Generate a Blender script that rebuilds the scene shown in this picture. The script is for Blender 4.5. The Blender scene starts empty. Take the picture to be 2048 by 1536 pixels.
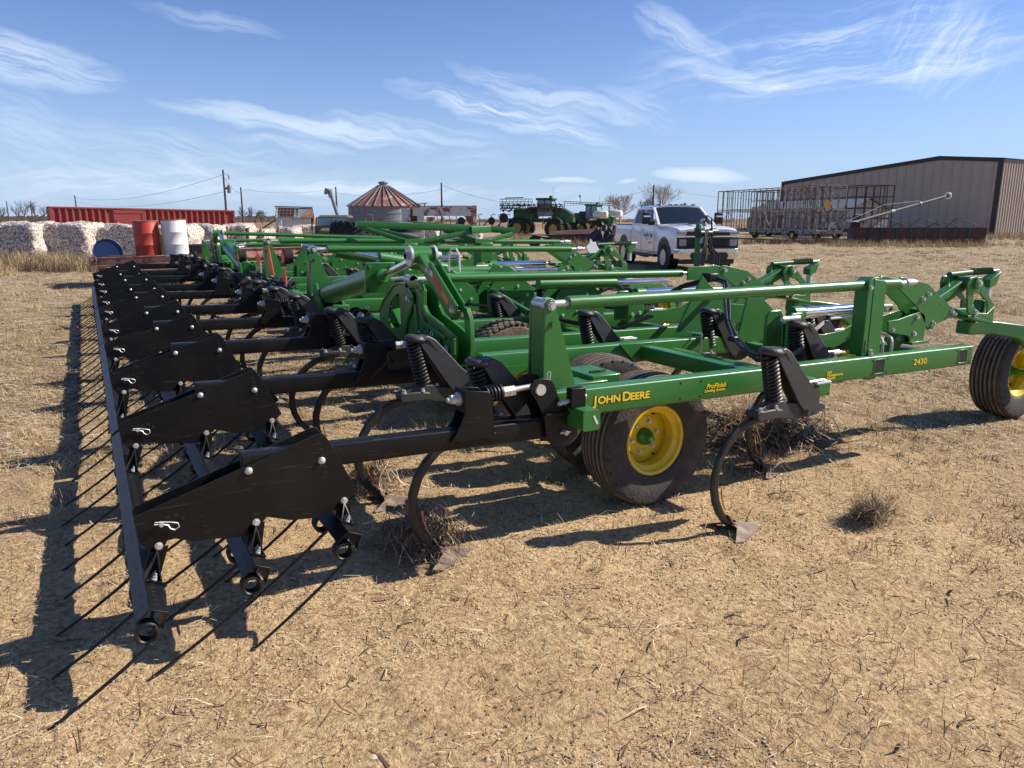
import bpy, math, random
import numpy as np
from mathutils import Vector, Matrix, Quaternion
random.seed(7); np.random.seed(7)
R = math.radians
SC = bpy.context.scene
COL = SC.collection
# ------------------------------------------------------------------ camera, sky, sun, exposure
YAW = R(29.2); PITCH = math.atan(331/1500.0); CAM_H = 1.67
cam = bpy.data.cameras.new('camera'); cam_o = bpy.data.objects.new('camera', cam); COL.objects.link(cam_o)
cam.sensor_width = 36; cam.lens = 1500/2048*36; cam.clip_end = 9000; cam.clip_start = 0.05
cam_o.location = (0, 0, CAM_H); cam_o.rotation_euler = (math.pi/2-PITCH, 0, -YAW)
SC.camera = cam_o
SC.view_settings.view_transform = 'Standard'; SC.view_settings.look = 'None'
SC.view_settings.exposure = 0.60; SC.view_settings.gamma = 1
SUN_DIR = Vector((1, -.30, .80)).normalized()          # towards the sun
SUN_EL = math.asin(SUN_DIR.z); SUN_AZ = math.atan2(SUN_DIR.x, SUN_DIR.y)
sl = bpy.data.lights.new('sun', 'SUN'); sl.energy = 5.0; sl.angle = R(0.5); sl.color = (1, .93, .82)
so = bpy.data.objects.new('sun', sl); COL.objects.link(so)
so.rotation_euler = SUN_DIR.to_track_quat('Z', 'Y').to_euler()
W = bpy.data.worlds.new('World'); SC.world = W; W.use_nodes = True
nt = W.node_tree; nt.nodes.clear(); N = nt.nodes; L = nt.links
def nd(t, **k):
    n = N.new(t)
    for a, b in k.items(): setattr(n, a, b)
    return n
def math_n(op, a, b=None, c=None, clamp=False):
    n = nd('ShaderNodeMath', operation=op, use_clamp=clamp)
    for i, x in enumerate((a, b, c)):
        if x is None: continue
        if isinstance(x, (int, float)): n.inputs[i].default_value = x
        else: L.new(x, n.inputs[i])
    return n.outputs[0]
sky = nd('ShaderNodeTexSky', sky_type='NISHITA', sun_disc=False, sun_elevation=SUN_EL, sun_rotation=SUN_AZ)
sky.air_density = 1.0; sky.dust_density = .3; sky.ozone_density = 1.6; sky.altitude = 600
tc = nd('ShaderNodeTexCoord'); sep = nd('ShaderNodeSeparateXYZ'); L.new(tc.outputs['Generated'], sep.inputs[0])
X_, Y_, Z_ = sep.outputs
az = math_n('ARCTAN2', X_, Y_)                                   # radians from +Y towards +X
el = math_n('ARCSINE', Z_)
def rot_uv(da, de, rot):
    c, s = math.cos(R(rot)), math.sin(R(rot))
    return math_n('ADD', math_n('MULTIPLY', da, c), math_n('MULTIPLY', de, s)), math_n('SUBTRACT', math_n('MULTIPLY', de, c), math_n('MULTIPLY', da, s))
cw = nd('ShaderNodeCombineXYZ'); L.new(math_n('MULTIPLY', az, 10), cw.inputs[0]); L.new(math_n('MULTIPLY', el, 14), cw.inputs[1])
nw = nd('ShaderNodeTexNoise'); nw.inputs['Scale'].default_value = 1.3; nw.inputs['Detail'].default_value = 3; L.new(cw.outputs[0], nw.inputs['Vector'])
WARP = math_n('SUBTRACT', nw.outputs[0], .5)
STREAKS = {}
def streak(rot):
    """wispy noise drawn out along one direction of the sky; shared by the patches that lie that way"""
    k = min((-11, 5, -28, 58), key=lambda q: abs(q-rot))
    if k not in STREAKS:
        u, v = rot_uv(az, el, k); v = math_n('ADD', v, math_n('MULTIPLY', WARP, .035))
        cv = nd('ShaderNodeCombineXYZ'); L.new(math_n('MULTIPLY', u, 9), cv.inputs[0]); L.new(math_n('MULTIPLY', v, 100), cv.inputs[1]); cv.inputs[2].default_value = k*.7+3
        n1 = nd('ShaderNodeTexNoise'); n1.inputs['Scale'].default_value = 1; n1.inputs['Detail'].default_value = 8; n1.inputs['Roughness'].default_value = .68; n1.inputs['Distortion'].default_value = .12
        L.new(cv.outputs[0], n1.inputs['Vector']); STREAKS[k] = n1.outputs[0]
    return STREAKS[k]
def cloud(a0, e0, la, le, rot, st, sc=(9, 60), seed=0.0, thr=.45, soft=.3, gain=1.0, warp=.12):
    """one patch of cirrus: centre azimuth/elevation, half sizes, tilt (deg), streaky noise"""
    da = math_n('SUBTRACT', az, R(a0)); de = math_n('SUBTRACT', el, R(e0))
    u, v = rot_uv(da, de, rot); v = math_n('ADD', v, math_n('MULTIPLY', WARP, warp))
    mu = math_n('POWER', math_n('DIVIDE', u, R(la)), 2); mv = math_n('POWER', math_n('DIVIDE', v, R(le)), 2)
    m = math_n('SUBTRACT', 1.0, math_n('ADD', mu, mv), clamp=True)
    mr = nd('ShaderNodeMapRange'); mr.interpolation_type = 'SMOOTHSTEP'
    L.new(streak(rot), mr.inputs[0]); mr.inputs[1].default_value = thr; mr.inputs[2].default_value = thr+soft
    return math_n('MULTIPLY', math_n('MULTIPLY', math_n('POWER', m, .8), mr.outputs[0]), st*gain)
def bearing(u, v):
    """azimuth and elevation (degrees) of a sky direction given as view-axis tangents x1500"""
    d = Vector(((u-1024)/1500, 1, (768-v)/1500)); d.rotate(Matrix.Rotation(-PITCH, 3, 'X')); d.rotate(Matrix.Rotation(-YAW, 3, 'Z'))
    return math.degrees(math.atan2(d.x, d.y)), math.degrees(math.asin(d.z/d.length))
def patch(u, v, hw, hh, tilt, st, sc=(9, 55), seed=0.0, thr=.36, soft=.3, warp=.04):
    a_, e_ = bearing(u, v); return cloud(a_, e_, hw/26, hh/26, tilt, st, sc, seed, thr, soft, 1.0, warp)
CL = [patch(1640, 110, 380, 90, 3, .55, (10, 45), 1, .42, .34, .06), patch(1890, 95, 80, 110, 60, .6, (12, 60), 9, .40, .3, .04), patch(1370, 72, 110, 26, -26, .6, (10, 70), 2, .30), patch(1450, 152, 130, 22, -16, .55, (10, 70), 12, .30),
      patch(1780, 145, 270, 24, 6, .5, (9, 70), 22, .34), patch(1590, 120, 160, 40, 24, .35, (9, 50), 23, .36),
      patch(600, 252, 260, 20, -8, .8, (8, 60), 3, .30), patch(820, 262, 200, 24, -6, .5, (8, 50), 31, .34), patch(1060, 240, 190, 34, -14, .8, (9, 55), 4, .34), patch(1090, 190, 200, 24, -14, .65, (8, 70), 5, .32), patch(1270, 215, 90, 36, -24, .4, (9, 60), 15, .36), patch(930, 205, 160, 18, -14, .5, (8, 70), 35, .34),
      patch(60, 122, 140, 40, -10, .75, (7, 40), 6, .30), patch(420, 42, 130, 16, -9, .35, (8, 60), 16, .30), patch(230, 320, 300, 60, -14, .32, (5, 30), 7, .34), patch(440, 305, 150, 26, -12, .45, (7, 50), 17, .34), patch(385, 345, 60, 22, -34, .4, (8, 50), 18, .34), patch(580, 290, 130, 16, -8, .5, (8, 60), 27, .32), patch(50, 250, 130, 60, -60, .25, (5, 30), 37, .36),
      patch(1400, 350, 95, 17, -3, 1.0, (12, 60), 8, .20, .25, .02), patch(1135, 361, 58, 6, -2, .8, (12, 80), 28, .15, .25, .01), patch(1255, 362, 20, 5, 4, .6, (12, 80), 29, .15, .2, .01), patch(930, 320, 90, 16, 4, .35, (7, 40), 38, .34),
      patch(740, 375, 190, 16, 0, .65, (6, 50), 10, .28), patch(500, 372, 420, 36, 0, .40, (5, 34), 11, .30, .4), patch(90, 370, 260, 42, -2, .34, (5, 30), 13, .30, .4), patch(1000, 392, 260, 24, 0, .32, (6, 40), 39, .32)]
tot = CL[0]
for c_ in CL[1:]: tot = math_n('ADD', tot, c_)
tot = math_n('MINIMUM', math_n('MULTIPLY', tot, .80), .85)
# low air near the horizon: paler, brighter
hz = math_n('POWER', math_n('SUBTRACT', 1.0, math_n('MULTIPLY', math_n('MAXIMUM', el, 0.0), 3.3), clamp=True), 2.0)
tint = nd('ShaderNodeMix', data_type='RGBA', blend_type='MULTIPLY'); tint.inputs[0].default_value = 1.0
L.new(sky.outputs[0], tint.inputs[6]); tint.inputs[7].default_value = (.72, .86, 1.20, 1)
mixc = nd('ShaderNodeMix', data_type='RGBA'); L.new(tot, mixc.inputs[0])
low = nd('ShaderNodeMix', data_type='RGBA'); L.new(math_n('MULTIPLY', hz, .85), low.inputs[0]); L.new(tint.outputs[2], low.inputs[6]); low.inputs[7].default_value = (4.1, 5.5, 7.8, 1)
L.new(low.outputs[2], mixc.inputs[6]); mixc.inputs[7].default_value = (7.4, 8.4, 9.8, 1)
bg = nd('ShaderNodeBackground'); bg.inputs['Strength'].default_value = .076
L.new(mixc.outputs[2], bg.inputs['Color'])
out = nd('ShaderNodeOutputWorld'); L.new(bg.outputs[0], out.inputs['Surface'])

SC.cycles.max_bounces = 5; SC.cycles.diffuse_bounces = 3; SC.cycles.glossy_bounces = 3
W.cycles.sampling_method = 'NONE'
# ------------------------------------------------------------------ materials
def material(name, col, rough=.6, metal=0.0, var=.12, scale=3.0, bump=0.0, bscale=30.0, col2=None, mix=(.45, .6), coat=0.0, det=6, spec=None, stretch=None):
    m = bpy.data.materials.new(name); m.use_nodes = True
    t = m.node_tree; b = t.nodes['Principled BSDF']
    b.inputs['Roughness'].default_value = rough; b.inputs['Metallic'].default_value = metal
    if coat: b.inputs['Coat Weight'].default_value = coat; b.inputs['Coat Roughness'].default_value = .08
    if spec is not None: b.inputs['Specular IOR Level'].default_value = spec
    tcn = t.nodes.new('ShaderNodeTexCoord'); vec = tcn.outputs['Object']
    if stretch:
        mp = t.nodes.new('ShaderNodeMapping'); mp.inputs['Scale'].default_value = stretch
        t.links.new(vec, mp.inputs[0]); vec = mp.outputs[0]
    n = t.nodes.new('ShaderNodeTexNoise'); n.inputs['Scale'].default_value = scale; n.inputs['Detail'].default_value = det
    n.inputs['Roughness'].default_value = .62
    t.links.new(vec, n.inputs['Vector'])
    mr = t.nodes.new('ShaderNodeMapRange'); t.links.new(n.outputs[0], mr.inputs[0])
    if col2 is None:
        mr.inputs[1].default_value = .3; mr.inputs[2].default_value = .7
        c1 = [max(0, x*(1-var)) for x in col]; c2 = [min(1, x*(1+var)) for x in col]
    else:
        mr.inputs[1].default_value = mix[0]; mr.inputs[2].default_value = mix[1]; c1, c2 = col, col2
    mx = t.nodes.new('ShaderNodeMix'); mx.data_type = 'RGBA'
    t.links.new(mr.outputs[0], mx.inputs[0]); mx.inputs[6].default_value = (*c1, 1); mx.inputs[7].default_value = (*c2, 1)
    t.links.new(mx.outputs[2], b.inputs['Base Color'])
    if bump:
        nb = t.nodes.new('ShaderNodeTexNoise'); nb.inputs['Scale'].default_value = bscale; nb.inputs['Detail'].default_value = 5
        t.links.new(vec, nb.inputs['Vector'])
        bn = t.nodes.new('ShaderNodeBump'); bn.inputs['Strength'].default_value = bump; bn.inputs['Distance'].default_value = .02
        t.links.new(nb.outputs[0], bn.inputs['Height']); t.links.new(bn.outputs[0], b.inputs['Normal'])
    return m
def scratch(m, amount=.35, tint=(.45, .5, .4)):
    """fine handling scratches and dust on a painted part"""
    t = m.node_tree; b = t.nodes['Principled BSDF']; lk = b.inputs['Base Color'].links[0].from_socket
    tcn = t.nodes.new('ShaderNodeTexCoord'); prev = None
    for k, rot in enumerate((.35, -.8, 1.25)):
        mp = t.nodes.new('ShaderNodeMapping'); mp.inputs['Rotation'].default_value = (rot, rot, rot*1.3); mp.inputs['Scale'].default_value = (2.2, 2.2, 60)
        t.links.new(tcn.outputs['Object'], mp.inputs[0])
        n = t.nodes.new('ShaderNodeTexNoise'); n.inputs['Scale'].default_value = 3; n.inputs['Detail'].default_value = 2; n.inputs['Distortion'].default_value = .6
        t.links.new(mp.outputs[0], n.inputs['Vector'])
        mr = t.nodes.new('ShaderNodeMapRange'); mr.inputs[1].default_value = .70; mr.inputs[2].default_value = .76
        t.links.new(n.outputs[0], mr.inputs[0])
        if prev is None: prev = mr.outputs[0]
        else:
            a = t.nodes.new('ShaderNodeMath'); a.operation = 'MAXIMUM'; t.links.new(prev, a.inputs[0]); t.links.new(mr.outputs[0], a.inputs[1]); prev = a.outputs[0]
    s = t.nodes.new('ShaderNodeMath'); s.operation = 'MULTIPLY'; t.links.new(prev, s.inputs[0]); s.inputs[1].default_value = amount
    mx = t.nodes.new('ShaderNodeMix'); mx.data_type = 'RGBA'; t.links.new(s.outputs[0], mx.inputs[0]); t.links.new(lk, mx.inputs[6]); mx.inputs[7].default_value = (*tint, 1)
    t.links.new(mx.outputs[2], b.inputs['Base Color'])
    return m
M = {}
M['green'] = scratch(material('green_paint', (.027, .155, .026), .36, var=.16, scale=3.2, coat=.18, bump=.04, bscale=90, col2=(.050, .150, .036), mix=(.48, .80), det=9), .22, (.25, .42, .2))
M['green_dull'] = material('worn_green_paint', (.020, .09, .028), .5, var=.3, scale=3, bump=.05)
M['black'] = scratch(material('black_paint', (.0045, .0046, .0052), .42, var=.3, scale=2.5, bump=.04, bscale=60, col2=(.016, .0145, .012), mix=(.45, .78), spec=.30, det=9), .42, (.13, .12, .10))
M['cast'] = scratch(material('dark_grey_casting', (.042, .042, .044), .5, var=.25, scale=6, bump=.12, bscale=120), .3, (.15, .14, .12))
M['spring'] = material('black_spring', (.006, .006, .007), .5, var=.2)
M['steel'] = material('zinc_steel', (.58, .58, .56), .38, metal=.45, var=.25, scale=25, bump=.05)
M['chrome'] = material('chrome_rod', (.80, .80, .82), .08, metal=1, var=.04)
M['dark'] = material('dark_hole', (.004, .004, .004), .8, var=.1)
M['yellow'] = material('yellow_paint', (.78, .55, .02), .38, var=.12, scale=5, coat=.2, col2=(.60, .38, .03), mix=(.5, .75))
M['decal'] = material('yellow_decal', (.80, .58, .03), .4, var=.05)
M['tyre'] = material('dusty_tyre', (.034, .032, .030), .78, var=.3, scale=8, bump=.25, bscale=60, col2=(.09, .068, .046), mix=(.42, .75))
M['tread'] = material('dusty_tread', (.07, .052, .038), .85, var=.3, scale=7, bump=.35, bscale=50, col2=(.24, .175, .12), mix=(.32, .66))
M['shank'] = material('worn_shank_steel', (.016, .015, .015), .42, var=.3, scale=9, col2=(.10, .065, .035), mix=(.58, .72), bump=.1)
M['sweep'] = material('rusty_sweep_steel', (.13, .088, .062), .62, metal=.15, var=.2, scale=14, col2=(.24, .17, .12), bump=.15)
M['orange'] = material('orange_edge', (.75, .26, .02), .5, var=.15)
M['reflect'] = material('red_orange_reflector', (.80, .09, .03), .4, var=.06)
M['hose'] = material('rubber_hose', (.010, .010, .011), .42, var=.2)
M['sticker'] = material('white_sticker', (.72, .72, .70), .5, var=.04)
M['sticker_red'] = material('red_sticker', (.55, .05, .03), .5, var=.3, scale=60)
M['sticker_orange'] = material('orange_sticker', (.70, .25, .04), .5, var=.3, scale=60)
# ------------------------------------------------------------------ mesh helpers
class MB:
    def __init__(s): s.v = []; s.f = []
    def add(s, vs, fs):
        o = len(s.v); s.v += [tuple(v) for v in vs]; s.f += [tuple(i+o for i in f) for f in fs]; return s
    def join(s, m): return s.add(m.v, m.f)
    def xf(s, mat): s.v = [tuple(mat @ Vector(v)) for v in s.v]; return s
    def box(s, c, d, rz=0, rx=0, ry=0):
        m = Matrix.Rotation(rz, 3, 'Z') @ Matrix.Rotation(ry, 3, 'Y') @ Matrix.Rotation(rx, 3, 'X')
        vs = [Vector(c)+m @ Vector((x*d[0]/2, y*d[1]/2, z*d[2]/2)) for x in (-1, 1) for y in (-1, 1) for z in (-1, 1)]
        return s.add(vs, [(0, 1, 3, 2), (4, 6, 7, 5), (0, 4, 5, 1), (2, 3, 7, 6), (0, 2, 6, 4), (1, 5, 7, 3)])
    def loft(s, rings, cap=True, close=True):
        n = len(rings[0]); vs = [v for r in rings for v in r]; fs = []
        for i in range(len(rings)-1):
            for j in range(n if close else n-1):
                a = i*n+j; b = i*n+(j+1) % n; fs.append((a, b, b+n, a+n))
        if cap and close: fs.append(tuple(reversed(range(n)))); fs.append(tuple((len(rings)-1)*n+k for k in range(n)))
        return s.add(vs, fs)
    def beam(s, p0, p1, w, h, r=.008, up=(0, 0, 1), cap=True):
        p0 = Vector(p0); p1 = Vector(p1); d = (p1-p0).normalized(); u = Vector(up)
        side = d.cross(u).normalized(); u = side.cross(d).normalized()
        prof = []
        for cx, cy, a0 in ((w/2-r, h/2-r, 0), (-w/2+r, h/2-r, 90), (-w/2+r, -h/2+r, 180), (w/2-r, -h/2+r, 270)):
            for k in range(4):
                a = R(a0+30*k); prof.append((cx+r*math.cos(a), cy+r*math.sin(a)))
        return s.loft([[p+side*x+u*y for x, y in prof] for p in (p0, p1)], cap)
    def cyl(s, p0, p1, r, n=16, r1=None, cap=True):
        p0 = Vector(p0); p1 = Vector(p1); d = (p1-p0).normalized()
        a = d.orthogonal().normalized(); b = d.cross(a)
        r1 = r if r1 is None else r1
        return s.loft([[p+(a*math.cos(2*math.pi*k/n)+b*math.sin(2*math.pi*k/n))*q for k in range(n)] for p, q in ((p0, r), (p1, r1))], cap)
    def tube(s, pts, r, n=8, cap=True):
        pts = [Vector(p) for p in pts]; rs = r if isinstance(r, (list, tuple)) else [r]*len(pts)
        rings = []; a = None
        for i, p in enumerate(pts):
            d = (pts[min(i+1, len(pts)-1)]-pts[max(i-1, 0)]).normalized()
            if a is None: a = d.orthogonal().normalized()
            else: a = (a-d*a.dot(d)).normalized()
            b = d.cross(a); rings.append([p+(a*math.cos(2*math.pi*k/n)+b*math.sin(2*math.pi*k/n))*rs[i] for k in range(n)])
        return s.loft(rings, cap)
    def coil(s, p0, p1, Rr, r, turns, n=7, seg=14, r_end=None):
        p0 = Vector(p0); p1 = Vector(p1); d = (p1-p0).normalized(); a = d.orthogonal().normalized(); b = d.cross(a); pts = []
        tot_ = int(turns*seg)
        for i in range(tot_+1):
            t = i/tot_; an = 2*math.pi*turns*t
            pts.append(p0.lerp(p1, t)+(a*math.cos(an)+b*math.sin(an))*Rr)
        return s.tube(pts, r, n)
    def plate(s, pts, axis, a, t):
        """polygon in the plane across `axis`, from a to a+t"""
        def mk(p, q):
            return (p[0], q, p[1]) if axis == 'Y' else ((q, p[0], p[1]) if axis == 'X' else (p[0], p[1], q))
        return s.loft([[mk(p, a) for p in pts], [mk(p, a+t) for p in pts]])
    def lathe(s, prof, o, axis, n=32, close=False, cap=None):
        o = Vector(o); d = Vector(axis).normalized(); a = d.orthogonal().normalized(); b = d.cross(a)
        rings = [[o+d*h+(a*math.cos(2*math.pi*k/n)+b*math.sin(2*math.pi*k/n))*r for k in range(n)] for r, h in prof]
        if close: rings.append(rings[0])
        return s.loft(rings, (not close) if cap is None else cap)
    def hexbolt(s, p, d, r=.012, h=.01):
        p = Vector(p); d = Vector(d).normalized(); s.cyl(p, p+d*h*.3, r*1.35, 12); return s.cyl(p+d*h*.3, p+d*h, r, 6)
WL = {}
def link(o, parent):
    COL.objects.link(o)
    if parent is not None: o.parent = parent
SPLIT = {'gusset_plate', 'cylinder_lug', 'washer', 'caster_arm_plate', 'link_plate', 'marker_post', 'upright_bracket', 'lift_bracket', 'lug_pin', 'hose_strap', 'u_bolts', 'wheels', 'running_gear', 'far_walls', 'casting_slot', 'roof_lamp', 'hitch_pin_x', 'tail_lamp', 'headlights', 'wiper', 'clevis_plate', 'cylinder_mount', 'drive_parts', 'warning_sticker', 'tube_saddle'}
def islands(mb):
    par = list(range(len(mb.v)))
    def fd(i):
        while par[i] != i: par[i] = par[par[i]]; i = par[i]
        return i
    for f in mb.f:
        a = fd(f[0])
        for q in f[1:]: par[fd(q)] = a
    out_ = {}
    for f in mb.f: out_.setdefault(fd(f[0]), []).append(f)
    res = []
    for fs in out_.values():
        ids = sorted({i for f in fs for i in f}); mp = {i: k for k, i in enumerate(ids)}; m = MB(); m.v = [mb.v[i] for i in ids]; m.f = [tuple(mp[i] for i in f) for f in fs]; res.append(m)
    return res
def obj(name, mb, mat, parent=None, world=False, smooth=40, bevel=0, label=None):
    if name in SPLIT:
        ms = islands(mb)
        if len(ms) > 1:
            nm = {'wheels': 'wheel', 'headlights': 'headlight', 'u_bolts': 'u_bolt', 'far_walls': 'far_wall', 'running_gear': 'wheel'}.get(name, name); SPLIT.discard(nm)
            os_ = [obj(nm, m, mat, parent, world, smooth, bevel, label) for m in ms]
            if nm == name: SPLIT.add(nm)
            return os_[0]
    me = bpy.data.meshes.new(name); me.from_pydata(mb.v, [], mb.f)
    if mat is not None: me.materials.append(M[mat] if isinstance(mat, str) else mat)
    if smooth: me.shade_smooth(); me.set_sharp_from_angle(angle=R(smooth))
    o = bpy.data.objects.new(name, me); link(o, parent)
    if parent is not None and world: o.location = -WL[parent.name]; WL[o.name] = Vector((0, 0, 0))
    else: WL[o.name] = WL[parent.name].copy() if parent is not None else Vector((0, 0, 0))
    if bevel:
        b = o.modifiers.new('bevel', 'BEVEL'); b.width = bevel; b.segments = 2; b.limit_method = 'ANGLE'; b.angle_limit = R(40)
    if label: o['label'] = label
    return o
def thing(name, label, cat, loc=(0, 0, 0), rz=0, group=None):
    o = bpy.data.objects.new(name, None); COL.objects.link(o); o.location = loc; o.rotation_euler = (0, 0, rz)
    o.empty_display_size = .2; WL[o.name] = Vector(loc); tag(o, label, cat, group); return o
def tag(o, label, cat, group=None):
    o['label'] = label; o['category'] = cat
    if group: o['group'] = group
    return o
def kindly(o, kind): o['kind'] = kind; return o
def copy_tree(o, parent=None, loc=None, rot=None):
    c = o.copy(); link(c, parent); WL[c.name] = WL.get(o.name, Vector((0, 0, 0))).copy()
    if loc is not None: c.location = loc
    if rot is not None: c.rotation_euler = rot
    for ch in list(o.children): copy_tree(ch, c)
    return c
def sub_empty(name, parent, loc, rz=0):
    """a part whose own pieces hang below it: here an Empty at its mounting point (loc in world)"""
    o = bpy.data.objects.new(name, None); link(o, parent); o.location = Vector(loc)-WL[parent.name]; o.empty_display_size = .1
    o.rotation_euler = (0, 0, rz); WL[o.name] = Vector(loc); return o
def place(u, d, z=0.0):
    """world point on bearing u (tangent right of the view axis x1536) at d metres ahead"""
    lat = (u-1024)/1536*d
    return Vector((lat*math.cos(YAW)+d*math.sin(YAW), -lat*math.sin(YAW)+d*math.cos(YAW), z))
def heading(lat, fwd):
    """world angle (about Z) of a direction given sideways / ahead of the view axis"""
    v = Vector((lat*math.cos(YAW)+fwd*math.sin(YAW), -lat*math.sin(YAW)+fwd*math.cos(YAW)))
    return math.atan2(v.y, v.x)
def text_mesh(txt, size, bold=.0, shear=0.0, spacing=1.0, extrude=.0008):
    cu = bpy.data.curves.new('lettering', 'FONT'); cu.body = txt; cu.size = size; cu.offset = bold; cu.shear = shear
    cu.space_character = spacing; cu.extrude = extrude
    t = bpy.data.objects.new('lettering', cu); COL.objects.link(t)
    bpy.context.view_layer.update()
    me = bpy.data.meshes.new_from_object(t.evaluated_get(bpy.context.evaluated_depsgraph_get()))
    mb = MB(); mb.add([v.co[:] for v in me.vertices], [p.vertices[:] for p in me.polygons])
    bpy.data.objects.remove(t); bpy.data.curves.remove(cu); bpy.data.meshes.remove(me)
    return mb
# ------------------------------------------------------------------ the chisel plow (one machine, many parts)
PL = thing('chisel_plow', 'long green chisel plow with black spring shanks, trailing harrow and yellow wheels', 'chisel plow', (3.5, 9.5, 0))
def gz(x, z): return z-.0165*(x-2.1)                    # the frame leans slightly nose down
SLOPE = -.0165
def P(name, mb, mat, parent=None, **k): return obj(name, mb, mat, parent or PL, world=True, **k)
def rail(y, x0, x1, w=.10, h=.14, zc=.758, name='frame_rail'):
    return P(name, MB().beam((x0, y, gz(x0, zc)), (x1, y, gz(x1, zc)), w, h, .012), 'green')
near = rail(3.10, 1.95, 5.53)
# holes and square sockets in the near rail
hb = MB(); yf = 3.0495
for x, z in ((2.911, .785), (2.909, .699), (2.762, .788), (2.763, .701), (4.398, .762), (4.555, .762), (4.555, .673), (4.396, .674), (5.334, .749), (5.495, .75), (5.333, .662), (5.495, .658)):
    hb.cyl((x, yf+.01, z), (x, yf-.0006, z), .0075, 14)
P('bolt_holes', hb, 'dark', near)
for x0, x1, z0, z1 in ((4.421, 4.524, .671, .766), (5.361, 5.461, .655, .751)):
    so_ = P('square_socket', MB().box(((x0+x1)/2, yf+.008, (z0+z1)/2), (x1-x0-.012, .018, z1-z0-.012)), 'dark', near)
    fr = MB()
    for dx in (-1, 1): fr.box(((x0+x1)/2+dx*(x1-x0)/2, yf, (z0+z1)/2), (.009, .006, z1-z0+.004))
    for dz in (-1, 1): fr.box(((x0+x1)/2, yf, (z0+z1)/2+dz*(z1-z0)/2), (x1-x0-.010, .006, .009))
    P('socket_rim', fr, 'green', near, bevel=.002)
def letters(name, txt, size, x, z, y, mat='decal', bold=0, shear=0, ang=None, sx=1, parent=None, spacing=1.0):
    mb = text_mesh(txt, size, bold, shear, spacing); a = math.atan(SLOPE) if ang is None else ang
    c, s = math.cos(a), math.sin(a)
    mb.v = [(x+(vx*sx)*c-vy*s, y-vz, z+(vx*sx)*s+vy*c) for vx, vy, vz in mb.v]
    return P(name, mb, mat, parent or near, smooth=0)
yd = 3.0480
def brand(dx, dz, y, mat, bold):
    for t, sz, x in (('J', .068, 2.183), ('OHN', .054, 2.207), ('D', .068, 2.362), ('EERE', .054, 2.415)):
        letters('maker_lettering' if mat == 'decal' else 'lettering_outline', t, sz, x+dx, gz(x, .742)+dz-(0.004 if t == 'J' else 0), y, mat, bold=bold, sx=1.16)
brand(0, 0, yd, 'decal', .0018); brand(.0002, 0, yd+.0008, 'dark', .0042)
letters('model_number', '2430', .057, 4.838, .694, yd, sx=1.30, bold=.001)
P('lettering_ground', MB().plate([(2.946, .732), (3.115, .729), (3.122, .750), (2.952, .754)], 'Y', yd+.0012, .0006), 'dark', near)
letters('feature_lettering', 'ProFinish', .038, 2.950, .737, yd, bold=.0008, shear=.25, sx=1.06)
letters('feature_lettering', 'Leveling System', .0225, 2.938, .7175, yd, bold=.0004, shear=.25, sx=1.08)
for k, t in enumerate(('Soil', 'Management', 'System')): letters('feature_lettering', t, .0235, 3.958, .722-.0195*k, yd, bold=.0004, shear=.2, sx=1.25)
# other rails (run fore and aft) -------------------------------------------------
for y, x0, x1 in ((4.22, 2.12, 4.9), (4.80, 2.30, 4.9), (5.80, 2.2, 5.4), (6.55, 2.2, 5.4), (7.9, 2.2, 5.4), (9.0, 2.2, 5.6), (10.1, 2.2, 5.6), (11.4, 2.2, 5.4), (12.8, 2.2, 5.4), (14.0, 2.2, 5.4), (15.1, 2.2, 5.4), (16.0, 1.95, 5.5)):
    rail(y, x0, x1)
# channel reinforcement with weld bead and gussets on the second rail
P('rail_gusset', MB().plate([(2.10, .74), (2.46, .735), (2.40, .69), (2.10, .66)], 'Y', 4.155, .012), 'green')
P('rail_gusset', MB().plate([(3.18, .81), (3.50, .805), (3.40, .70), (3.36, .668), (3.32, .67)], 'Y', 4.150, .016), 'green', bevel=.003)
# cross tubes (run the width of the machine) ---------------------------------------
def cross(xc, y0, y1, z=.712, w=.10, h=.10):
    return P('cross_tube', MB().beam((xc, y0, gz(xc, z)), (xc, y1, gz(xc, z)), w, h, .012), 'green')
stub = cross(2.05, 2.875, 4.22)
P('paper_tag', MB().plate([(2.057, .735), (2.066, .738), (2.088, .696), (2.078, .690)], 'Y', 2.8735, .0012), 'sticker', stub)
for a, b in ((4.3, 5.12), (5.2, 7.3), (7.35, 11.9), (11.95, 14.4), (14.5, 16.15)): cross(2.05, a, b)
cross(3.70, 2.868, 4.20, .722, .094, .086)
P('tube_end_cap', MB().box((3.70, 2.862, gz(3.70, .722)), (.102, .012, .094)), 'green', bevel=.004)
hb = MB()
for dx in (-1, 1):
    for dz in (-1, 1): hb.cyl((3.70+dx*.037, 2.857, .696+dz*.034), (3.70+dx*.037, 2.8545, .696+dz*.034), .006, 10)
P('bolt_holes', hb, 'dark')
P('diagonal_tube', MB().beam((3.42, 4.20, gz(3.4, .755)), (3.46, 3.14, gz(3.4, .745)), .10, .10, .010), 'green')
for a, b in ((4.3, 7.0), (7.2, 11.9), (12.1, 16.1)): cross(3.62, a, b)
for a, b in ((3.10, 4.9), (5.0, 7.6), (7.7, 11.4), (11.5, 14), (14.1, 16)): cross(4.47, a, b)
for a, b in ((3.15, 5.0), (5.2, 8.4), (8.6, 12.8), (13.0, 16.0)): cross(5.41, a, b)
P('sloping_brace', MB().beam((3.39, 6.56, 1.0), (3.42, 5.8, .84), .045, .05), 'green')
P('sloping_brace', MB().beam((3.44, 12.5, 1.02), (2.72, 14.2, .80), .07, .07), 'green')
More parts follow.
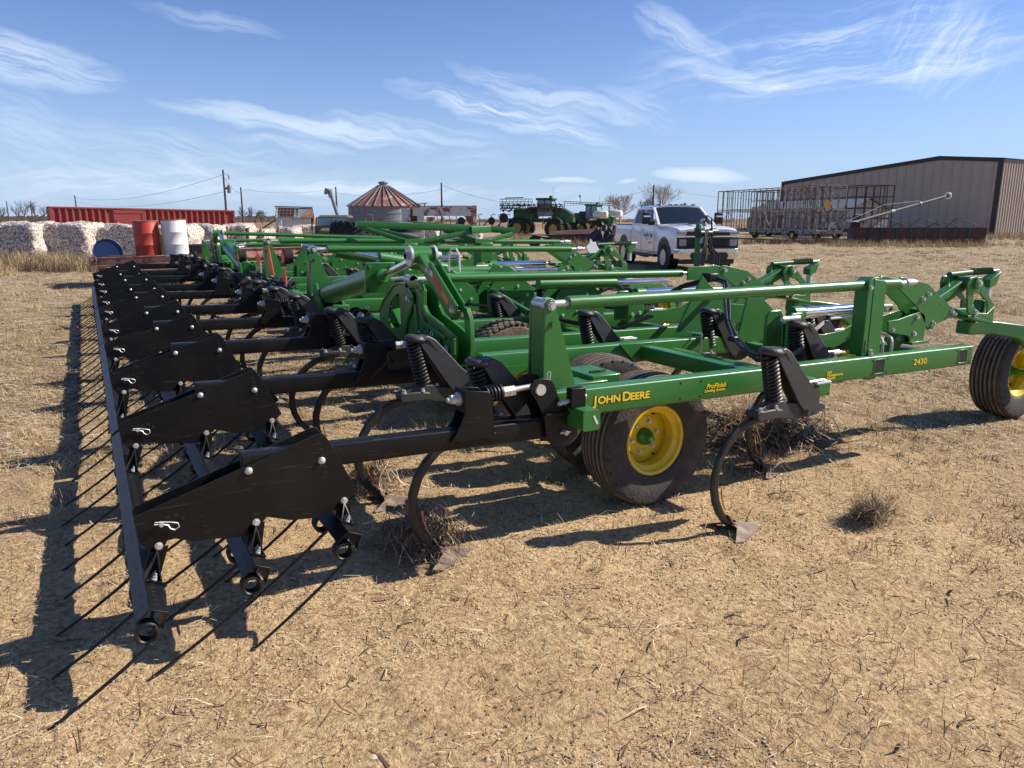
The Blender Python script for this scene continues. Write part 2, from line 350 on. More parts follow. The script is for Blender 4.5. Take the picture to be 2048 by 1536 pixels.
# stepped clamp blocks on the rear tube of the centre section
for k in range(20):
    y = 7.55+k*.205
    b_ = MB().box((1.99, y, .775), (.13, .17, .20)); P('clamp_block', b_, 'green_dull' if k % 4 == 3 else 'green', bevel=.012)
gp_ = P('end_plate', MB().plate([(1.90, .70), (2.16, .70), (2.16, .93), (1.92, .93)], 'Y', 7.33, .02), 'green')
hb = MB()
for dx in (.04, .16):
    for dz in (.04, .10, .17): hb.cyl((1.93+dx, 7.329, .70+dz), (1.93+dx, 7.327, .70+dz), .013, 10)
P('bolt_holes', hb, 'dark', gp_)
# ------------------------------------------------------------------ spring-loaded shanks
SZ = .712
def make_shank():
    s = sub_empty('shank', PL, (0, 0, SZ))
    tw = MB()
    side = [(-.373, .285), (-.318, .255), (-.147, .068), (-.062, .02), (-.058, -.10), (-.170, -.098), (-.234, -.028), (-.400, .215), (-.43, .262)]
    for y in (-.042, .030): tw.plate(side, 'Y', y, .012)
    # the web joining the two sides, front (upper) side of the channel
    top = [(-.373, .292), (-.318, .262), (-.147, .075), (-.068, .018)]
    tw.loft([[(x, y, z) for (x, z) in top]+[(x-.006, y, z-.010) for (x, z) in reversed(top)] for y in (-.042, .042)])
    obj('tower', tw, 'cast', s, bevel=.004)
    # cap: dished eye with a hole, blending into the tower
    cp = MB().lathe([(.022, .0), (.030, .004), (.052, .000), (.066, -.014), (.066, -.028), (.050, -.040), (.022, -.042)], (-.428, 0, .290), (.10, 0, 1), 24, close=True)
    cp.loft([[(-.40+dx, y, z) for (y, z) in ((-.048*w, .286+h), (.048*w, .286+h), (.048*w, .256+h2), (-.048*w, .256+h2))] for dx, w, h, h2 in ((0, 1.12, 0, 0), (.035, 1.0, .003, .0), (.075, .9, -.018, -.05), (.105, .88, -.048, -.09))])
    obj('spring_cap', cp, 'cast', s, bevel=.010)
    obj('cap_hole', MB().cyl((-.426, 0, .262), (-.427, 0, .288), .021, 18), 'dark', s)
    sp = MB().coil((-.445, 0, .250), (-.385, 0, -.010), .040, .0088, 12.5)
    obj('coil_spring', sp, 'spring', s)
    obj('spring_rod', MB().cyl((-.44, 0, .27), (-.385, 0, -.05), .013, 10), 'spring', s)
    arm = MB()
    prof = [(-.54, -.040), (-.50, -.030), (-.435, -.008), (-.33, -.008), (-.31, -.026), (-.18, -.040), (-.02, -.060), (.012, -.078), (.010, -.098), (-.06, -.128), (-.20, -.130), (-.34, -.112), (-.36, -.098), (-.53, -.090)]
    arm.plate(prof, 'Y', -.026, .052)
    arm.plate([(-.55, -.045), (-.44, -.040), (-.36, -.050), (-.36, -.095), (-.54, -.095)], 'Y', -.048, .096)
    obj('pivot_arm', arm, 'cast', s, bevel=.006)
    bt = MB()
    for y in (-.036, .036): bt.hexbolt((-.520, y, -.045), (0, 0, 1), .011, .022); bt.hexbolt((-.405, y, -.043), (0, 0, 1), .011, .020)
    bt.hexbolt((-.30, 0, -.022), (0, 0, 1), .012, .012)
    obj('clamp_bolts', bt, 'steel', s)
    obj('pivot_bolt', MB().hexbolt((-.155, -.044, -.095), (0, -1, 0), .018, .012), 'cast', s)
    ub = MB()
    for y in (-.062,): ub.tube([(-.10, y+.02, .060), (-.03, y+.02, .060), (.012, y+.02, .060), (.028, y+.03, .054), (.032, y+.045, .052), (.028, y+.06, .054), (.012, y+.068, .060), (-.10, y+.068, .060)], .0085, 8)
    obj('u_bolt', ub, 'steel', s)
    # curved shank, rectangular bar
    cl = [(-.44, -.088), (-.52, -.096), (-.59, -.112), (-.66, -.150), (-.72, -.205), (-.765, -.275), (-.792, -.355), (-.797, -.430), (-.783, -.505), (-.752, -.575), (-.705, -.635), (-.660, -.668)]
    rings = []
    for i, (x, z) in enumerate(cl):
        x0, z0 = cl[max(i-1, 0)]; x1, z1 = cl[min(i+1, len(cl)-1)]; l = math.hypot(x1-x0, z1-z0); nx, nz = (z1-z0)/l, -(x1-x0)/l
        w = .023 if i < len(cl)-2 else .020; hw = .0155
        pr = [(-w, -hw*.5), (-w, hw*.5), (-w*.55, hw), (w*.55, hw), (w, hw*.5), (w, -hw*.5), (w*.55, -hw), (-w*.55, -hw)]
        rings.append([(x+nx*a, b, z+nz*a) for a, b in pr])
    obj('curved_bar', MB().loft(rings), 'shank', s, smooth=30)
    obj('orange_strip', MB().loft([[(x+.021, y, z) for y in (-.0145, -.004)]+[(x+.025, y, z) for y in (-.004, -.0145)] for x, z in ((-.774, -.44), (-.768, -.49), (-.750, -.545), (-.735, -.568))]), 'orange', s)
    sw = MB()                                                        # winged sweep
    t = .008
    for sg in (1, -1):
        pts = [(-.66, 0, -.650), (-.42, 0, -.712), (-.46, sg*.030, -.713), (-.70, sg*.140, -.706), (-.755, sg*.135, -.698), (-.66, sg*.05, -.672)]
        if sg < 0: pts = pts[::-1]
        sw.loft([pts, [(x, y, z-t) for x, y, z in pts]])
    sw.loft([[(-.70, -.022, -.60), (-.70, .022, -.60), (-.690, .022, -.605), (-.690, -.022, -.605)], [(-.665, -.026, -.655), (-.665, .026, -.655), (-.652, .026, -.66), (-.652, -.026, -.66)], [(-.58, -.022, -.684), (-.58, .022, -.684), (-.58, .022, -.694), (-.58, -.022, -.694)]])
    obj('sweep', sw, 'sweep', s, smooth=25)
    obj('sweep_bolt', MB().cyl((-.640, 0, -.662), (-.632, 0, -.648), .010, 8), 'shank', s)
    return s
sh0 = make_shank(); shank_spots = []
for y in (3.24, 4.05, 5.0, 5.74, 6.98, 7.84, 8.75, 10.1, 11.2, 12.3, 13.4, 14.4, 15.3, 16.0): shank_spots.append((2.05, y))
for y in (2.775, 4.56, 5.97, 7.4, 8.8, 10.3, 11.8, 13.3, 14.8, 15.9): shank_spots.append((3.60-(.03 if y < 3 else 0), y))
for y in (3.37, 4.20, 6.62, 8.0, 9.5, 11.0, 12.5, 14.0, 15.3): shank_spots.append((4.47, y))
for y in (5.9, 7.2, 8.9, 10.6, 12.3, 14.2): shank_spots.append((5.05, y))
shank_spots.append((5.41, 4.05)); shank_spots.append((7.25, 9.25))
for i, (x, y) in enumerate(shank_spots):
    rot = (0, R(random.uniform(-1.2, 1.2)), R(random.uniform(-1.5, 1.5)))
    loc = Vector((x, y, SZ))-WL[PL.name]
    if i == 0: sh0.location = loc
    else: copy_tree(sh0, PL, loc, rot)
# ------------------------------------------------------------------ gauge wheels
def tyre_mesh(Rr, w, rim, ribs=5, lugs=0, n=56):
    """tyre lying about the Y axis, centre at the origin"""
    h = w/2; pr = [(rim, -h*.62), (rim+.02, -h*.80), ((rim+Rr)*.5, -h), (Rr*.93, -h*.95), (Rr*.965, -h*.86)]
    y0, y1 = -h*.80, h*.80; st = (y1-y0)/ribs
    for k in range(ribs):
        a = y0+st*k; crown = lambda y: Rr-(abs(y)/h)**2*.018
        if k: pr += [(crown(a)-.010, a-.0045), (crown(a)-.010, a+.0045)]
        pr += [(crown(a), a+.008), (crown(a+st), a+st-.008)]
    pr += [(Rr*.965, h*.86), (Rr*.93, h*.95), ((rim+Rr)*.5, h), (rim+.02, h*.80), (rim, h*.62)]
    m = MB().lathe(pr, (0, 0, 0), (0, 1, 0), n, cap=False)
    return m
def tread_blocks(Rr, w, n=46):
    m = MB()
    for k in range(n):
        a = 2*math.pi*k/n
        for j, y in enumerate((-.40, -.20, 0, .20, .40)):
            aa = a+(math.pi/n if j % 2 else 0); c = (Rr*1.004*math.cos(aa), y*w, Rr*1.004*math.sin(aa))
            m.box(c, (.016, w*.165, 2*math.pi*Rr/n*.66), ry=-aa, rx=0)
    return m
def make_wheel(name, parent, Rr, w, rim, lug=False, flip=1):
    wl_ = sub_empty(name, parent, (0, 0, 0))
    t = obj('tyre', tyre_mesh(Rr, w, rim, 4 if lug else 6), 'tread' if lug else 'tyre', wl_, smooth=28)
    # two-tone: dusty tread is a separate band slightly proud of the carcass
    if lug: obj('tread_blocks', tread_blocks(Rr, w), 'tread', wl_, bevel=.003)
    else:
        band = MB(); st = w*.8/6
        for k in range(6):
            y = -w*.4+st*k
            cr = lambda yy: Rr-(abs(yy)/(w/2))**2*.018
            band.lathe([(cr(y+.009)+.0012, y+.010), (cr(y+st-.009)+.0012, y+st-.010), (cr(y+st-.009)-.004, y+st-.011), (cr(y+.009)-.004, y+.011)], (0, 0, 0), (0, 1, 0), 56, close=True)
        obj('tread_ribs', band, 'tread', wl_, smooth=28)
        # moulded sidewall ticks
        tk = MB()
        for k in range(28):
            a = 2*math.pi*k/28; r0, r1 = Rr*.905, Rr*.955
            for s_ in (-1,):
                for r_ in ((r0+r1)/2,): tk.box((r_*math.cos(a), s_*w*.485, r_*math.sin(a)), (r1-r0, .004, .004), ry=-a)
        obj('sidewall_marks', tk, 'dark', wl_)
    f = flip; rp = [(rim+.006, -w*.33*f), (rim+.010, -w*.35*f), (rim+.004, -w*.365*f), (rim-.010, -w*.34*f), (rim-.016, -w*.27*f), (rim-.040, -w*.20*f), (rim-.044, -w*.02*f), (rim-.028, .02*w*f), (rim-.030, .12*w*f),
                    (rim*.62, .10*w*f), (rim*.60, .07*w*f), (rim*.42, .06*w*f), (rim*.40, .075*w*f), (rim*.20, .075*w*f), (rim*.20, .12*w*f), (rim-.01, .30*w*f), (rim+.006, .34*w*f)]
    obj('rim', MB().lathe(rp, (0, 0, 0), (0, 1, 0), 48, cap=False), 'yellow', wl_, smooth=28)
    yb = .07*w*f
    obj('hub', MB().lathe([(.0, yb-.085*f), (.020, yb-.084*f), (.026, yb-.072*f), (.030, yb-.045*f), (.046, yb-.035*f), (.052, yb-.02*f), (.052, yb+.02*f)], (0, 0, 0), (0, 1, 0), 24), 'green', wl_)
    nb = MB()
    for k in range(6):
        a = 2*math.pi*k/6+.5; nb.hexbolt((.094*math.cos(a), yb, .094*math.sin(a)), (0, -f, 0), .0115, .020)
    obj('wheel_nuts', nb, 'steel', wl_)
    ho = MB()
    for k in range(3):
        a = 2*math.pi*k/3+1.4; ho.cyl((rim*.72*math.cos(a), .095*w*f, rim*.72*math.sin(a)), (rim*.72*math.cos(a), .10*w*f-.020*f, rim*.72*math.sin(a)), .006, 10)
    obj('rim_holes', ho, 'dark', wl_)
    return wl_
def put(w, x, y, z, rz=0, rx=0, spin=0):
    w.location = Vector((x, y, z))-WL[PL.name]; w.rotation_euler = (rx, spin, rz)
gw = make_wheel('gauge_wheel', PL, .398, .27, .203); put(gw, 2.80, 3.375, .396, spin=.3)
for i, (x, y) in enumerate(((2.91, 3.99), (3.3, 12.45), (3.3, 13.1), (3.1, 14.9), (3.1, 15.55), (3.35, 7.9), (3.35, 8.5), (3.35, 10.6), (3.35, 11.2))):
    c = copy_tree(gw, PL); put(c, x, y, .396, spin=.7*i)
lw = make_wheel('lugged_wheel', PL, .410, .30, .203, lug=True); put(lw, 3.05, 5.52, .405)
c = copy_tree(lw, PL); put(c, 3.05, 6.15, .405, spin=.3)
# axle arms and walking beam between the near pair
P('wheel_arm', MB().beam((2.25, 3.66, .70), (2.80, 3.66, .42), .10, .10), 'green')
P('axle', MB().cyl((2.82, 3.40, .398), (2.82, 3.92, .398), .032, 12), 'green')
wb = MB().box((2.52, 3.55, .775), (.20, .30, .045)).box((2.36, 3.45, .76), (.30, .16, .03)).box((2.52, 3.70, .70), (.14, .10, .14))
P('wheel_arm_bracket', wb, 'green', bevel=.006)
P('bracket_slot', MB().tube([(2.47, 3.50, .800), (2.52, 3.485, .803), (2.58, 3.50, .800)], .010, 6), 'dark')
for y in (5.83, 12.8, 15.2, 8.2, 10.9): P('wheel_arm', MB().beam((2.3, y, .72), (3.1, y, .42), .12, .12), 'green'); P('axle', MB().cyl((3.07, y-.3, .40), (3.07, y+.3, .40), .035, 12), 'green')
# ------------------------------------------------------------------ masts with levelling rods
def mast(y, x=1.95, top=1.27, base=.84, big=False, name='mast'):
    w = 1.0 if not big else 1.35
    pts = [(x-.045*w, base), (x+.150*w, base), (x+.022, top-.01), (x+.012, top+.008), (x-.008, top+.014), (x-.028, top+.002), (x-.034, top-.03)]
    m = MB().plate(pts, 'Y', y-.055, .012).plate(pts, 'Y', y+.085, .012)
    m.box((x+.0, y+.02, base+.20), (.07*w, .12, .40))
    o = P(name, m, 'green', bevel=.002)
    P('pin', MB().hexbolt((x, y-.055, top-.018), (0, -1, 0), .016, .018), 'steel', o)
    P('bolt', MB().hexbolt((x+.004, y-.055, top-.105), (0, -1, 0), .011, .016), 'green', o)
    return o
def rod(y, x0, x1, z0, z1, r=.032, m=None, x_pin=1.95):
    o = P('levelling_rod', MB().cyl((x0, y, z0), (x1, y, z1), r, 20).cyl((x0-.10, y, z0), (x0+.01, y, z0), r*1.08, 20), 'green')
    P('rod_end', MB().cyl((x_pin+.01, y, z0), (x0, y, z0), r*.55, 12).cyl((x_pin, y-.040, z0), (x_pin, y-.005, z0), .036, 18).cyl((x_pin, y-.04, z0), (x_pin, y+.085, z0), .030, 18), 'steel', o)
    P('rod_tip', MB().cyl((x1, y, z1), (x1+.20, y, z1), r*.5, 12).cyl((x1+.09, y, z1), (x1+.16, y, z1), r*.8, 12), 'steel', o)
    return o
mast(3.15); rod(3.15, 2.18, 4.72, 1.256, 1.246)
mast(4.92, 1.97, 1.25); rod(4.92, 2.2, 4.40, 1.256, 1.214)
P('clevis_plate', MB().plate([(4.42, 1.16), (4.42, 1.27), (4.70, 1.275), (4.74, 1.25), (4.74, 1.18), (4.6, 1.16)], 'Y', 4.86, .014), 'green', bevel=.003)
mast(7.53, 1.95, 1.385, .86, True); rod(7.53, 2.2, 5.00, 1.372, 1.318, .034)
P('clevis_plate', MB().plate([(4.98, 1.27), (4.98, 1.37), (5.25, 1.375), (5.3, 1.33), (5.2, 1.27)], 'Y', 7.88, .014), 'green', bevel=.003)
mast(9.64, 1.95, 1.405, .9, True); rod(9.64, 2.2, 6.2, 1.40, 1.33, .034)
mast(11.9, 1.95, 1.29, .86); rod(11.9, 2.2, 5.2, 1.285, 1.25)
mast(15.4, 1.95, 1.27, .84); rod(13.9, 2.2, 5.2, 1.42, 1.30); rod(15.4, 2.2, 5.2, 1.256, 1.246)
pp = P('channel_post', MB().plate([(4.353, .79), (4.353, 1.276), (4.40, 1.299), (4.40, .79)], 'Y', 3.10, .10).plate([(4.405, .79), (4.405, 1.290), (4.53, 1.270), (4.53, .79)], 'Y', 3.098, .012).box((4.45, 3.15, 1.292), (.10, .09, .012), ry=.05), 'green', bevel=.003)
P('bolt', MB().hexbolt((4.375, 3.10, 1.235), (0, -1, 0), .011, .014).hexbolt((4.42, 3.085, .80), (0, 0, 1), .012, .03), 'steel', pp)
P('post_slot', MB().plate([(4.368, .81), (4.378, .81), (4.378, .89), (4.368, .89)], 'Y', 3.098, .002), 'dark', pp)
# ------------------------------------------------------------------ front caster stations
def ngon_beam(m, a, b, w, h, y): m.beam((a[0], y, a[1]), (b[0], y, b[1]), w, h)
AP = [(4.862, 1.248), (4.885, 1.273), (4.933, 1.271), (5.215, 1.213), (5.308, 1.151), (5.53, 1.028), (5.585, .968), (5.395, .924), (5.271, .879), (5.207, .948), (5.118, 1.051), (5.052, 1.091), (4.881, 1.194)]
FP = [(5.640, 1.2), (5.662, 1.242), (5.747, 1.252), (5.824, 1.205), (6.039, 1.014), (6.044, .899), (5.726, .962), (5.685, .996)]
FH = [(5.729, 1.139), (5.822, 1.116), (5.94, 1.046), (5.949, .961), (5.822, .975), (5.751, 1.043)]
LM = [(4.8, .974), (4.912, .979), (5.014, .997), (5.157, 1.019), (5.212, .991), (5.236, .915), (5.229, .796), (5.078, .802), (5.049, .853), (4.822, .894)]
def frame_poly(outer, inner, y, t, m):
    """plate with an opening: build it as strips between matched outer and inner corners"""
    n = len(inner)
    for k in range(n):
        i0, i1 = inner[k], inner[(k+1) % n]
        def near_(p): return min(range(len(outer)), key=lambda q: (outer[q][0]-p[0])**2+(outer[q][1]-p[1])**2)
        a, b = near_(i0), near_(i1)
        seg = [outer[a]]; q = a
        while q != b and len(seg) < len(outer): q = (q+1) % len(outer); seg.append(outer[q])
        m.plate(seg+[i1, i0], 'Y', y, t)
    return m
def caster(dx, dy, dz=0.0, wheel=True, rz=0.0, detail=True):
    T = lambda pts: [(x+dx, z+dz) for x, z in pts]
    y = 3.24+dy
    a = MB().plate(T(AP), 'Y', y, .012).plate(T(AP), 'Y', y+.15, .012)
    ao = P('caster_arm_plate', a, 'green', bevel=.002)
    b = MB()
    for x, z, r in ((4.921, 1.231, .016), (5.219, 1.143, .012), (5.155, 1.113, .012), (5.525, 1.0, .011), (5.56, .98, .011), (5.312, .929, .010), (5.306, .895, .010)):
        b.hexbolt((x+dx, y, z+dz), (0, -1, 0), r, .022)
    P('bolts', b, 'steel', ao)
    h = MB()
    for x, z in ((5.054, 1.21), (5.29, 1.138), (5.20, 1.06), (5.38, 1.06)): h.cyl((x+dx, y+.001, z+dz), (x+dx, y-.0008, z+dz), .0055, 10)
    P('bolt_holes', h, 'dark', ao)
    m = MB(); ngon_beam(m, (4.98+dx, .80+dz), (5.30+dx, 1.02+dz), .09, .09, y+.08); ngon_beam(m, (5.22+dx, .985+dz), (5.78+dx, 1.20+dz), .08, .085, y+.08)
    ngon_beam(m, (5.40+dx, .985+dz), (5.86+dx, .965+dz), .08, .07, y+.08)
    P('lift_arm', m, 'green', bevel=.003)
    f = MB()
    for yy in (y-.03, y+.17): frame_poly(T(FP), T(FH), yy, .014, f)
    f.plate(T([(5.70, .965), (6.044, .899), (6.05, .875), (5.70, .94)]), 'Y', y-.03, .21)
    f.cyl((5.752+dx, y-.05, 1.201+dz), (5.752+dx, y+.20, 1.201+dz), .045, 18).cyl((5.99+dx, y+.07, .885+dz), (6.02+dx, y+.07, 1.05+dz), .045, 18)
    fo = P('steering_casting', f, 'green', bevel=.004)
    P('bolts', MB().hexbolt((5.753+dx, y-.05, 1.201+dz), (0, -1, 0), .018, .018).hexbolt((5.788+dx, y-.03, .977+dz), (0, -1, 0), .018, .018), 'steel', fo)
    if detail:
        s = MB().coil((5.93+dx, y+.12, 1.268+dz), (6.20+dx, y+.12, 1.270+dz), .022, .006, 16, n=6, seg=10).cyl((5.65+dx, y+.12, 1.257+dz), (5.95+dx, y+.12, 1.266+dz), .022, 12)
        P('damper_spring', s, 'green_dull')
        P('damper_rod', MB().cyl((6.20+dx, y+.12, 1.268+dz), (6.30+dx, y+.12, 1.270+dz), .010, 10).box((6.185+dx, y+.12, 1.10+dz), (.035, .05, .12)), 'steel')
        P('damper_bracket', MB().plate(T([(6.13, 1.20), (6.27, 1.262), (6.23, 1.16), (6.14, 1.14)]), 'Y', y+.08, .08), 'green', bevel=.004)
        P('damper_hook', MB().tube([(5.655+dx, y+.12, 1.257+dz), (5.63+dx, y+.12, 1.24+dz), (5.635+dx, y+.12, 1.18+dz), (5.67+dx, y+.12, 1.155+dz)], .014), 'green')
    l = MB().plate(T(LM), 'Y', y, .014).plate(T(LM), 'Y', y+.15, .014).box((5.15+dx, y+.08, .80+dz), (.20, .22, .02)).box((5.22+dx, y+.10, .89+dz), (.03, .16, .20))
    lo = P('lift_bracket', l, 'green', bevel=.002)
    P('bolts', MB().hexbolt((5.12+dx, y, .985+dz), (0, -1, 0), .014, .016).hexbolt((5.105+dx, y, .865+dz), (0, -1, 0), .014, .016).hexbolt((4.86+dx, y, .91+dz), (0, -1, 0), .010, .012), 'steel', lo)
    u = MB()
    for k in (0, .10): u.tube([(4.69+k+dx, y-.05, .75), (4.69+k+dx, y-.05, .84), (4.705+k+dx, y-.03, .862), (4.74+k+dx, y+.03, .868), (4.80+k+dx, y+.12, .866)], .010, 8)
    P('u_bolts', u, 'steel', lo)
    P('levelling_bridge', MB().plate(T([(3.98, .99), (4.16, .99), (4.20, .90), (4.40, .885), (4.60, .90), (4.80, .98), (4.92, .98), (4.90, .90), (4.55, .79), (4.00, .79)]), 'Y', y+.20, .014), 'green', bevel=.002)
    # hydraulic cylinder
    co = P('lift_cylinder', MB().cyl((4.22+dx, y+.28, 1.035+dz), (4.95+dx, y+.28, 1.03+dz), .040, 20), 'chrome')
    P('cylinder_end', MB().cyl((5.02+dx, y+.28, 1.03+dz), (5.20+dx, y+.28, 1.02+dz), .034, 18).cyl((4.15+dx, y+.28, 1.035+dz), (4.24+dx, y+.28, 1.035+dz), .050, 18), 'green', co)
    P('cylinder_rod', MB().cyl((4.95+dx, y+.28, 1.03+dz), (5.03+dx, y+.28, 1.03+dz), .016, 12).cyl((4.5+dx, y+.24, .985+dz), (4.95+dx, y+.24, .985+dz), .010, 8).cyl((5.10+dx, y+.22, 1.02+dz), (5.10+dx, y+.30, 1.02+dz), .02, 12), 'steel', co)
    P('cylinder_lug', MB().plate(T([(3.98, .80), (3.98, 1.02), (4.02, 1.06), (4.12, 1.06), (4.16, 1.0), (4.16, .80)]), 'Y', y+.16, .022).plate(T([(3.98, .80), (3.98, 1.02), (4.02, 1.06), (4.12, 1.06), (4.16, 1.0), (4.16, .80)]), 'Y', y+.34, .022), 'green', bevel=.01)
    P('lug_pin', MB().cyl((3.90+dx, y+.14, 1.03+dz), (4.06+dx, y+.14, 1.03+dz), .018, 14).hexbolt((4.03+dx, y+.16, .87+dz), (0, -1, 0), .014, .014).hexbolt((4.11+dx, y+.16, .88+dz), (0, -1, 0), .014, .014), 'steel', co)
    if wheel:
        cw = copy_tree(gw, PL); cx, cy = 6.80+dx, 3.42+dy
        cw.location = Vector((cx, cy, .396))-WL[PL.name]; cw.rotation_euler = (0, .4, rz)
        yy = cy-.20; c, s_ = math.cos(rz), math.sin(rz)
        def q(x, y_, z): return (cx+(x-cx)*c-(y_-cy)*s_, cy+(x-cx)*s_+(y_-cy)*c, z)
        g = MB()
        path = [(5.98, cy-.02, .83), (6.28, cy-.05, .815), (6.52, cy-.14, .775), (6.70, yy, .66), (6.80, yy, .46), (6.80, yy, .36)]
        rr = [(.11, .105), (.11, .105), (.09, .12), (.05, .13), (.05, .12), (.05, .10)]
        rings = []
        for i, (x, y_, z) in enumerate(path):
            p0 = path[max(i-1, 0)]; p1 = path[min(i+1, len(path)-1)]; d = (Vector(p1)-Vector(p0)); a_ = math.atan2(d.z, d.x); w_, h_ = rr[i]
            nx, nz = -math.sin(a_), math.cos(a_)
            rings.append([q(x+dx*0+nx*h_/2*k2, y_+w_/2*k1, z+nz*h_/2*k2) if False else (q(x+dx+nx*h_/2*k2, y_+w_/2*k1, z+nz*h_/2*k2)) for k1, k2 in ((-1, 1), (1, 1), (1, -1), (-1, -1))])
        g.loft(rings)
        fk = P('caster_fork', g, 'green', bevel=.010)
        P('spindle', MB().cyl(q(cx, yy-.03, .396), q(cx, cy, .396), .032, 14), 'green', fk)
caster(0, 0)
caster(.02, 1.72, -.01)
caster(.15, 4.75, .08, rz=.25)
caster(.15, 7.3, .05, detail=False)
caster(.0, 10.0, .0, detail=False); caster(0, 12.3, 0, detail=False)
P('bright_latch', MB().plate([(5.55, 1.32), (5.60, 1.36), (5.62, 1.42), (5.66, 1.37), (5.70, 1.38), (5.72, 1.33), (5.76, 1.28), (5.70, 1.24), (5.60, 1.24)], 'Y', 8.0, .02), 'sticker')
# tall box braces seen between the sections
for y, x in ((5.45, 3.75), (6.35, 2.95), (6.45, 3.62), (11.9, 3.1), (12.4, 3.8)):
    P('upright_bracket', MB().plate([(x-.28, .78), (x-.28, .98), (x-.14, 1.17), (x-.10, 1.22), (x-.04, 1.22), (x+.20, 1.02), (x+.24, .95), (x+.24, .78)], 'Y', y, .016).plate([(x-.28, .78), (x-.28, .98), (x-.14, 1.17), (x-.10, 1.22), (x-.04, 1.22), (x+.20, 1.02), (x+.24, .95), (x+.24, .78)], 'Y', y+.22, .016).box((x, y+.12, 1.0), (.05, .22, .25)), 'green', bevel=.002)
    b = MB()
    for ax_, az_ in ((-.2, .85), (-.05, .87), (.1, .85), (-.12, 1.0), (.05, 1.02), (.16, .93)): b.hexbolt((x+ax_, y, az_), (0, -1, 0), .012, .012)
    P('bolts', b, 'steel')
P('gusset_plate', MB().plate([(3.80, .76), (3.85, .93), (3.98, .93), (4.02, .76)], 'Y', 5.55, .012).plate([(4.05, .78), (4.30, 1.22), (4.36, 1.16), (4.62, .98), (5.05, .93), (5.05, .84), (4.3, .78)], 'Y', 4.55, .018).plate([(4.10, .78), (4.18, 1.10), (4.30, 1.12), (4.60, .90), (4.95, .86), (4.95, .78)], 'Y', 3.95, .016), 'green', bevel=.002)
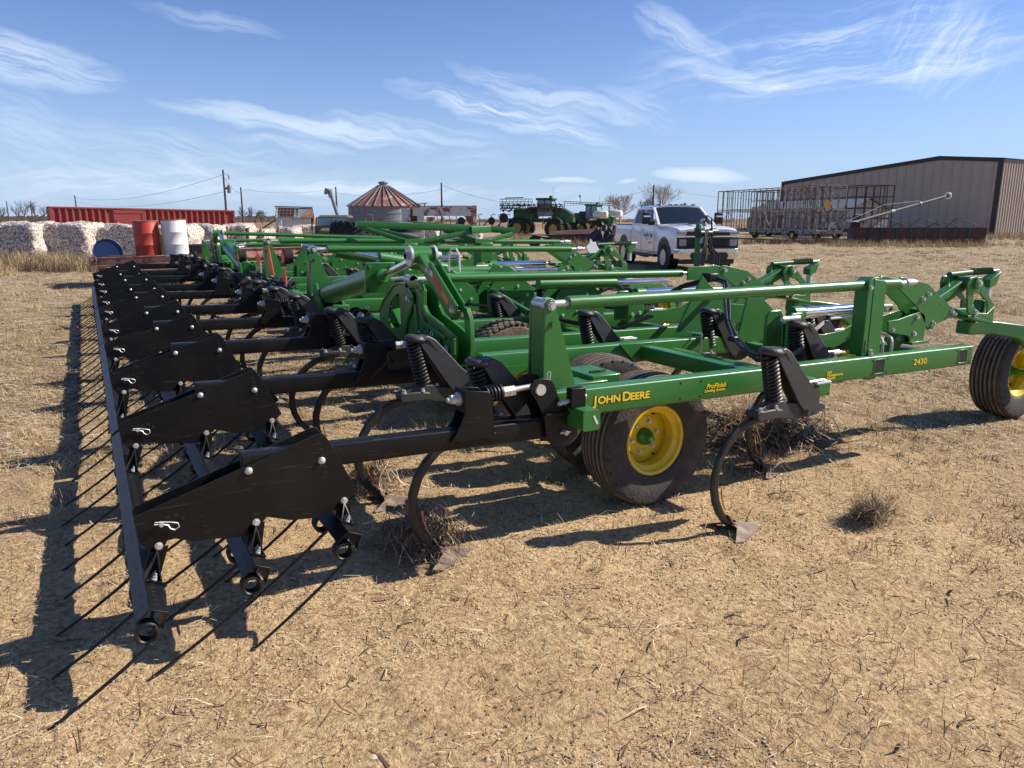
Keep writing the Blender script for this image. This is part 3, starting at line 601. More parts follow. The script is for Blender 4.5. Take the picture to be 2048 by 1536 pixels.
# ------------------------------------------------------------------ wing fold hinge
OUT_ = [(4.931, 1.224), (4.689, 1.242), (4.645, 1.2), (4.651, 1.099), (4.586, 1.046), (4.35, .997), (4.171, .951), (4.174, .847), (4.21, .76), (4.45, .745), (4.70, .76), (4.95, .80), (5.01, .847), (4.976, .95), (4.814, 1.13)]
ARC = [(5.564, .966), (5.465, 1.05), (5.252, 1.181), (5.14, 1.214), (4.931, 1.224), (4.811, 1.177), (4.79, 1.132), (4.892, 1.075), (4.973, .989), (5.023, .845), (5.03, .70), (5.52, .70), (5.54, .85)]
ARC_H1 = [(5.36, .93), (5.33, 1.04), (5.20, 1.13), (5.12, 1.14), (5.10, .90), (5.30, .87)]
def hinge(y_of):
    def T(pts): return [(y_of(a), z) for a, z in pts]
    m = MB().plate(T(OUT_), 'X', 1.93, .018).plate(T(OUT_), 'X', 2.03, .018)
    # raised rim round the casting
    for x in (1.90,):
        o = T(OUT_); n = len(o)
        for k in range(n): m.beam((x+.015, *o[k]), (x+.015, *o[(k+1) % n]), .05, .014, .002, up=(1, 0, 0))
    for a, b in (((4.70, 1.05), (4.45, .80)), ((4.80, 1.1), (4.75, .80)), ((4.62, .98), (4.30, .93))): m.beam((1.925, y_of(a[0]), a[1]), (1.925, y_of(b[0]), b[1]), .03, .016, .002, up=(1, 0, 0))
    ho = P('outer_hinge_casting', m, 'green', bevel=.003)
    P('casting_slot', MB().plate(T([(4.66, 1.02), (4.63, 1.03), (4.60, .98), (4.63, .93), (4.66, .94)]), 'X', 1.926, .002).plate(T([(4.42, .95), (4.37, .95), (4.33, .80), (4.38, .79)]), 'X', 1.926, .002), 'dark', ho)
    m = MB()
    o = T(ARC); n = len(o)
    for x0 in (1.93, 2.04):
        ri = T(ARC_H1)
        strips = [(0, 1, 2, 3), ]
        m.plate([o[0], o[1], ri[1], ri[0]], 'X', x0, .016).plate([o[1], o[2], ri[2], ri[1]], 'X', x0, .016).plate([o[2], o[3], ri[3], ri[2]], 'X', x0, .016)
        m.plate([o[3], o[4], o[5], o[6], o[7], o[8], ri[4], ri[3]], 'X', x0, .016).plate([o[8], o[9], o[10], o[11], o[12], ri[5], ri[4]], 'X', x0, .016).plate([o[12], o[0], ri[0], ri[5]], 'X', x0, .016)
    for k in (0, 1, 2, 3, 4): m.beam((1.99, *o[k]), (1.99, *o[k+1]), .14, .014, .002, up=(0, 0, 1) if k > 2 else (0, .3, 1))
    for a, b in (((5.50, .93), (5.10, .72)), ((5.35, .90), (5.25, 1.12)), ((5.10, .88), (5.33, 1.04))): m.beam((1.99, y_of(a[0]), a[1]), (1.99, y_of(b[0]), b[1]), .11, .014, .002)
    io = P('inner_hinge_casting', m, 'green', bevel=.003)
    b = MB()
    for a, z in ((4.90, 1.13), (4.72, .90), (4.33, .80), (4.28, .86)): b.hexbolt((1.92, y_of(a), z), (-1, 0, 0), .020, .022)
    P('hinge_bolts', b, 'steel', io)
    m = MB()
    LP1 = T([(4.553, 1.385), (4.519, 1.40), (4.127, 1.154), (4.150, 1.096), (4.215, 1.100), (4.56, 1.317)])
    lp = MB().plate(LP1, 'X', 1.92, .014).plate(T([(4.63, 1.40), (4.59, 1.41), (4.20, 1.16), (4.22, 1.10), (4.28, 1.10), (4.63, 1.33)]), 'X', 2.00, .014)
    lo = P('link_plate', lp, 'green', bevel=.002)
    P('warning_sticker', MB().plate(T([(4.51, 1.352), (4.475, 1.332), (4.485, 1.300), (4.525, 1.318)]), 'X', 1.9185, .001), 'sticker', lo)
    P('warning_sticker', MB().plate(T([(4.470, 1.329), (4.34, 1.243), (4.352, 1.208), (4.482, 1.297)]), 'X', 1.9185, .001), 'sticker_red', lo)
    P('warning_sticker', MB().plate(T([(4.338, 1.240), (4.24, 1.178), (4.255, 1.145), (4.350, 1.205)]), 'X', 1.9185, .001), 'sticker_orange', lo)
    P('link_bolts', MB().hexbolt((1.92, y_of(4.535), 1.345), (-1, 0, 0), .018, .02).hexbolt((1.92, y_of(4.175), 1.125), (-1, 0, 0), .018, .02), 'steel', lo)
    P('hinge_link', MB().beam((1.965, y_of(4.80), 1.425), (1.965, y_of(4.23), 1.08), .06, .07).plate(T([(4.24, 1.13), (4.18, 1.13), (4.13, 1.06), (4.12, .90), (4.14, .77), (4.18, .76), (4.21, 1.05)]), 'X', 2.01, .03), 'green', bevel=.003)
    P('support_strut', MB().beam((1.99, y_of(4.45), 1.36), (1.99, y_of(4.45), .80), .03, .05), 'green')
    pn = P('cylinder_pin', MB().cyl((1.86, y_of(4.80), 1.425), (2.12, y_of(4.80), 1.425), .024, 16), 'steel', lo); P('link_sleeve', MB().cyl((1.905, y_of(4.80), 1.425), (2.055, y_of(4.80), 1.425), .052, 20), 'green', lo)
    P('washer', MB().cyl((1.885, y_of(4.80), 1.425), (1.90, y_of(4.80), 1.425), .068, 26).cyl((2.06, y_of(4.80), 1.425), (2.075, y_of(4.80), 1.425), .068, 26).cyl((1.86, y_of(4.80), 1.425), (1.88, y_of(4.80), 1.425), .026, 6), 'steel', lo)
    cy_ = P('fold_cylinder', MB().cyl((2.0, y_of(7.25), .95), (2.0, y_of(5.75), 1.21), .098, 28), 'green')
    P('cylinder_flange', MB().box((2.0, y_of(5.72), 1.215), (.24, .03, .24), rx=.17 if y_of(1) > y_of(0) else -.17).cyl((2.0, y_of(5.76), 1.21), (2.0, y_of(5.62), 1.235), .055, 20), 'green', cy_, bevel=.005)
    fb = MB()
    for a in (-.09, .09):
        for b_ in (-.09, .09): fb.hexbolt((2.0+a, y_of(5.70), 1.215+b_), (0, -1 if y_of(1) > y_of(0) else 1, .15), .016, .02)
    P('flange_bolts', fb, 'green_dull', cy_)
    P('piston_rod', MB().cyl((2.0, y_of(5.65), 1.228), (2.0, y_of(4.84), 1.418), .030, 18), 'chrome', cy_)
    P('hose_fitting', MB().cyl((2.08, y_of(5.68), 1.20), (2.26, y_of(5.60), 1.22), .014, 10), 'steel', cy_)
    P('cylinder_mount', MB().plate(T([(7.05, .80), (7.42, .80), (7.36, 1.04), (7.25, 1.06)]), 'X', 1.89, .02).plate(T([(7.05, .80), (7.42, .80), (7.36, 1.04), (7.25, 1.06)]), 'X', 2.10, .02), 'green', cy_)
    # clamps of the hinge on the rear tube
    P('tube_saddle', MB().box((2.05, y_of(6.15), .80), (.16, 1.1, .05)).box((2.05, y_of(7.2), .80), (.2, .3, .12)), 'green', bevel=.006)
    ub = MB()
    for a in (5.75, 6.1, 6.5, 6.75): ub.hexbolt((2.00, y_of(a), .825), (0, 0, 1), .016, .035)
    P('saddle_nuts', ub, 'steel')
hinge(lambda y: y)
hinge(lambda y: 18.7-y)
P('hoop_handle', MB().tube([(2.25, 4.95, 1.30), (2.25, 4.95, 1.42), (2.26, 4.92, 1.46), (2.28, 4.89, 1.46), (2.29, 4.86, 1.42), (2.29, 4.86, 1.30)], .008), 'steel')
# second pair of fold cylinders on the centre frame
for y in (8.6, 10.4):
    c_ = P('lift_cylinder', MB().cyl((3.0, y, 1.22), (3.9, y+.05, 1.06), .075, 20), 'green'); P('piston_rod', MB().cyl((2.55, y, 1.32), (3.0, y, 1.22), .028, 12), 'chrome', c_)
for y in (5.1, 6.0, 7.0): 
    c_ = P('lift_cylinder', MB().cyl((3.3, y+.35, 1.13), (4.1, y+.35, 1.11), .045, 18), 'green'); P('piston_rod', MB().cyl((4.1, y+.35, 1.11), (4.7, y+.35, 1.10), .022, 12), 'chrome', c_)
P('lift_cylinder', MB().cyl((2.9, 6.9, 1.12), (3.9, 6.9, 1.04), .075, 18), 'green')
# centre post with stickers, transport truss
cpst = P('centre_post', MB().box((3.60, 9.2, 1.04), (.22, .20, .64)), 'green', bevel=.01)
for k, (m_, z) in enumerate((('sticker', 1.30), ('sticker_red', 1.255), ('sticker', 1.19), ('sticker_red', 1.16), ('sticker_orange', 1.08), ('sticker', 1.04))):
    P('warning_sticker', MB().box((3.60+(.03 if m_ != 'sticker' else -.01), 9.098, z), (.10 if m_ != 'sticker' else .04, .002, .035)), m_, cpst)
P('centre_post', MB().box((4.75, 9.3, 1.04), (.20, .20, .62)), 'green', bevel=.01)
P('centre_post', MB().box((3.95, 9.25, 1.0), (.14, .16, .6)), 'green_dull', bevel=.01)
tr = MB()
def V3(a): return Vector(a)
tr.beam((2.98, 9.35, 1.60), (4.52, 9.15, 1.535), .07, .085).beam((3.02, 9.35, 1.57), (3.62, 9.2, 1.375), .06, .06).beam((3.74, 9.2, 1.375), (4.50, 9.15, 1.50), .06, .06).beam((3.15, 9.55, 1.56), (3.85, 9.35, 1.40), .06, .06)
tr.box((3.68, 9.2, 1.385), (.26, .10, .06)).beam((4.46, 9.12, 1.52), (4.78, 9.18, 1.53), .08, .09)
P('transport_truss', tr, 'green', bevel=.003)
tr = MB()
tr.beam((3.9, 9.75, 1.59), (5.30, 9.45, 1.50), .07, .085).beam((4.3, 9.6, 1.52), (4.72, 9.4, 1.36), .06, .06).beam((4.85, 9.4, 1.37), (5.28, 9.45, 1.46), .06, .06).box((4.78, 9.4, 1.365), (.26, .10, .06))
P('transport_truss', tr, 'green', bevel=.003)
# lights, reflectors and the slow-vehicle triangle at the middle of the rear
P('slow_vehicle_triangle', MB().plate([(9.27, 1.02), (9.27, 1.36), (9.06, 1.02)], 'X', 1.88, .008).plate([(9.33, 1.02), (9.33, 1.36), (9.25, 1.36), (9.25, 1.02)], 'X', 1.881, .006), 'reflect')
P('marker_post', MB().box((1.90, 9.25, .92), (.02, .02, .30)).box((1.90, 9.9, .98), (.02, .02, .3)).box((1.90, 8.55, .92), (.02, .02, .25)), 'steel')
P('reflector', MB().box((1.885, 9.95, 1.15), (.008, .16, .17)), 'reflect')
P('reflector', MB().box((1.885, 8.55, 1.04), (.008, .15, .17)), 'reflect')
for y, z in ((11.6, 1.13), (8.72, 1.25)):
    lm = P('marker_lamp', MB().cyl((1.93, y, z), (2.02, y, z), .085, 22), 'dark'); P('lamp_lens', MB().cyl((1.915, y, z), (1.93, y, z), .068, 22), 'reflect', lm); P('lamp_bracket', MB().box((1.99, y-.02, z-.10), (.04, .18, .05)), 'green', lm)
hs = MB()
for k in range(34):
    y = 8.6+random.random()*2.0; x = 1.95+random.uniform(-.05, .06); a = random.uniform(-.12, .12)
    hs.tube([(x, y-.12, .90), (x+a, y-.04, .96+random.random()*.04), (x-a, y+.05, .95), (x, y+.13, .90)], .014, 6)
P('bundled_hoses', hs, 'hose')
# hose tree at the front and hoses across the frame
ht = P('hose_tree', MB().box((5.62, 6.05, 1.36), (.04, .05, .50)).box((5.62, 6.05, 1.56), (.10, .03, .03)).box((5.70, 6.0, 1.33), (.02, .02, .18)), 'green', bevel=.004)
P('hose_clamp', MB().cyl((5.54, 5.95, 1.52), (5.70, 5.95, 1.52), .036, 18).cyl((5.72, 5.98, 1.53), (5.80, 5.98, 1.53), .040, 18).cyl((5.56, 6.0, 1.52), (5.6, 6.0, 1.52), .046, 18), 'hose', ht)
P('hose_coupler', MB().cyl((5.60, 5.98, 1.66), (5.64, 5.98, 1.60), .024, 12).cyl((5.63, 5.98, 1.58), (5.60, 5.98, 1.42), .015, 10), 'steel', ht)
hs = MB()
for k in range(11):
    a = random.uniform(-.07, .07); r = random.uniform(.03, .15); zt = random.uniform(1.42, 1.60)
    sx = random.choice((-1, 1)); hs.tube([(5.62+a*.3, 5.93, zt), (5.62+sx*.5*r, 5.88, zt-.12), (5.62+sx*r, 5.85, 1.30), (5.60+sx*r*1.1, 5.85, 1.15), (5.45+a, 5.8, 1.02)], .008, 6)
hs.tube([(5.60, 5.95, 1.62), (5.62, 5.93, 1.70), (5.68, 5.93, 1.67), (5.70, 5.93, 1.50), (5.69, 5.93, 1.36)], .009, 7)
P('hose_bundle', hs, 'hose', ht)
hs = MB()
for k in range(5):
    o = Vector((.012*k, 0, .012*(k % 2))); j = lambda: random.uniform(-.012, .012)
    hs.tube([Vector(p)+o+Vector((j(), j(), j())) for p in ((4.30, 5.25, .92), (4.42, 4.95, 1.10), (4.55, 4.72, 1.17), (4.50, 4.52, 1.15), (4.30, 4.30, 1.02), (4.05, 4.02, .92), (3.82, 3.72, .86), (3.68, 3.50, .83), (3.62, 3.33, .80), (3.70, 3.20, .80), (4.05, 3.35, .82), (4.25, 3.45, .90), (4.60, 3.55, 1.00))], .0095, 7)
P('hose_run', hs, 'hose')
P('hose_strap', MB().box((4.54, 4.72, 1.19), (.10, .10, .07)).box((3.80, 3.70, .865), (.05, .06, .04)), 'hose', bevel=.01)
for x, y in ((3.28, 4.6), (4.1, 5.5), (3.1, 6.3), (3.0, 7.0), (4.6, 6.8)):
    hs = MB()
    for k in range(4):
        hs.tube([(x-.35+random.uniform(-.03, .03), y+.35, .95), (x-.1, y+.1, .88+random.uniform(0, .03)), (x+.15+.02*k, y-.1, .86), (x+.4, y-.2+.02*k, .95)], .010, 6)
    P('hose_run', hs, 'hose')
# U-bolts and brackets on rails
ub = MB()
for x, y in ((3.9, 4.165),):
    ub.tube([(x, y-.058, .70), (x, y-.058, .835), (x, y+.10, .835)], .007, 6)
P('u_bolts', ub, 'steel')
# ------------------------------------------------------------------ levelling harrow
PLATE = [(.047, .548), (.055, .565), (.764, .791), (.785, .790), (.809, .754), (.918, .513), (.861, .462), (.744, .421), (.629, .434), (.535, .468), (.505, .440), (.470, .402), (.400, .405), (.330, .415), (.250, .422), (.185, .448), (.155, .445), (.142, .417), (.110, .408), (.085, .418), (.059, .46)]
def make_arm(y, dz=0.0, near_=False):
    """one harrow arm: the black tube is the part; everything on it hangs below it"""
    D = lambda z: z+dz
    a = P('harrow_arm', MB().beam((.46, y+.05, D(.692)), (1.95, y+.05, D(.650)), .082, .098, .010), 'black')
    P('tube_opening', MB().box((.461, y+.05, D(.692)), (.004, .066, .082)), 'dark', a)
    for k, yy in enumerate((y-.008, y+.100)):
        P('side_plate', MB().plate([(p[0], D(p[1])) for p in PLATE], 'Y', yy, .008), 'black', a, bevel=.0015)
    yf_ = y-.0085
    b = MB()
    for x, z in ((.772, .673), (.476, .677)):
        b.lathe([(.0, .012), (.009, .0105), (.015, .006), (.0165, 0)], (x, yf_, D(z)), (0, -1, 0), 16)
    P('carriage_bolts', b, 'steel', a)
    sl_ = MB()
    for k in range(6):
        if k != 3: sl_.box((.765+.006*min(k, 3), yf_, D(.748-.026*k)), (.019, .0015, .012), ry=.25)
    for x, z in ((.166, .54), (.196, .544), (.218, .527), (.175, .50)): sl_.cyl((x, yf_+.001, D(z)), (x, yf_-.0008, D(z)), .0085, 14)
    P('plate_slots', sl_, 'dark', a)
    P('hitch_pin', MB().cyl((.14, yf_, D(.522)), (.14, yf_-.022, D(.522)), .0085, 12).tube([(.115, yf_-.014, D(.525)), (.14, yf_-.012, D(.522)), (.163, yf_-.014, D(.514)), (.17, yf_-.014, D(.498)), (.185, yf_-.014, D(.490)), (.201, yf_-.014, D(.500)), (.198, yf_-.014, D(.516)), (.175, yf_-.014, D(.524)), (.15, yf_-.012, D(.529)), (.118, yf_-.014, D(.533))], .0028, 6), 'steel', a)
    b = MB()
    for x, z in ((.124, .431), (.490, .454), (.859, .478)): b.hexbolt((x, yf_, D(z)), (0, -1, 0), .0115, .012)
    P('corner_bolts', b, 'steel', a)
    # bar clamps: a bolted foot on the slotted face of each bar, with an ear on either side
    for (x, z), (bx, bz) in zip(((.124, .431), (.490, .454), (.859, .478)), ((.04, .240), (.425, .262), (.80, .322))):
        f0 = Vector((bx+.020, 0, bz+.088)); f1 = Vector((bx+.078, 0, bz+.062)); t1 = (f1-f0).normalized(); n1_ = Vector((-t1.z, 0, t1.x))
        c_ = MB(); y0_, y1_ = y-.085, y-.010
        base = [f0+n1_*.002, f1+n1_*.002, f1+n1_*.008, f0+n1_*.008]
        c_.loft([[p+Vector((0, yy, 0)) for p in base] for yy in (y0_, y1_)])
        for q, s_ in ((f0, 1), (f1, -1)):
            up_ = Vector((x+.004*s_, 0, D(z+.012)))-q; e = t1*.005*s_
            c_.loft([[q+n1_*.004+Vector((0, y0_+.012, 0)), q+n1_*.004+Vector((0, y1_, 0)), q+up_*.92+Vector((0, y1_, 0)), q+up_*.25+Vector((0, y0_+.02, 0))], [p+e for p in (q+n1_*.004+Vector((0, y0_+.012, 0)), q+n1_*.004+Vector((0, y1_, 0)), q+up_*.92+Vector((0, y1_, 0)), q+up_*.25+Vector((0, y0_+.02, 0)))]])
        c_.loft([[Vector((x-.032, yy, D(z-.01))), Vector((x+.034, yy, D(z-.006))), f1+Vector((0, yy, .004)), f0+Vector((0, yy, 0))] for yy in (y-.008, y-.002)])
        k = P('bar_clamp', c_, 'black', a)
        nb = MB(); m_ = f0.lerp(f1, .5)+n1_*.008
        for yy in (y0_+.022, y0_+.052): nb.cyl(m_+Vector((0, yy, 0)), m_+Vector((0, yy, 0))+n1_*.004, .012, 14).cyl(m_+Vector((0, yy, 0))+n1_*.004, m_+Vector((0, yy, 0))+n1_*.014, .009, 6).cyl(m_+Vector((0, yy, 0))+n1_*.016, m_+Vector((0, yy, 0))+n1_*.024, .005, 8)
        P('clamp_nuts', nb, 'steel', k)
    # down-pressure spring tower on the arm
    tw = MB()
    tp = [(1.446, .898), (1.565, .882), (1.585, .86), (1.600, .657), (1.370, .662), (1.395, .695), (1.425, .735), (1.446, .79)]
    for yy in (y-.008, y+.098): tw.plate([(p, D(q)) for p, q in tp], 'Y', yy, .010)
    tw.box((1.449, y+.05, D(.845)), (.010, .100, .11)).box((1.51, y+.05, D(.66)), (.2, .1, .03)).box((1.567, y+.05, D(.83)), (.010, .1, .06))
    P('spring_tower', tw, 'black', a, bevel=.002)
    zc = D(.856)
    P('adjusting_rod', MB().cyl((1.38, y+.05, zc-.008), (1.84, y+.05, D(.866)), .0135, 14).hexbolt((1.443, y+.05, zc-.006), (-1, 0, 0), .024, .045).cyl((1.665, y+.05, zc), (1.70, y+.05, zc), .027, 6).cyl((1.703, y+.05, zc), (1.735, y+.05, zc+.002), .027, 6), 'steel', a)
    P('down_spring', MB().coil((1.575, y+.05, zc), (1.660, y+.05, zc), .036, .0065, 4.6).cyl((1.656, y+.05, zc), (1.663, y+.05, zc), .040, 16).cyl((1.575, y+.05, zc), (1.655, y+.05, zc), .024, 14), 'spring', a)
    hp = [(1.790, .855), (1.785, .885), (1.81, .912), (1.85, .918), (1.905, .905), (1.93, .86), (1.955, .79), (2.01, .745), (2.063, .722), (2.063, .60), (1.991, .555), (1.93, .56), (1.885, .60), (1.865, .72), (1.82, .81)]
    h = MB()
    for yy in (y-.022, y+.105): h.plate([(p, D(q)) for p, q in hp], 'Y', yy, .012)
    h.plate([(p, D(q)) for p, q in [(1.86, .745), (2.0, .735), (1.995, .722), (1.86, .732)]], 'Y', y-.045, .03)
    ho_ = P('hanger', h, 'black', a, bevel=.002)
    P('hanger_pins', MB().cyl((1.838, y-.022, D(.864)), (1.838, y-.036, D(.864)), .027, 22).cyl((1.98, y-.022, D(.633)), (1.98, y-.050, D(.633)), .013, 14).box((1.98, y-.036, D(.633)), (.058, .006, .008)), 'steel', ho_)
    P('hanger_clip', MB().tube([(1.905, y+.02, D(.90)), (1.905, y+.02, D(.93)), (1.915, y+.02, D(.94)), (1.925, y+.02, D(.93)), (1.92, y+.02, D(.90))], .003, 5), 'steel', ho_)
    return a
ARMS = ((3.035, 0), (4.48, .015), (5.78, .055), (7.43, .02), (8.66, .03), (10.45, .03), (11.7, .03), (13.25, .05), (15.0, .03), (16.5, .08))
for y, dz in ARMS: make_arm(y, dz)
P('rail_stop', MB().box((2.03, 2.985, .81), (.085, .05, .10)), 'black', bevel=.004)
P('rail_stop_bolt', MB().cyl((1.93, 2.99, .785), (2.03, 2.99, .80), .011, 12).hexbolt((2.075, 2.985, .81), (1, 0, 0), .012, .012), 'steel')
# tine bars: bent plate channel with slotted face; each carries its spring tines
def bar(x, z, y0, y1, name='tine_bar'):
    # A..D, measured off the near end: web up-left, slotted face up-right, lip down
    A = (x-.030, z+.048); B = (x+.020, z+.088); Cc = (x+.078, z+.062); Dd = (x+.058, z+.000)
    t = .006
    inner = [(A[0]+.004, A[1]-.005), (B[0]+.001, B[1]-.007), (Cc[0]-.007, Cc[1]-.004), (Dd[0]-.006, Dd[1]+.002)]
    prof = [A, B, Cc, Dd]+inner[::-1]
    o = P(name, MB().loft([[(px, yy, pz) for px, pz in prof] for yy in (y0, y1)]), 'black', bevel=.0015)
    s = MB()
    nn = Vector((-.050, 0, .040)).normalized()
    f2 = (Cc[0]-B[0], Cc[1]-B[1]); n2 = Vector((-f2[1], 0, f2[0])).normalized()
    yy = y0+.05; k = 0
    while yy < min(y1, 11)-.03:
        c = Vector((B[0]+f2[0]*.45, yy, B[1]+f2[1]*.45))+n2*.0004
        d1 = Vector((f2[0], 0, f2[1])).normalized()
        s.add([c-d1*.009-Vector((0, .004, 0)), c+d1*.009-Vector((0, .004, 0)), c+d1*.009+Vector((0, .004, 0)), c-d1*.009+Vector((0, .004, 0))], [(0, 1, 2, 3)])
        yy += .036
    yy = y0+.07
    while yy < min(y1, 11)-.03:
        w_ = Vector((B[0]-A[0], 0, B[1]-A[1])); c = Vector((A[0], yy, A[1]))+w_*.62+Vector((-w_.z, 0, w_.x)).normalized()*.0004; d1 = w_.normalized()
        for q in (0, .085):
            cc = c+Vector((0, q, 0)); s.add([cc-d1*.006-Vector((0, .005, 0)), cc+d1*.006-Vector((0, .002, 0)), cc+d1*.006+Vector((0, .005, 0)), cc-d1*.006+Vector((0, .002, 0))], [(0, 1, 2, 3)])
        yy += .33
    P('bar_slots', s, 'dark', o, smooth=0)
    return o
def tine_mb(x, z, y, tipx, hi=True):
    n_, sg = (8, 16) if hi else (5, 9)
    m = MB().coil((x+.004, y, z-.005), (x+.004, y+.052, z-.005), .034, .0078, 4, n=n_, seg=sg)
    j = random.uniform(-.022, .022); a_ = Vector((x+.024, y-.004, z-.031)); b_ = Vector((tipx+j, y-.004+j, -.012))
    def L_(q): p = a_.lerp(b_, q); p.z -= .010*math.sin(math.pi*q); p.y += j*.25*math.sin(math.pi*q); return p
    m.tube([(x+.002, y-.002, z-.039), (x+.024, y-.004, z-.031), L_(0.03), L_(.30), L_(.65), L_(1.0)], [.0078, .0078, .0075, .007, .0066, .0055], n_)
    m.tube([(x+.02, y+.052, z+.024), (x+.03, y+.055, z+.05), (x+.035, y+.055, z+.075)], .0075, 6)
    return m
BARS = ((.04, .240, -.265), (.425, .262, .045), (.80, .322, .415))
SECT = ((2.72, 5.32), (5.38, 9.40), (9.46, 13.3), (13.36, 17.3))
far = MB()
for bi, (x, z, tip) in enumerate(BARS):
    for si, (y0, y1) in enumerate(SECT):
        s0 = y0+(.13 if bi and si == 0 else 0)
        o = bar(x, z, s0, y1)
        y = y0+(.0, .14, .145)[bi]-(.004 if si == 0 else -.05); k = 0
        ftm = MB()
        while y < y1-.06:
            hi = y < 6
            if (y < 9.5) or (bi == 0 and y < 13.4): P('spring_tine', tine_mb(x, z, y, tip, hi), 'spring', o)
            else: ftm.join(tine_mb(x, z, y, tip, False))
            y += .328
        if ftm.v: kindly(P('spring_tines', ftm, 'spring', o), 'stuff')
# ------------------------------------------------------------------ ground and what lies on it
def np_mesh(name, V, F, mats, kind=None, label=None, cat=None, smooth=False, midx=None):
    """V: (n,3) floats, F: (m,k) ints (all faces the same size)"""
    me = bpy.data.meshes.new(name); k = F.shape[1]
    me.vertices.add(len(V)); me.vertices.foreach_set('co', V.astype(np.float32).ravel())
    me.loops.add(F.size); me.loops.foreach_set('vertex_index', F.astype(np.int32).ravel())
    me.polygons.add(len(F)); me.polygons.foreach_set('loop_start', np.arange(0, F.size, k, dtype=np.int32)); me.polygons.foreach_set('loop_total', np.full(len(F), k, dtype=np.int32))
    for m in mats: me.materials.append(M[m])
    if midx is not None: me.polygons.foreach_set('material_index', midx.astype(np.int32))
    me.update(); me.validate()
    if smooth: me.shade_smooth()
    o = bpy.data.objects.new(name, me); COL.objects.link(o)
    if kind: o['kind'] = kind
    if label: tag(o, label, cat)
    return o
def vnoise(x, y, s, seed=0):
    """smooth value noise, vectorised"""
    x = x/s; y = y/s; xi = np.floor(x).astype(np.int64); yi = np.floor(y).astype(np.int64); xf = x-xi; yf_ = y-yi
    def h(a, b):
        n = (a*374761393+b*668265263+seed*982451653) & 0x7fffffff; n = ((n ^ (n >> 13))*1274126177) & 0x7fffffff
        return ((n ^ (n >> 16)) & 0xffff)/65535.0
    u = xf*xf*(3-2*xf); v = yf_*yf_*(3-2*yf_)
    return (h(xi, yi)*(1-u)+h(xi+1, yi)*u)*(1-v)+(h(xi, yi+1)*(1-u)+h(xi+1, yi+1)*u)*v
def relief(x, y):
    return (vnoise(x, y, .9, 1)-.5)*.030+(vnoise(x, y, .22, 2)-.5)*.024+(vnoise(x, y, .085, 3)-.5)*.018
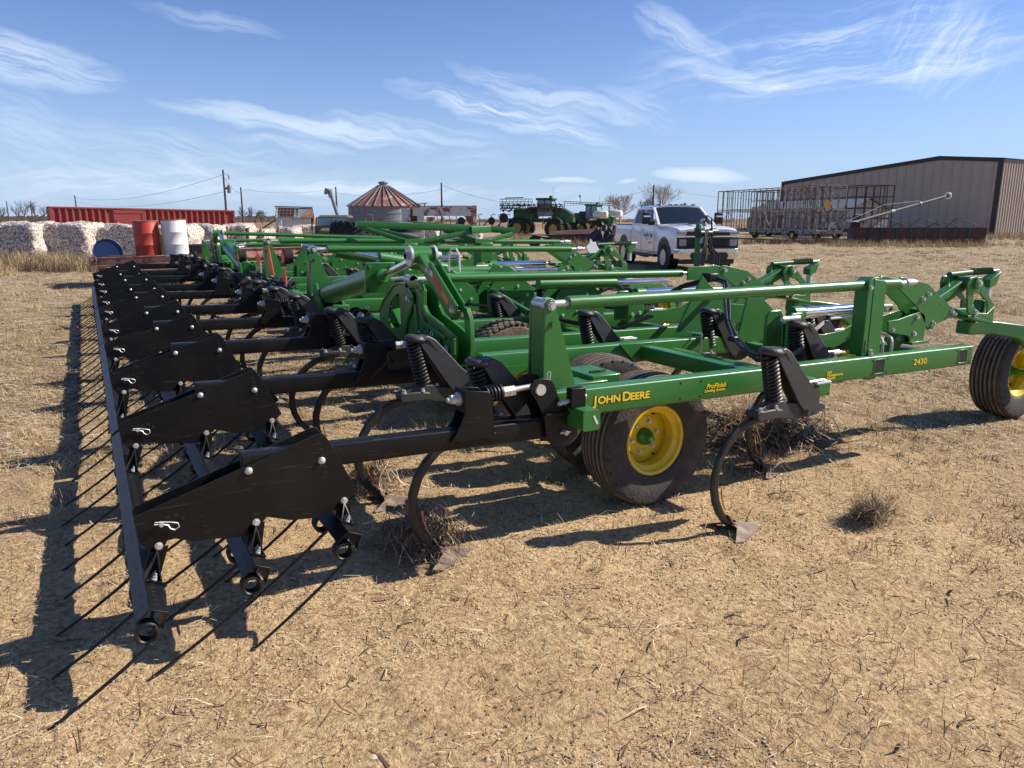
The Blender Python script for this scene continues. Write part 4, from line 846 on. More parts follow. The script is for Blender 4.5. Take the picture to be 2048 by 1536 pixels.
def ground_material():
    m = bpy.data.materials.new('dry_sandy_soil'); m.use_nodes = True; t = m.node_tree; b = t.nodes['Principled BSDF']; b.inputs['Roughness'].default_value = .95
    b.inputs['Specular IOR Level'].default_value = .2
    lk = t.links.new
    tcn = t.nodes.new('ShaderNodeTexCoord'); v = tcn.outputs['Object']
    def noise(s, d=6, r=.6, stretch=None):
        n = t.nodes.new('ShaderNodeTexNoise'); n.inputs['Scale'].default_value = s; n.inputs['Detail'].default_value = d; n.inputs['Roughness'].default_value = r
        if stretch:
            mp = t.nodes.new('ShaderNodeMapping'); mp.inputs['Scale'].default_value = stretch; mp.inputs['Rotation'].default_value = (0, 0, .5); lk(v, mp.inputs[0]); lk(mp.outputs[0], n.inputs['Vector'])
        else: lk(v, n.inputs['Vector'])
        return n.outputs[0]
    def ramp(f, a, c):
        mr = t.nodes.new('ShaderNodeMapRange'); mr.inputs[1].default_value = a; mr.inputs[2].default_value = c; lk(f, mr.inputs[0]); return mr.outputs[0]
    def mix(f, c1, c2):
        mx = t.nodes.new('ShaderNodeMix'); mx.data_type = 'RGBA'
        if isinstance(f, float): mx.inputs[0].default_value = f
        else: lk(f, mx.inputs[0])
        for i, c in ((6, c1), (7, c2)):
            if isinstance(c, tuple): mx.inputs[i].default_value = (*c, 1)
            else: lk(c, mx.inputs[i])
        return mx.outputs[2]
    sand = mix(ramp(noise(1.1), .35, .65), (.76, .535, .29), (.62, .43, .225))
    sand = mix(ramp(noise(38, 4), .40, .66), sand, (.36, .225, .115))
    sand = mix(ramp(noise(75, 3), .60, .72), sand, (.72, .53, .31))
    # trampled straw and old grass cover, growing thicker away from the bare patch near the camera
    sep_ = t.nodes.new('ShaderNodeSeparateXYZ'); lk(v, sep_.inputs[0])
    d = t.nodes.new('ShaderNodeVectorMath'); d.operation = 'DISTANCE'; lk(v, d.inputs[0]); d.inputs[1].default_value = (1.2, .8, 0)
    cover = ramp(d.outputs['Value'], 3.0, 7.5)
    thatch = mix(ramp(noise(26, 8, .7, (1, 3.0, 1)), .36, .62), (.125, .082, .048), (.46, .325, .185))
    thatch = mix(ramp(noise(.55, 5), .38, .62), thatch, mix(ramp(noise(30, 6, .7, (1, 3, 1)), .35, .65), (.19, .125, .07), (.50, .355, .20)))
    patch = t.nodes.new('ShaderNodeMath'); patch.operation = 'MULTIPLY'; lk(cover, patch.inputs[0]); lk(ramp(noise(.8, 5), .30, .60), patch.inputs[1])
    pm = t.nodes.new('ShaderNodeMath'); pm.operation = 'ADD'; pm.use_clamp = True; lk(patch.outputs[0], pm.inputs[0]); 
    pk = t.nodes.new('ShaderNodeMath'); pk.operation = 'MULTIPLY'; lk(cover, pk.inputs[0]); pk.inputs[1].default_value = .5; lk(pk.outputs[0], pm.inputs[1])
    dk = ramp(noise(6.5, 8, .75, (1, 2.2, 1)), .50, .63)
    dm = t.nodes.new('ShaderNodeMath'); dm.operation = 'MULTIPLY'; lk(dk, dm.inputs[0]); lk(cover, dm.inputs[1])
    dm2 = t.nodes.new('ShaderNodeMath'); dm2.operation = 'MULTIPLY'; lk(dm.outputs[0], dm2.inputs[0]); dm2.inputs[1].default_value = .75
    thatch = mix(dm2.outputs[0], thatch, (.11, .074, .045))
    col = mix(pm.outputs[0], sand, thatch)
    farc = mix(ramp(noise(.12, 8, .7, (1, 2.6, 1)), .35, .65), (.17, .122, .075), (.36, .262, .155))
    farc = mix(ramp(noise(3.2, 9, .8, (1, 2.6, 1)), .38, .62), farc, (.58, .43, .26))
    farc = mix(ramp(noise(2.2, 9, .8, (1, 2.6, 1)), .46, .62), farc, (.075, .052, .035))
    col = mix(ramp(d.outputs['Value'], 11, 20), col, farc)
    field = mix(ramp(noise(.006, 3), .4, .6), (.30, .20, .11), (.22, .115, .065))
    col = mix(ramp(d.outputs['Value'], 90, 150), col, field)
    lk(col, b.inputs['Base Color'])
    bn = t.nodes.new('ShaderNodeBump'); bn.inputs['Strength'].default_value = 1.0; bn.inputs['Distance'].default_value = .026
    ad = t.nodes.new('ShaderNodeMath'); ad.operation = 'ADD'; lk(noise(55, 6, .7), ad.inputs[0]); lk(noise(12, 6, .7), ad.inputs[1])
    lk(ad.outputs[0], bn.inputs['Height']); lk(bn.outputs[0], b.inputs['Normal'])
    return m
M['soil'] = ground_material()
# one sheet: fine in the foreground, coarser out to the horizon
def axis_steps(lo, hi, c0, c1, fine, growth=1.22):
    a = list(np.arange(c0, c1+1e-6, fine)); s = fine
    while a[-1] < hi: s *= growth; a.append(a[-1]+s)
    s = fine
    while a[0] > lo: s *= growth; a.insert(0, a[0]-s)
    return np.array(a)
gxs = axis_steps(-5000, 6000, -2.2, 7.2, .032); gys = axis_steps(-600, 6000, 1.2, 9.0, .032)
GX, GY = np.meshgrid(gxs, gys, indexing='ij')
fade = np.clip(1-(np.maximum(np.maximum(-2.2-GX, GX-7.2), np.maximum(1.2-GY, GY-9.0)))/3.0, 0, 1)
GZ = relief(GX, GY)*fade-.004
GZ = GZ+np.where(fade <= 0, (vnoise(GX, GY, 3.0, 5)-.5)*.05*np.clip(1-(np.hypot(GX, GY)-15)/60, 0, 1), 0)
V_ = np.stack([GX.ravel(), GY.ravel(), GZ.ravel()], 1); n1, n2 = GX.shape
I = np.arange(n1*n2).reshape(n1, n2); F_ = np.stack([I[:-1, :-1].ravel(), I[1:, :-1].ravel(), I[1:, 1:].ravel(), I[:-1, 1:].ravel()], 1)
g = np_mesh('ground', V_, F_, ['soil'], kind='structure', smooth=True)
# ---- litter
M['straw'] = material('pale_straw', (.50, .38, .21), .8, var=.3, scale=5, col2=(.62, .52, .36), mix=(.4, .65))
M['straw_dark'] = material('weathered_stalk', (.15, .09, .05), .85, var=.35, scale=6)
M['grass_dry'] = material('dry_grass', (.46, .34, .17), .8, var=.3, scale=4, col2=(.54, .42, .22), mix=(.4, .65))
M['pebble'] = material('pebble', (.46, .32, .185), .85, var=.35, scale=20, col2=(.60, .48, .33), mix=(.5, .6))
M['clod'] = material('soil_clod', (.26, .165, .09), .95, var=.4, scale=20)
M['twig'] = material('brown_twig', (.16, .085, .05), .8, var=.35, scale=12, col2=(.36, .25, .16), mix=(.6, .7))
rng = np.random.default_rng(11)
def sample_ground(n, rmin, rmax, p=1.0, half=.80):
    """points in front of the camera; p=1 spreads them evenly over angle and log distance-ish"""
    r = (rng.random(n)*(rmax**p-rmin**p)+rmin**p)**(1/p); a = YAW+(rng.random(n)*2-1)*half
    return r*np.sin(a), r*np.cos(a), r
def blades(x, y, z0, dirx, diry, length, lift, curve, width, twist=None):
    """ribbons of two segments; lift = rise of the tip, curve = sideways bow"""
    n = len(x); px, py = -diry, dirx
    ts = np.array([0, .5, 1.0]); V = np.zeros((n, 6, 3)); 
    for k, t_ in enumerate(ts):
        cx = x+dirx*length*t_+px*curve*math.sin(math.pi*t_); cy = y+diry*length*t_+py*curve*math.sin(math.pi*t_)
        cz = z0+(lift[:, 0]*(2*t_*(1-t_)*2)/1.0+lift[:, 1]*t_*t_)
        w = width*(1-.65*t_)
        V[:, 2*k, 0] = cx+px*w; V[:, 2*k, 1] = cy+py*w; V[:, 2*k, 2] = cz
        V[:, 2*k+1, 0] = cx-px*w; V[:, 2*k+1, 1] = cy-py*w; V[:, 2*k+1, 2] = cz+w*.5
    b = np.arange(n)[:, None]*6
    F = np.concatenate([b+np.array([[0, 2, 3, 1]]), b+np.array([[2, 4, 5, 3]])], 0)
    return V.reshape(-1, 3), F
def bare(x, y):
    """0 on the bare sand in the foreground, 1 on the straw-covered ground"""
    d = np.hypot(x-1.2, y-.8); return np.clip((d-2.2)/5.0, 0, 1)*.92+.08
def litter(name, label, n, rmin, rmax, lmin, lmax, w, mat, p, lift1=.012, lift2=.02, keep=None):
    x, y, r = sample_ground(n, rmin, rmax, p)
    k = rng.random(n) < (bare(x, y) if keep is None else keep(x, y)); k &= (vnoise(x, y, .5, 9)*.6+vnoise(x, y, .16, 10)*.6) > .42
    x, y, r = x[k], y[k], r[k]; n = len(x)
    a = rng.random(n)*2*np.pi; ln = rng.uniform(lmin, lmax, n)*(1+r*.02)
    lift = np.stack([rng.random(n)*lift1, rng.random(n)**2*lift2], 1)
    V, F = blades(x, y, relief(x, y)*1.0+.001, np.cos(a), np.sin(a), ln, lift, rng.normal(0, .18, n)*ln, w*(1+r*.16)*rng.uniform(.6, 1.3, n))
    o = np_mesh(name, V, F, [mat], kind='stuff', label=label, cat='straw'); return o
litter('straw_litter', 'pale straw scattered over the sandy soil', 150000, 1.9, 15, .015, .075, .0010, 'straw', .55)
litter('matted_straw', 'golden flattened straw across the middle of the yard', 90000, 6, 34, .04, .14, .0012, 'straw', .8, .02, .03)
litter('dark_stalk_litter', 'dark weathered stalks lying on the ground', 60000, 1.9, 15, .012, .07, .0012, 'straw_dark', .5, keep=lambda x, y: bare(x, y)*.75+.10)
litter('long_stalk_litter', 'long broken stalks lying on the sand', 450, 1.9, 10, .08, .24, .0018, 'straw_dark', .6, .02, .05, keep=lambda x, y: x*0+.7)
litter('bleached_stalk_litter', 'bleached stalks and leaves lying on the sand', 2300, 1.9, 12, .04, .13, .0018, 'straw', .6, .03, .04, keep=lambda x, y: x*0+.7)
def upright(name, label, n, rmin, rmax, hmin, hmax, w, mat, p, lean=.35, keep=None, cat='stubble'):
    x, y, r = sample_ground(n, rmin, rmax, p)
    k = vnoise(x, y, .8, 21) > .45
    if keep is not None: k &= keep(x, y)
    x, y, r = x[k], y[k], r[k]; n = len(x); a = rng.random(n)*2*np.pi; h = rng.uniform(hmin, hmax, n)
    V, F = blades(x, y, relief(x, y)-.005, np.cos(a), np.sin(a), h*lean*rng.random(n)+.002, np.stack([h*.05, h], 1), rng.normal(0, .03, n)*h, w*(1+r*.12)*np.ones(n))
    return np_mesh(name, V, F, [mat], kind='stuff', label=label, cat=cat)
upright('stubble', 'thin dark stalks standing upright in the soil', 3600, 2.0, 9, .03, .09, .0011, 'straw_dark', .8)
def tufts(name, label, centres, per, h0, h1, spread, w, mat, lean=.9):
    xs, ys, hs, rr = [], [], [], []
    for cx, cy, sc_, r in centres:
        k = int(per*(.6+.8*random.random())); 
        xs.append(cx+rng.normal(0, spread*sc_, k)); ys.append(cy+rng.normal(0, spread*sc_, k)); hs.append(rng.uniform(h0, h1, k)*sc_); rr.append(np.full(k, r))
    x = np.concatenate(xs); y = np.concatenate(ys); h = np.concatenate(hs); r = np.concatenate(rr); n = len(x); a = rng.random(n)*2*np.pi
    V, F = blades(x, y, relief(x, y)*np.clip(1-(r-9)/3, 0, 1)-.005, np.cos(a), np.sin(a), h*lean*rng.random(n), np.stack([h*.25, h*rng.uniform(.3, 1, n)], 1), rng.normal(0, .15, n)*h, w*(1+r*.14)*rng.uniform(.6, 1.2, n))
    return np_mesh(name, V, F, [mat], kind='stuff', label=label, cat='dry grass')
def centres(n, rmin, rmax, p, keep=lambda x, y: True, smin=.5, smax=1.3):
    out_ = []; x, y, r = sample_ground(n, rmin, rmax, p)
    for a, b, c in zip(x, y, r):
        if keep(a, b): out_.append((a, b, random.uniform(smin, smax), c))
    return out_
tufts('dry_grass_tufts', 'small tufts of dead grass dotted over the yard', centres(420, 3.0, 12, .8, lambda x, y: random.random() < bare(x, y)), 42, .03, .09, .035, .0010, 'grass_dry')
tufts('dry_grass_tufts', 'pale dry grass patches under and around the machine', centres(520, 4.5, 24, .7), 60, .04, .12, .06, .0010, 'grass_dry')
tufts('dark_grass_tufts', 'dead dark grass clumps in the yard', centres(300, 3.5, 20, .7), 40, .03, .09, .06, .0011, 'straw_dark')
tufts('far_dark_grass', 'dark dead grass across the middle of the yard', centres(1500, 9, 45, .6, smin=.6, smax=1.3), 26, .03, .10, .12, .0012, 'straw_dark')
tufts('far_dry_grass', 'dry grass thinly covering the far side of the yard', centres(4200, 17, 70, .6, smin=.7, smax=1.6), 24, .03, .10, .14, .0010, 'grass_dry')
# pebbles and clods
def pebbles(name, label, n, rmin, rmax, smin, smax, mat, p, keep, flat=.6):
    x, y, r = sample_ground(n, rmin, rmax, p); k = keep(x, y); x, y = x[k], y[k]; n = len(x)
    s = smin+(smax-smin)*rng.random(n)**3
    base = np.array([(1, 0, 0), (.3, .95, 0), (-.8, .6, 0), (-.8, -.6, 0), (.3, -.95, 0), (.1, .1, 1.0), (-.3, 0, .8)])
    a = rng.random(n)*6.28; c, sn = np.cos(a), np.sin(a)
    V = np.zeros((n, 7, 3)); j = rng.uniform(.7, 1.3, (n, 7))
    bx = base[:, 0][None]*j; by = base[:, 1][None]*j
    V[:, :, 0] = x[:, None]+(bx*c[:, None]-by*sn[:, None])*s[:, None]; V[:, :, 1] = y[:, None]+(bx*sn[:, None]+by*c[:, None])*s[:, None]
    V[:, :, 2] = relief(x, y)[:, None]-.001+(base[:, 2][None]*flat*j-.12)*s[:, None]
    f = np.array([(0, 1, 5), (1, 2, 6), (1, 6, 5), (2, 3, 6), (3, 4, 5), (3, 5, 6), (4, 0, 5)])
    F = (np.arange(n)[:, None, None]*7+f[None]).reshape(-1, 3)
    return np_mesh(name, V.reshape(-1, 3), F, [mat], kind='stuff', label=label, cat='pebbles')
pebbles('pebbles', 'small stones scattered on the sandy soil', 52000, 1.9, 7.5, .0012, .0075, 'pebble', .7, lambda x, y: vnoise(x, y, .7, 33) > .45)
pebbles('larger_stones', 'scattered pale and dark stones on the sand', 2600, 1.9, 8, .004, .016, 'pebble', .8, lambda x, y: vnoise(x, y, .9, 37) > .5, .75)
litter('dark_twigs', 'thick dark broken twigs lying on the sand', 240, 1.9, 9, .03, .13, .0038, 'straw_dark', .7, .012, .02, keep=lambda x, y: x*0+.8)
pebbles('soil_clods', 'crumbs of dark soil on the ground', 15000, 1.9, 8.5, .0015, .008, 'clod', .7, lambda x, y: vnoise(x, y, .5, 35) > .5, .7)
# ---- things lying about: tangles of stalks and a tumbleweed, single enough to name
def tangle(name, label, cat, c, rx, ry, h, n, mats, lmin, lmax, w, group=None, arc=.5):
    x = rng.normal(0, rx*.45, n); y = rng.normal(0, ry*.45, n); z = np.abs(rng.normal(0, h*.35, n))*np.exp(-((x/rx)**2+(y/ry)**2))+.004
    a = rng.random(n)*6.28; ln = rng.uniform(lmin, lmax, n)
    V, F = blades(x-np.cos(a)*ln/2, y-np.sin(a)*ln/2, z, np.cos(a), np.sin(a), ln, np.stack([rng.random(n)*h*arc, rng.normal(0, h*.3, n)], 1), rng.normal(0, .2, n)*ln, w*rng.uniform(.6, 1.4, n))
    V[:, 2] = np.maximum(V[:, 2], .003)
    o = np_mesh(name, V, F, mats, midx=(rng.random(len(F)) < .25).astype(int)); o.location = c; tag(o, label, cat, group); return o
tangle('stalk_tangle', 'large tangle of brown cotton stalks caught under the rail behind the orange-striped shank', 'stalk tangle', (4.45, 3.95, 0), .52, .34, .30, 2300, ['twig', 'straw'], .10, .42, .0040, arc=.25)
tangle('stalk_tangle', 'bunch of dry stalks raked up by the nearest harrow-side shank', 'stalk tangle', (1.36, 3.42, 0), .20, .22, .22, 700, ['twig', 'straw'], .05, .26, .0022)
tangle('stalk_tangle', 'bunch of dry stalks hung on the second shank behind the harrow arms', 'stalk tangle', (1.40, 4.35, 0), .20, .22, .20, 480, ['twig', 'straw'], .05, .26, .0026)
tangle('stalk_tangle', 'loose stalks wrapped on the shank behind the orange-striped one', 'stalk tangle', (3.78, 3.42, 0), .16, .2, .26, 160, ['twig', 'straw'], .05, .3, .0024)
def tumbleweed(name, label, c, rx, ry, rz, n):
    th = rng.random(n)*6.283; ph = np.arccos(1-2*rng.random(n)); rad = .35+.65*rng.random(n)**.5
    d = np.stack([np.sin(ph)*np.cos(th), np.sin(ph)*np.sin(th), np.abs(np.cos(ph))], 1); rad *= .75+.5*np.sin(3*th+1)*np.sin(2*th)
    p = d*rad[:, None]*np.array([rx, ry, rz]); a = rng.random(n)*6.283; ln = rng.uniform(.03, .10, n)
    V, F = blades(p[:, 0], p[:, 1], p[:, 2]+.01, np.cos(a), np.sin(a), ln, np.stack([rng.normal(.01, .02, n), rng.normal(0, .03, n)], 1), rng.normal(0, .35, n)*ln, .0013*rng.uniform(.6, 1.4, n))
    V[:, 2] = np.maximum(V[:, 2], .002)
    o = np_mesh(name, V, F, ['straw_dark', 'straw'], midx=(np.repeat(np.tile((rng.random(n) < .13), 2), 1)).astype(int)); o.location = c; tag(o, label, 'tumbleweed'); return o
tumbleweed('tumbleweed', 'round dark dead weed lying alone on the sand right of the nearest sweep', (3.74, 2.52, 0), .15, .13, .10, 1700)
# ------------------------------------------------------------------ the yard beyond the machine
def rusty(name, base, rust, mix=(.45, .58), scale=2.5, rough=.75): return material(name, base, rough, var=.2, scale=scale, col2=rust, mix=mix, det=9, bump=.1, bscale=25)
M['container'] = rusty('red_container_paint', (.27, .040, .038), (.20, .05, .045), (.5, .75), 1.2)
M['cotton'] = material('weathered_cotton', (.72, .64, .57), .95, var=.1, scale=15, col2=(.15, .095, .065), mix=(.42, .60), det=10, bump=1.0, bscale=22)
M['drum_red'] = rusty('red_drum_paint', (.42, .045, .025), (.22, .06, .03), (.58, .7), 5, .5)
M['drum_white'] = rusty('white_drum_paint', (.68, .68, .66), (.30, .22, .16), (.66, .75), 5, .5)
M['drum_blue'] = rusty('blue_drum_paint', (.015, .04, .13), (.02, .05, .15), (.5, .7), 5, .45)
M['rust'] = rusty('rusted_steel', (.16, .06, .035), (.30, .13, .07), (.4, .65), 4)
M['rustwhite'] = rusty('flaking_white_on_rust', (.58, .54, .49), (.24, .09, .055), (.52, .60), 2.6)
M['rustpink'] = rusty('faded_red_beam', (.36, .20, .16), (.17, .06, .035), (.48, .60), 3.5)
M['brownpanel'] = rusty('brown_panel', (.055, .026, .024), (.09, .045, .035), (.45, .65), 1.5)
M['brown_stain'] = material('brown_stain', (.075, .038, .033), .8, var=.3, scale=2)
M['galv'] = material('galvanised_sheet', (.20, .215, .24), .6, metal=.15, var=.2, scale=2)
M['roof_rust'] = rusty('rusted_roof_sheet', (.20, .085, .058), (.46, .38, .33), (.58, .68), 1.1)
M['white_old'] = rusty('weathered_white_board', (.62, .61, .60), (.38, .32, .27), (.5, .72), 1.5)
M['tan_steel'] = material('tan_wall_sheet', (.41, .33, .27), .6, var=.05, scale=.4)
M['grey_board'] = rusty('grey_weathered_board', (.34, .33, .33), (.20, .16, .14), (.45, .65), 1.2)
M['brown_trim'] = material('dark_brown_trim', (.030, .018, .017), .5, var=.1)
M['dull_yellow'] = material('dusty_yellow_rim', (.34, .24, .05), .6, var=.3, scale=3)
M['grey_tube'] = material('weathered_grey_tube', (.035, .037, .042), .7, var=.2)
M['wood'] = material('weathered_pole_wood', (.085, .062, .048), .85, var=.3, scale=6)
M['wire'] = material('power_wire', (.10, .10, .11), .5, var=.1)
M['bark'] = material('grey_bark', (.42, .36, .31), .9, var=.3, scale=3)
M['bark_dark'] = material('dark_bark', (.11, .09, .075), .9, var=.3, scale=3)
M['bush'] = material('distant_brush', (.16, .125, .095), .95, var=.45, scale=.35)
M['cage'] = rusty('cream_trailer_paint', (.36, .33, .26), (.12, .055, .035), (.47, .58), 3)
M['cage_dark'] = rusty('dark_rusted_frame', (.045, .026, .022), (.10, .05, .035), (.5, .65), 3)
M['wiremesh'] = material('wire_mesh', (.28, .26, .24), .6, var=.2)
M['blue'] = material('blue_implement_paint', (.03, .075, .14), .5, var=.3, scale=4)
M['tank'] = material('white_poly_tank', (.78, .74, .64), .5, var=.06)
M['glass'] = material('dark_glass', (.012, .017, .024), .12, var=.1, spec=.35)
M['cabglass'] = material('pale_cab_glass', (.22, .34, .38), .08, var=.2, scale=1)
M['white_paint'] = material('white_truck_paint', (.80, .80, .80), .22, var=.03, scale=2, coat=.8)
M['chrome_trim'] = material('chrome_trim', (.72, .73, .75), .12, metal=1, var=.05)
M['plastic'] = material('black_plastic', (.014, .014, .015), .5, var=.2)
M['lamp'] = material('headlamp_glass', (.30, .29, .27), .12, var=.2, scale=12, coat=.5)
M['gold'] = material('gold_badge', (.62, .42, .10), .3, metal=.6, var=.05)
M['rubber'] = material('black_rubber', (.018, .018, .018), .8, var=.3, scale=8, bump=.2, bscale=40)
M['old_rubber'] = material('faded_rubber', (.15, .135, .115), .9, var=.25, scale=8, bump=.3, bscale=40)
M['rim_silver'] = material('silver_wheel', (.55, .55, .56), .3, metal=.7, var=.15, scale=10)
M['old_truck'] = rusty('faded_olive_cab', (.11, .085, .05), (.05, .035, .025), (.5, .65), 4)
M['weed'] = material('tall_dry_weed', (.36, .26, .13), .9, var=.35, scale=2.5, col2=(.48, .37, .20), mix=(.4, .65))
M['weed_dark'] = material('brown_dead_weed', (.13, .085, .055), .9, var=.35, scale=2.5)
M['door_green'] = material('green_door_lettering', (.03, .16, .07), .5, var=.1)
M['plate_red'] = material('red_front_plate', (.45, .03, .04), .4, var=.1)
M['lettering_white'] = material('white_lettering', (.8, .8, .8), .5, var=.03)
M['lettering_grey'] = material('grey_lettering', (.22, .23, .25), .5, var=.03)
# ---- long red shipping container
def container():
    a = place(101, 54.5); b = place(470, 62); ang = math.atan2(b.y-a.y, b.x-a.x); Ln = (b-a).length
    t = thing('shipping_container', 'long corrugated red shipping container with a flat side door behind the cotton bales', 'container', a, ang)
    H = 2.62; dz = -.12
    def drop(x): return dz-.20*x/Ln
    m = MB(); n = int(Ln/.36); prof = []
    d0, d1 = 4.05, 6.1
    x = .12
    def corr(x0, x1):
        pr = []; x = x0; k = 0
        while x < x1-.3: pr += [(x, 0), (x+.10, 0), (x+.16, .13), (x+.28, .13)]; x += .42
        pr.append((x1, 0)); return pr
    for x0, x1 in ((.12, d0), (d1, Ln-.12)):
        pr = corr(x0, x1)
        m.loft([[(px, py, z+drop(px)) for px, py in pr] for z in (.14, H-.10)], cap=False, close=False)
    obj('side_panel', m, 'container', t, smooth=0)
    obj('flat_door', MB().box(((d0+d1)/2, .03, H/2+drop(5)), (d1-d0, .05, H-.25)), 'container', t)
    obj('door_frame', MB().box(((d0+d1)/2, -.012, H-.36+drop(5)), (d1-d0-.2, .03, .05)).box((d1-.12, -.012, H/2+drop(5)), (.05, .03, H-.6)).box((d0+.14, -.012, H-.9+drop(5)), (.05, .03, .12)), 'container', t)
    f = MB(); f.beam((0, .03, H-.05+drop(0)), (Ln, .03, H-.05+drop(Ln)), .10, .12).beam((0, .03, .08+drop(0)), (Ln, .03, .08+drop(Ln)), .10, .16)
    for x in (.06, Ln-.06): f.box((x, .03, H/2+drop(x)), (.14, .14, H))
    f.beam((0, 2.4, H-.05+drop(0)), (Ln, 2.4, H-.05+drop(Ln)), .10, .12)
    obj('frame', f, 'container', t)
    obj('far_walls', MB().box((Ln/2, 2.42, H/2+drop(5)), (Ln-.1, .04, H-.1)).box((.03, 1.2, H/2+drop(0)), (.05, 2.3, H-.1)).box((Ln-.03, 1.2, H/2+drop(Ln)), (.05, 2.3, H-.1)), 'container', t)
    rp = MB(); rp.loft([[(0, .02, H+.0+drop(0)), (0, 2.42, H+drop(0))], [(Ln, .02, H+drop(Ln)), (Ln, 2.42, H+drop(Ln))]], cap=False, close=False)
    obj('roof_sheet', rp, 'container', t)
container()
# ---- cotton bales in a row
def bale(u, D, w, h, dep, label, rz=0.0):
    a = place(u, D); t_ = -YAW+rz
    nx, ny, nz = 26, 22, 20; m = MB(); idx = {}
    def add(p):
        k = tuple(round(c, 4) for c in p)
        if k not in idx: idx[k] = len(m.v); m.v.append(k)
        return idx[k]
    def face(f, na, nb):
        for i in range(na):
            for j in range(nb): m.f.append((add(f(i/na, j/nb)), add(f((i+1)/na, j/nb)), add(f((i+1)/na, (j+1)/nb)), add(f(i/na, (j+1)/nb))))
    face(lambda s, q: (s-.5, -.5, q), nx, nz); face(lambda s, q: (.5-s, .5, q), nx, nz); face(lambda s, q: (-.5, .5-s, q), ny, nz); face(lambda s, q: (.5, s-.5, q), ny, nz); face(lambda s, q: (s-.5, q-.5, 1), nx, ny)
    V = np.array(m.v); c = V-np.array([0, 0, .45]); r = (np.abs(c[:, 0]/.5)**9+np.abs(c[:, 1]/.5)**9+np.abs(c[:, 2]/.56)**9)**(1/9); V = np.array([0, 0, .45])+c/np.maximum(r, 1e-3)[:, None]
    V = V*np.array([w*1.10, dep, h]); s_ = random.randint(0, 99)
    nrm = c/np.linalg.norm(c, axis=1)[:, None]
    d = (vnoise(V[:, 0]+V[:, 1]*.7, V[:, 2]*1.1+V[:, 1]*.4, .11, s_)-.5)*.10+(vnoise(V[:, 0]*.8+V[:, 1], V[:, 2], .5, s_+1)-.5)*.16
    V += nrm*d[:, None]; V[:, 2] = np.where(V[:, 2] < .05, -.05, V[:, 2])
    mb = MB(); mb.v = [tuple(v) for v in V]; mb.f = m.f
    o = obj('cotton_bale', mb, 'cotton', None, smooth=60); o.location = a; o.rotation_euler = (0, 0, t_)
    tag(o, label, 'cotton bale', 'cotton bales in a long row')
BL = [(38, 29.6, 1.95, 1.50, 1.8, 'ragged white cotton bale at the left edge with weeds against it'), (139, 30.3, 1.85, 1.47, 1.8, 'cotton bale behind the blue drum, second of the row'), (243, 31.2, 2.05, 1.40, 1.8, 'cotton bale standing behind the red drum'),
      (345, 33.0, 1.8, 1.40, 1.8, 'cotton bale right behind the white drum'), (408, 35.5, 1.45, 1.36, 1.7, 'cotton bale behind the black tyre on the flatbed'), (468, 38, 1.5, 1.40, 1.8, 'cotton bale just right of the red container end'), (520, 40.5, 1.0, 1.16, 1.6, 'small low cotton bale by the wooden fence posts'),
      (566, 42.5, 1.6, 1.16, 1.7, 'cotton bale in front of the broken shed'), (622, 44.5, 1.95, 1.25, 1.9, 'cotton bale left of the old truck cab'), (700, 47, 1.9, 1.10, 1.9, 'cotton bale hidden behind the big tractor tyre'), (772, 48, 1.9, 1.05, 1.9, 'cotton bale below the grain bin'), (845, 49, 2.0, 1.05, 1.9, 'cotton bale under the rusty gantry'), (925, 50, 2.3, 1.12, 1.9, 'last cotton bale of the row, beside the rusty gantry post')]
for b_ in BL: bale(*b_, rz=random.uniform(-.06, .06))
for u_, D_, h_, lab in ((453, 33, 1.35, 'thin rusty fence post right of the container end'), (492, 35, 1.25, 'dark wooden fence post in front of the small low bale'), (519, 36, 1.2, 'leaning thin fence post between two cotton bales'), (553, 37, 1.3, 'rusty fence post in front of the broken shed'), (625, 40, 1.5, 'stout red-brown post left of the old truck cab')):
    fp_ = obj('fence_post', MB().tube([(0, 0, -.1), (random.uniform(-.06, .06), 0, h_*.9), (random.uniform(-.06, .06), 0, h_)], .045 if u_ != 492 else .08, 8), 'rust' if u_ != 492 else 'wood'); fp_.location = place(u_, D_); tag(fp_, lab, 'fence post', 'fence posts before the bales')
# ---- rusted flatbed frame and what stands on it
fa = place(378, 23.6); fb_ = place(835, 29.5); fang = math.atan2(fb_.y-fa.y, fb_.x-fa.x); fl = (fb_.xy-fa.xy).length
ft = thing('flatbed_frame', 'low rusted red steel flatbed frame carrying loose tyres behind the machine', 'flatbed frame', fa, fang)
def ibeam(m, p0, p1, h=.22, w=.12, t=.02):
    p0 = Vector(p0); p1 = Vector(p1)
    for dz in (h/2-t/2, -h/2+t/2): m.beam(p0+Vector((0, 0, dz)), p1+Vector((0, 0, dz)), w, t, .002)
    return m.beam(p0, p1, t, h-2*t, .002)
obj('side_beam', ibeam(MB(), (.4, 0, .60), (fl, 0, .60), .26, .14), 'rustpink', ft); obj('side_beam', ibeam(MB(), (0, 2.2, .60), (fl, 2.2, .60), .26, .14), 'rustpink', ft)
obj('end_beam', MB().beam((.35, -.1, .58), (-.35, 1.0, .56), .12, .16).beam((-.35, 1.0, .56), (0, 2.3, .6), .12, .16), 'rust', ft)
obj('lower_rail', MB().beam((.3, .1, .36), (fl, .1, .34), .06, .10), 'rust', ft)
for k in range(9): obj('cross_member', MB().beam((.8+k*fl/9, .05, .66), (.8+k*fl/9, 2.15, .66), .12, .10), 'rust', ft)
obj('deck_planks', MB().box((1.5, 1.1, .728), (2.6, 2.0, .03)).box((fl-2.0, 1.1, .728), (3.8, 2.0, .03)), 'wood', ft)
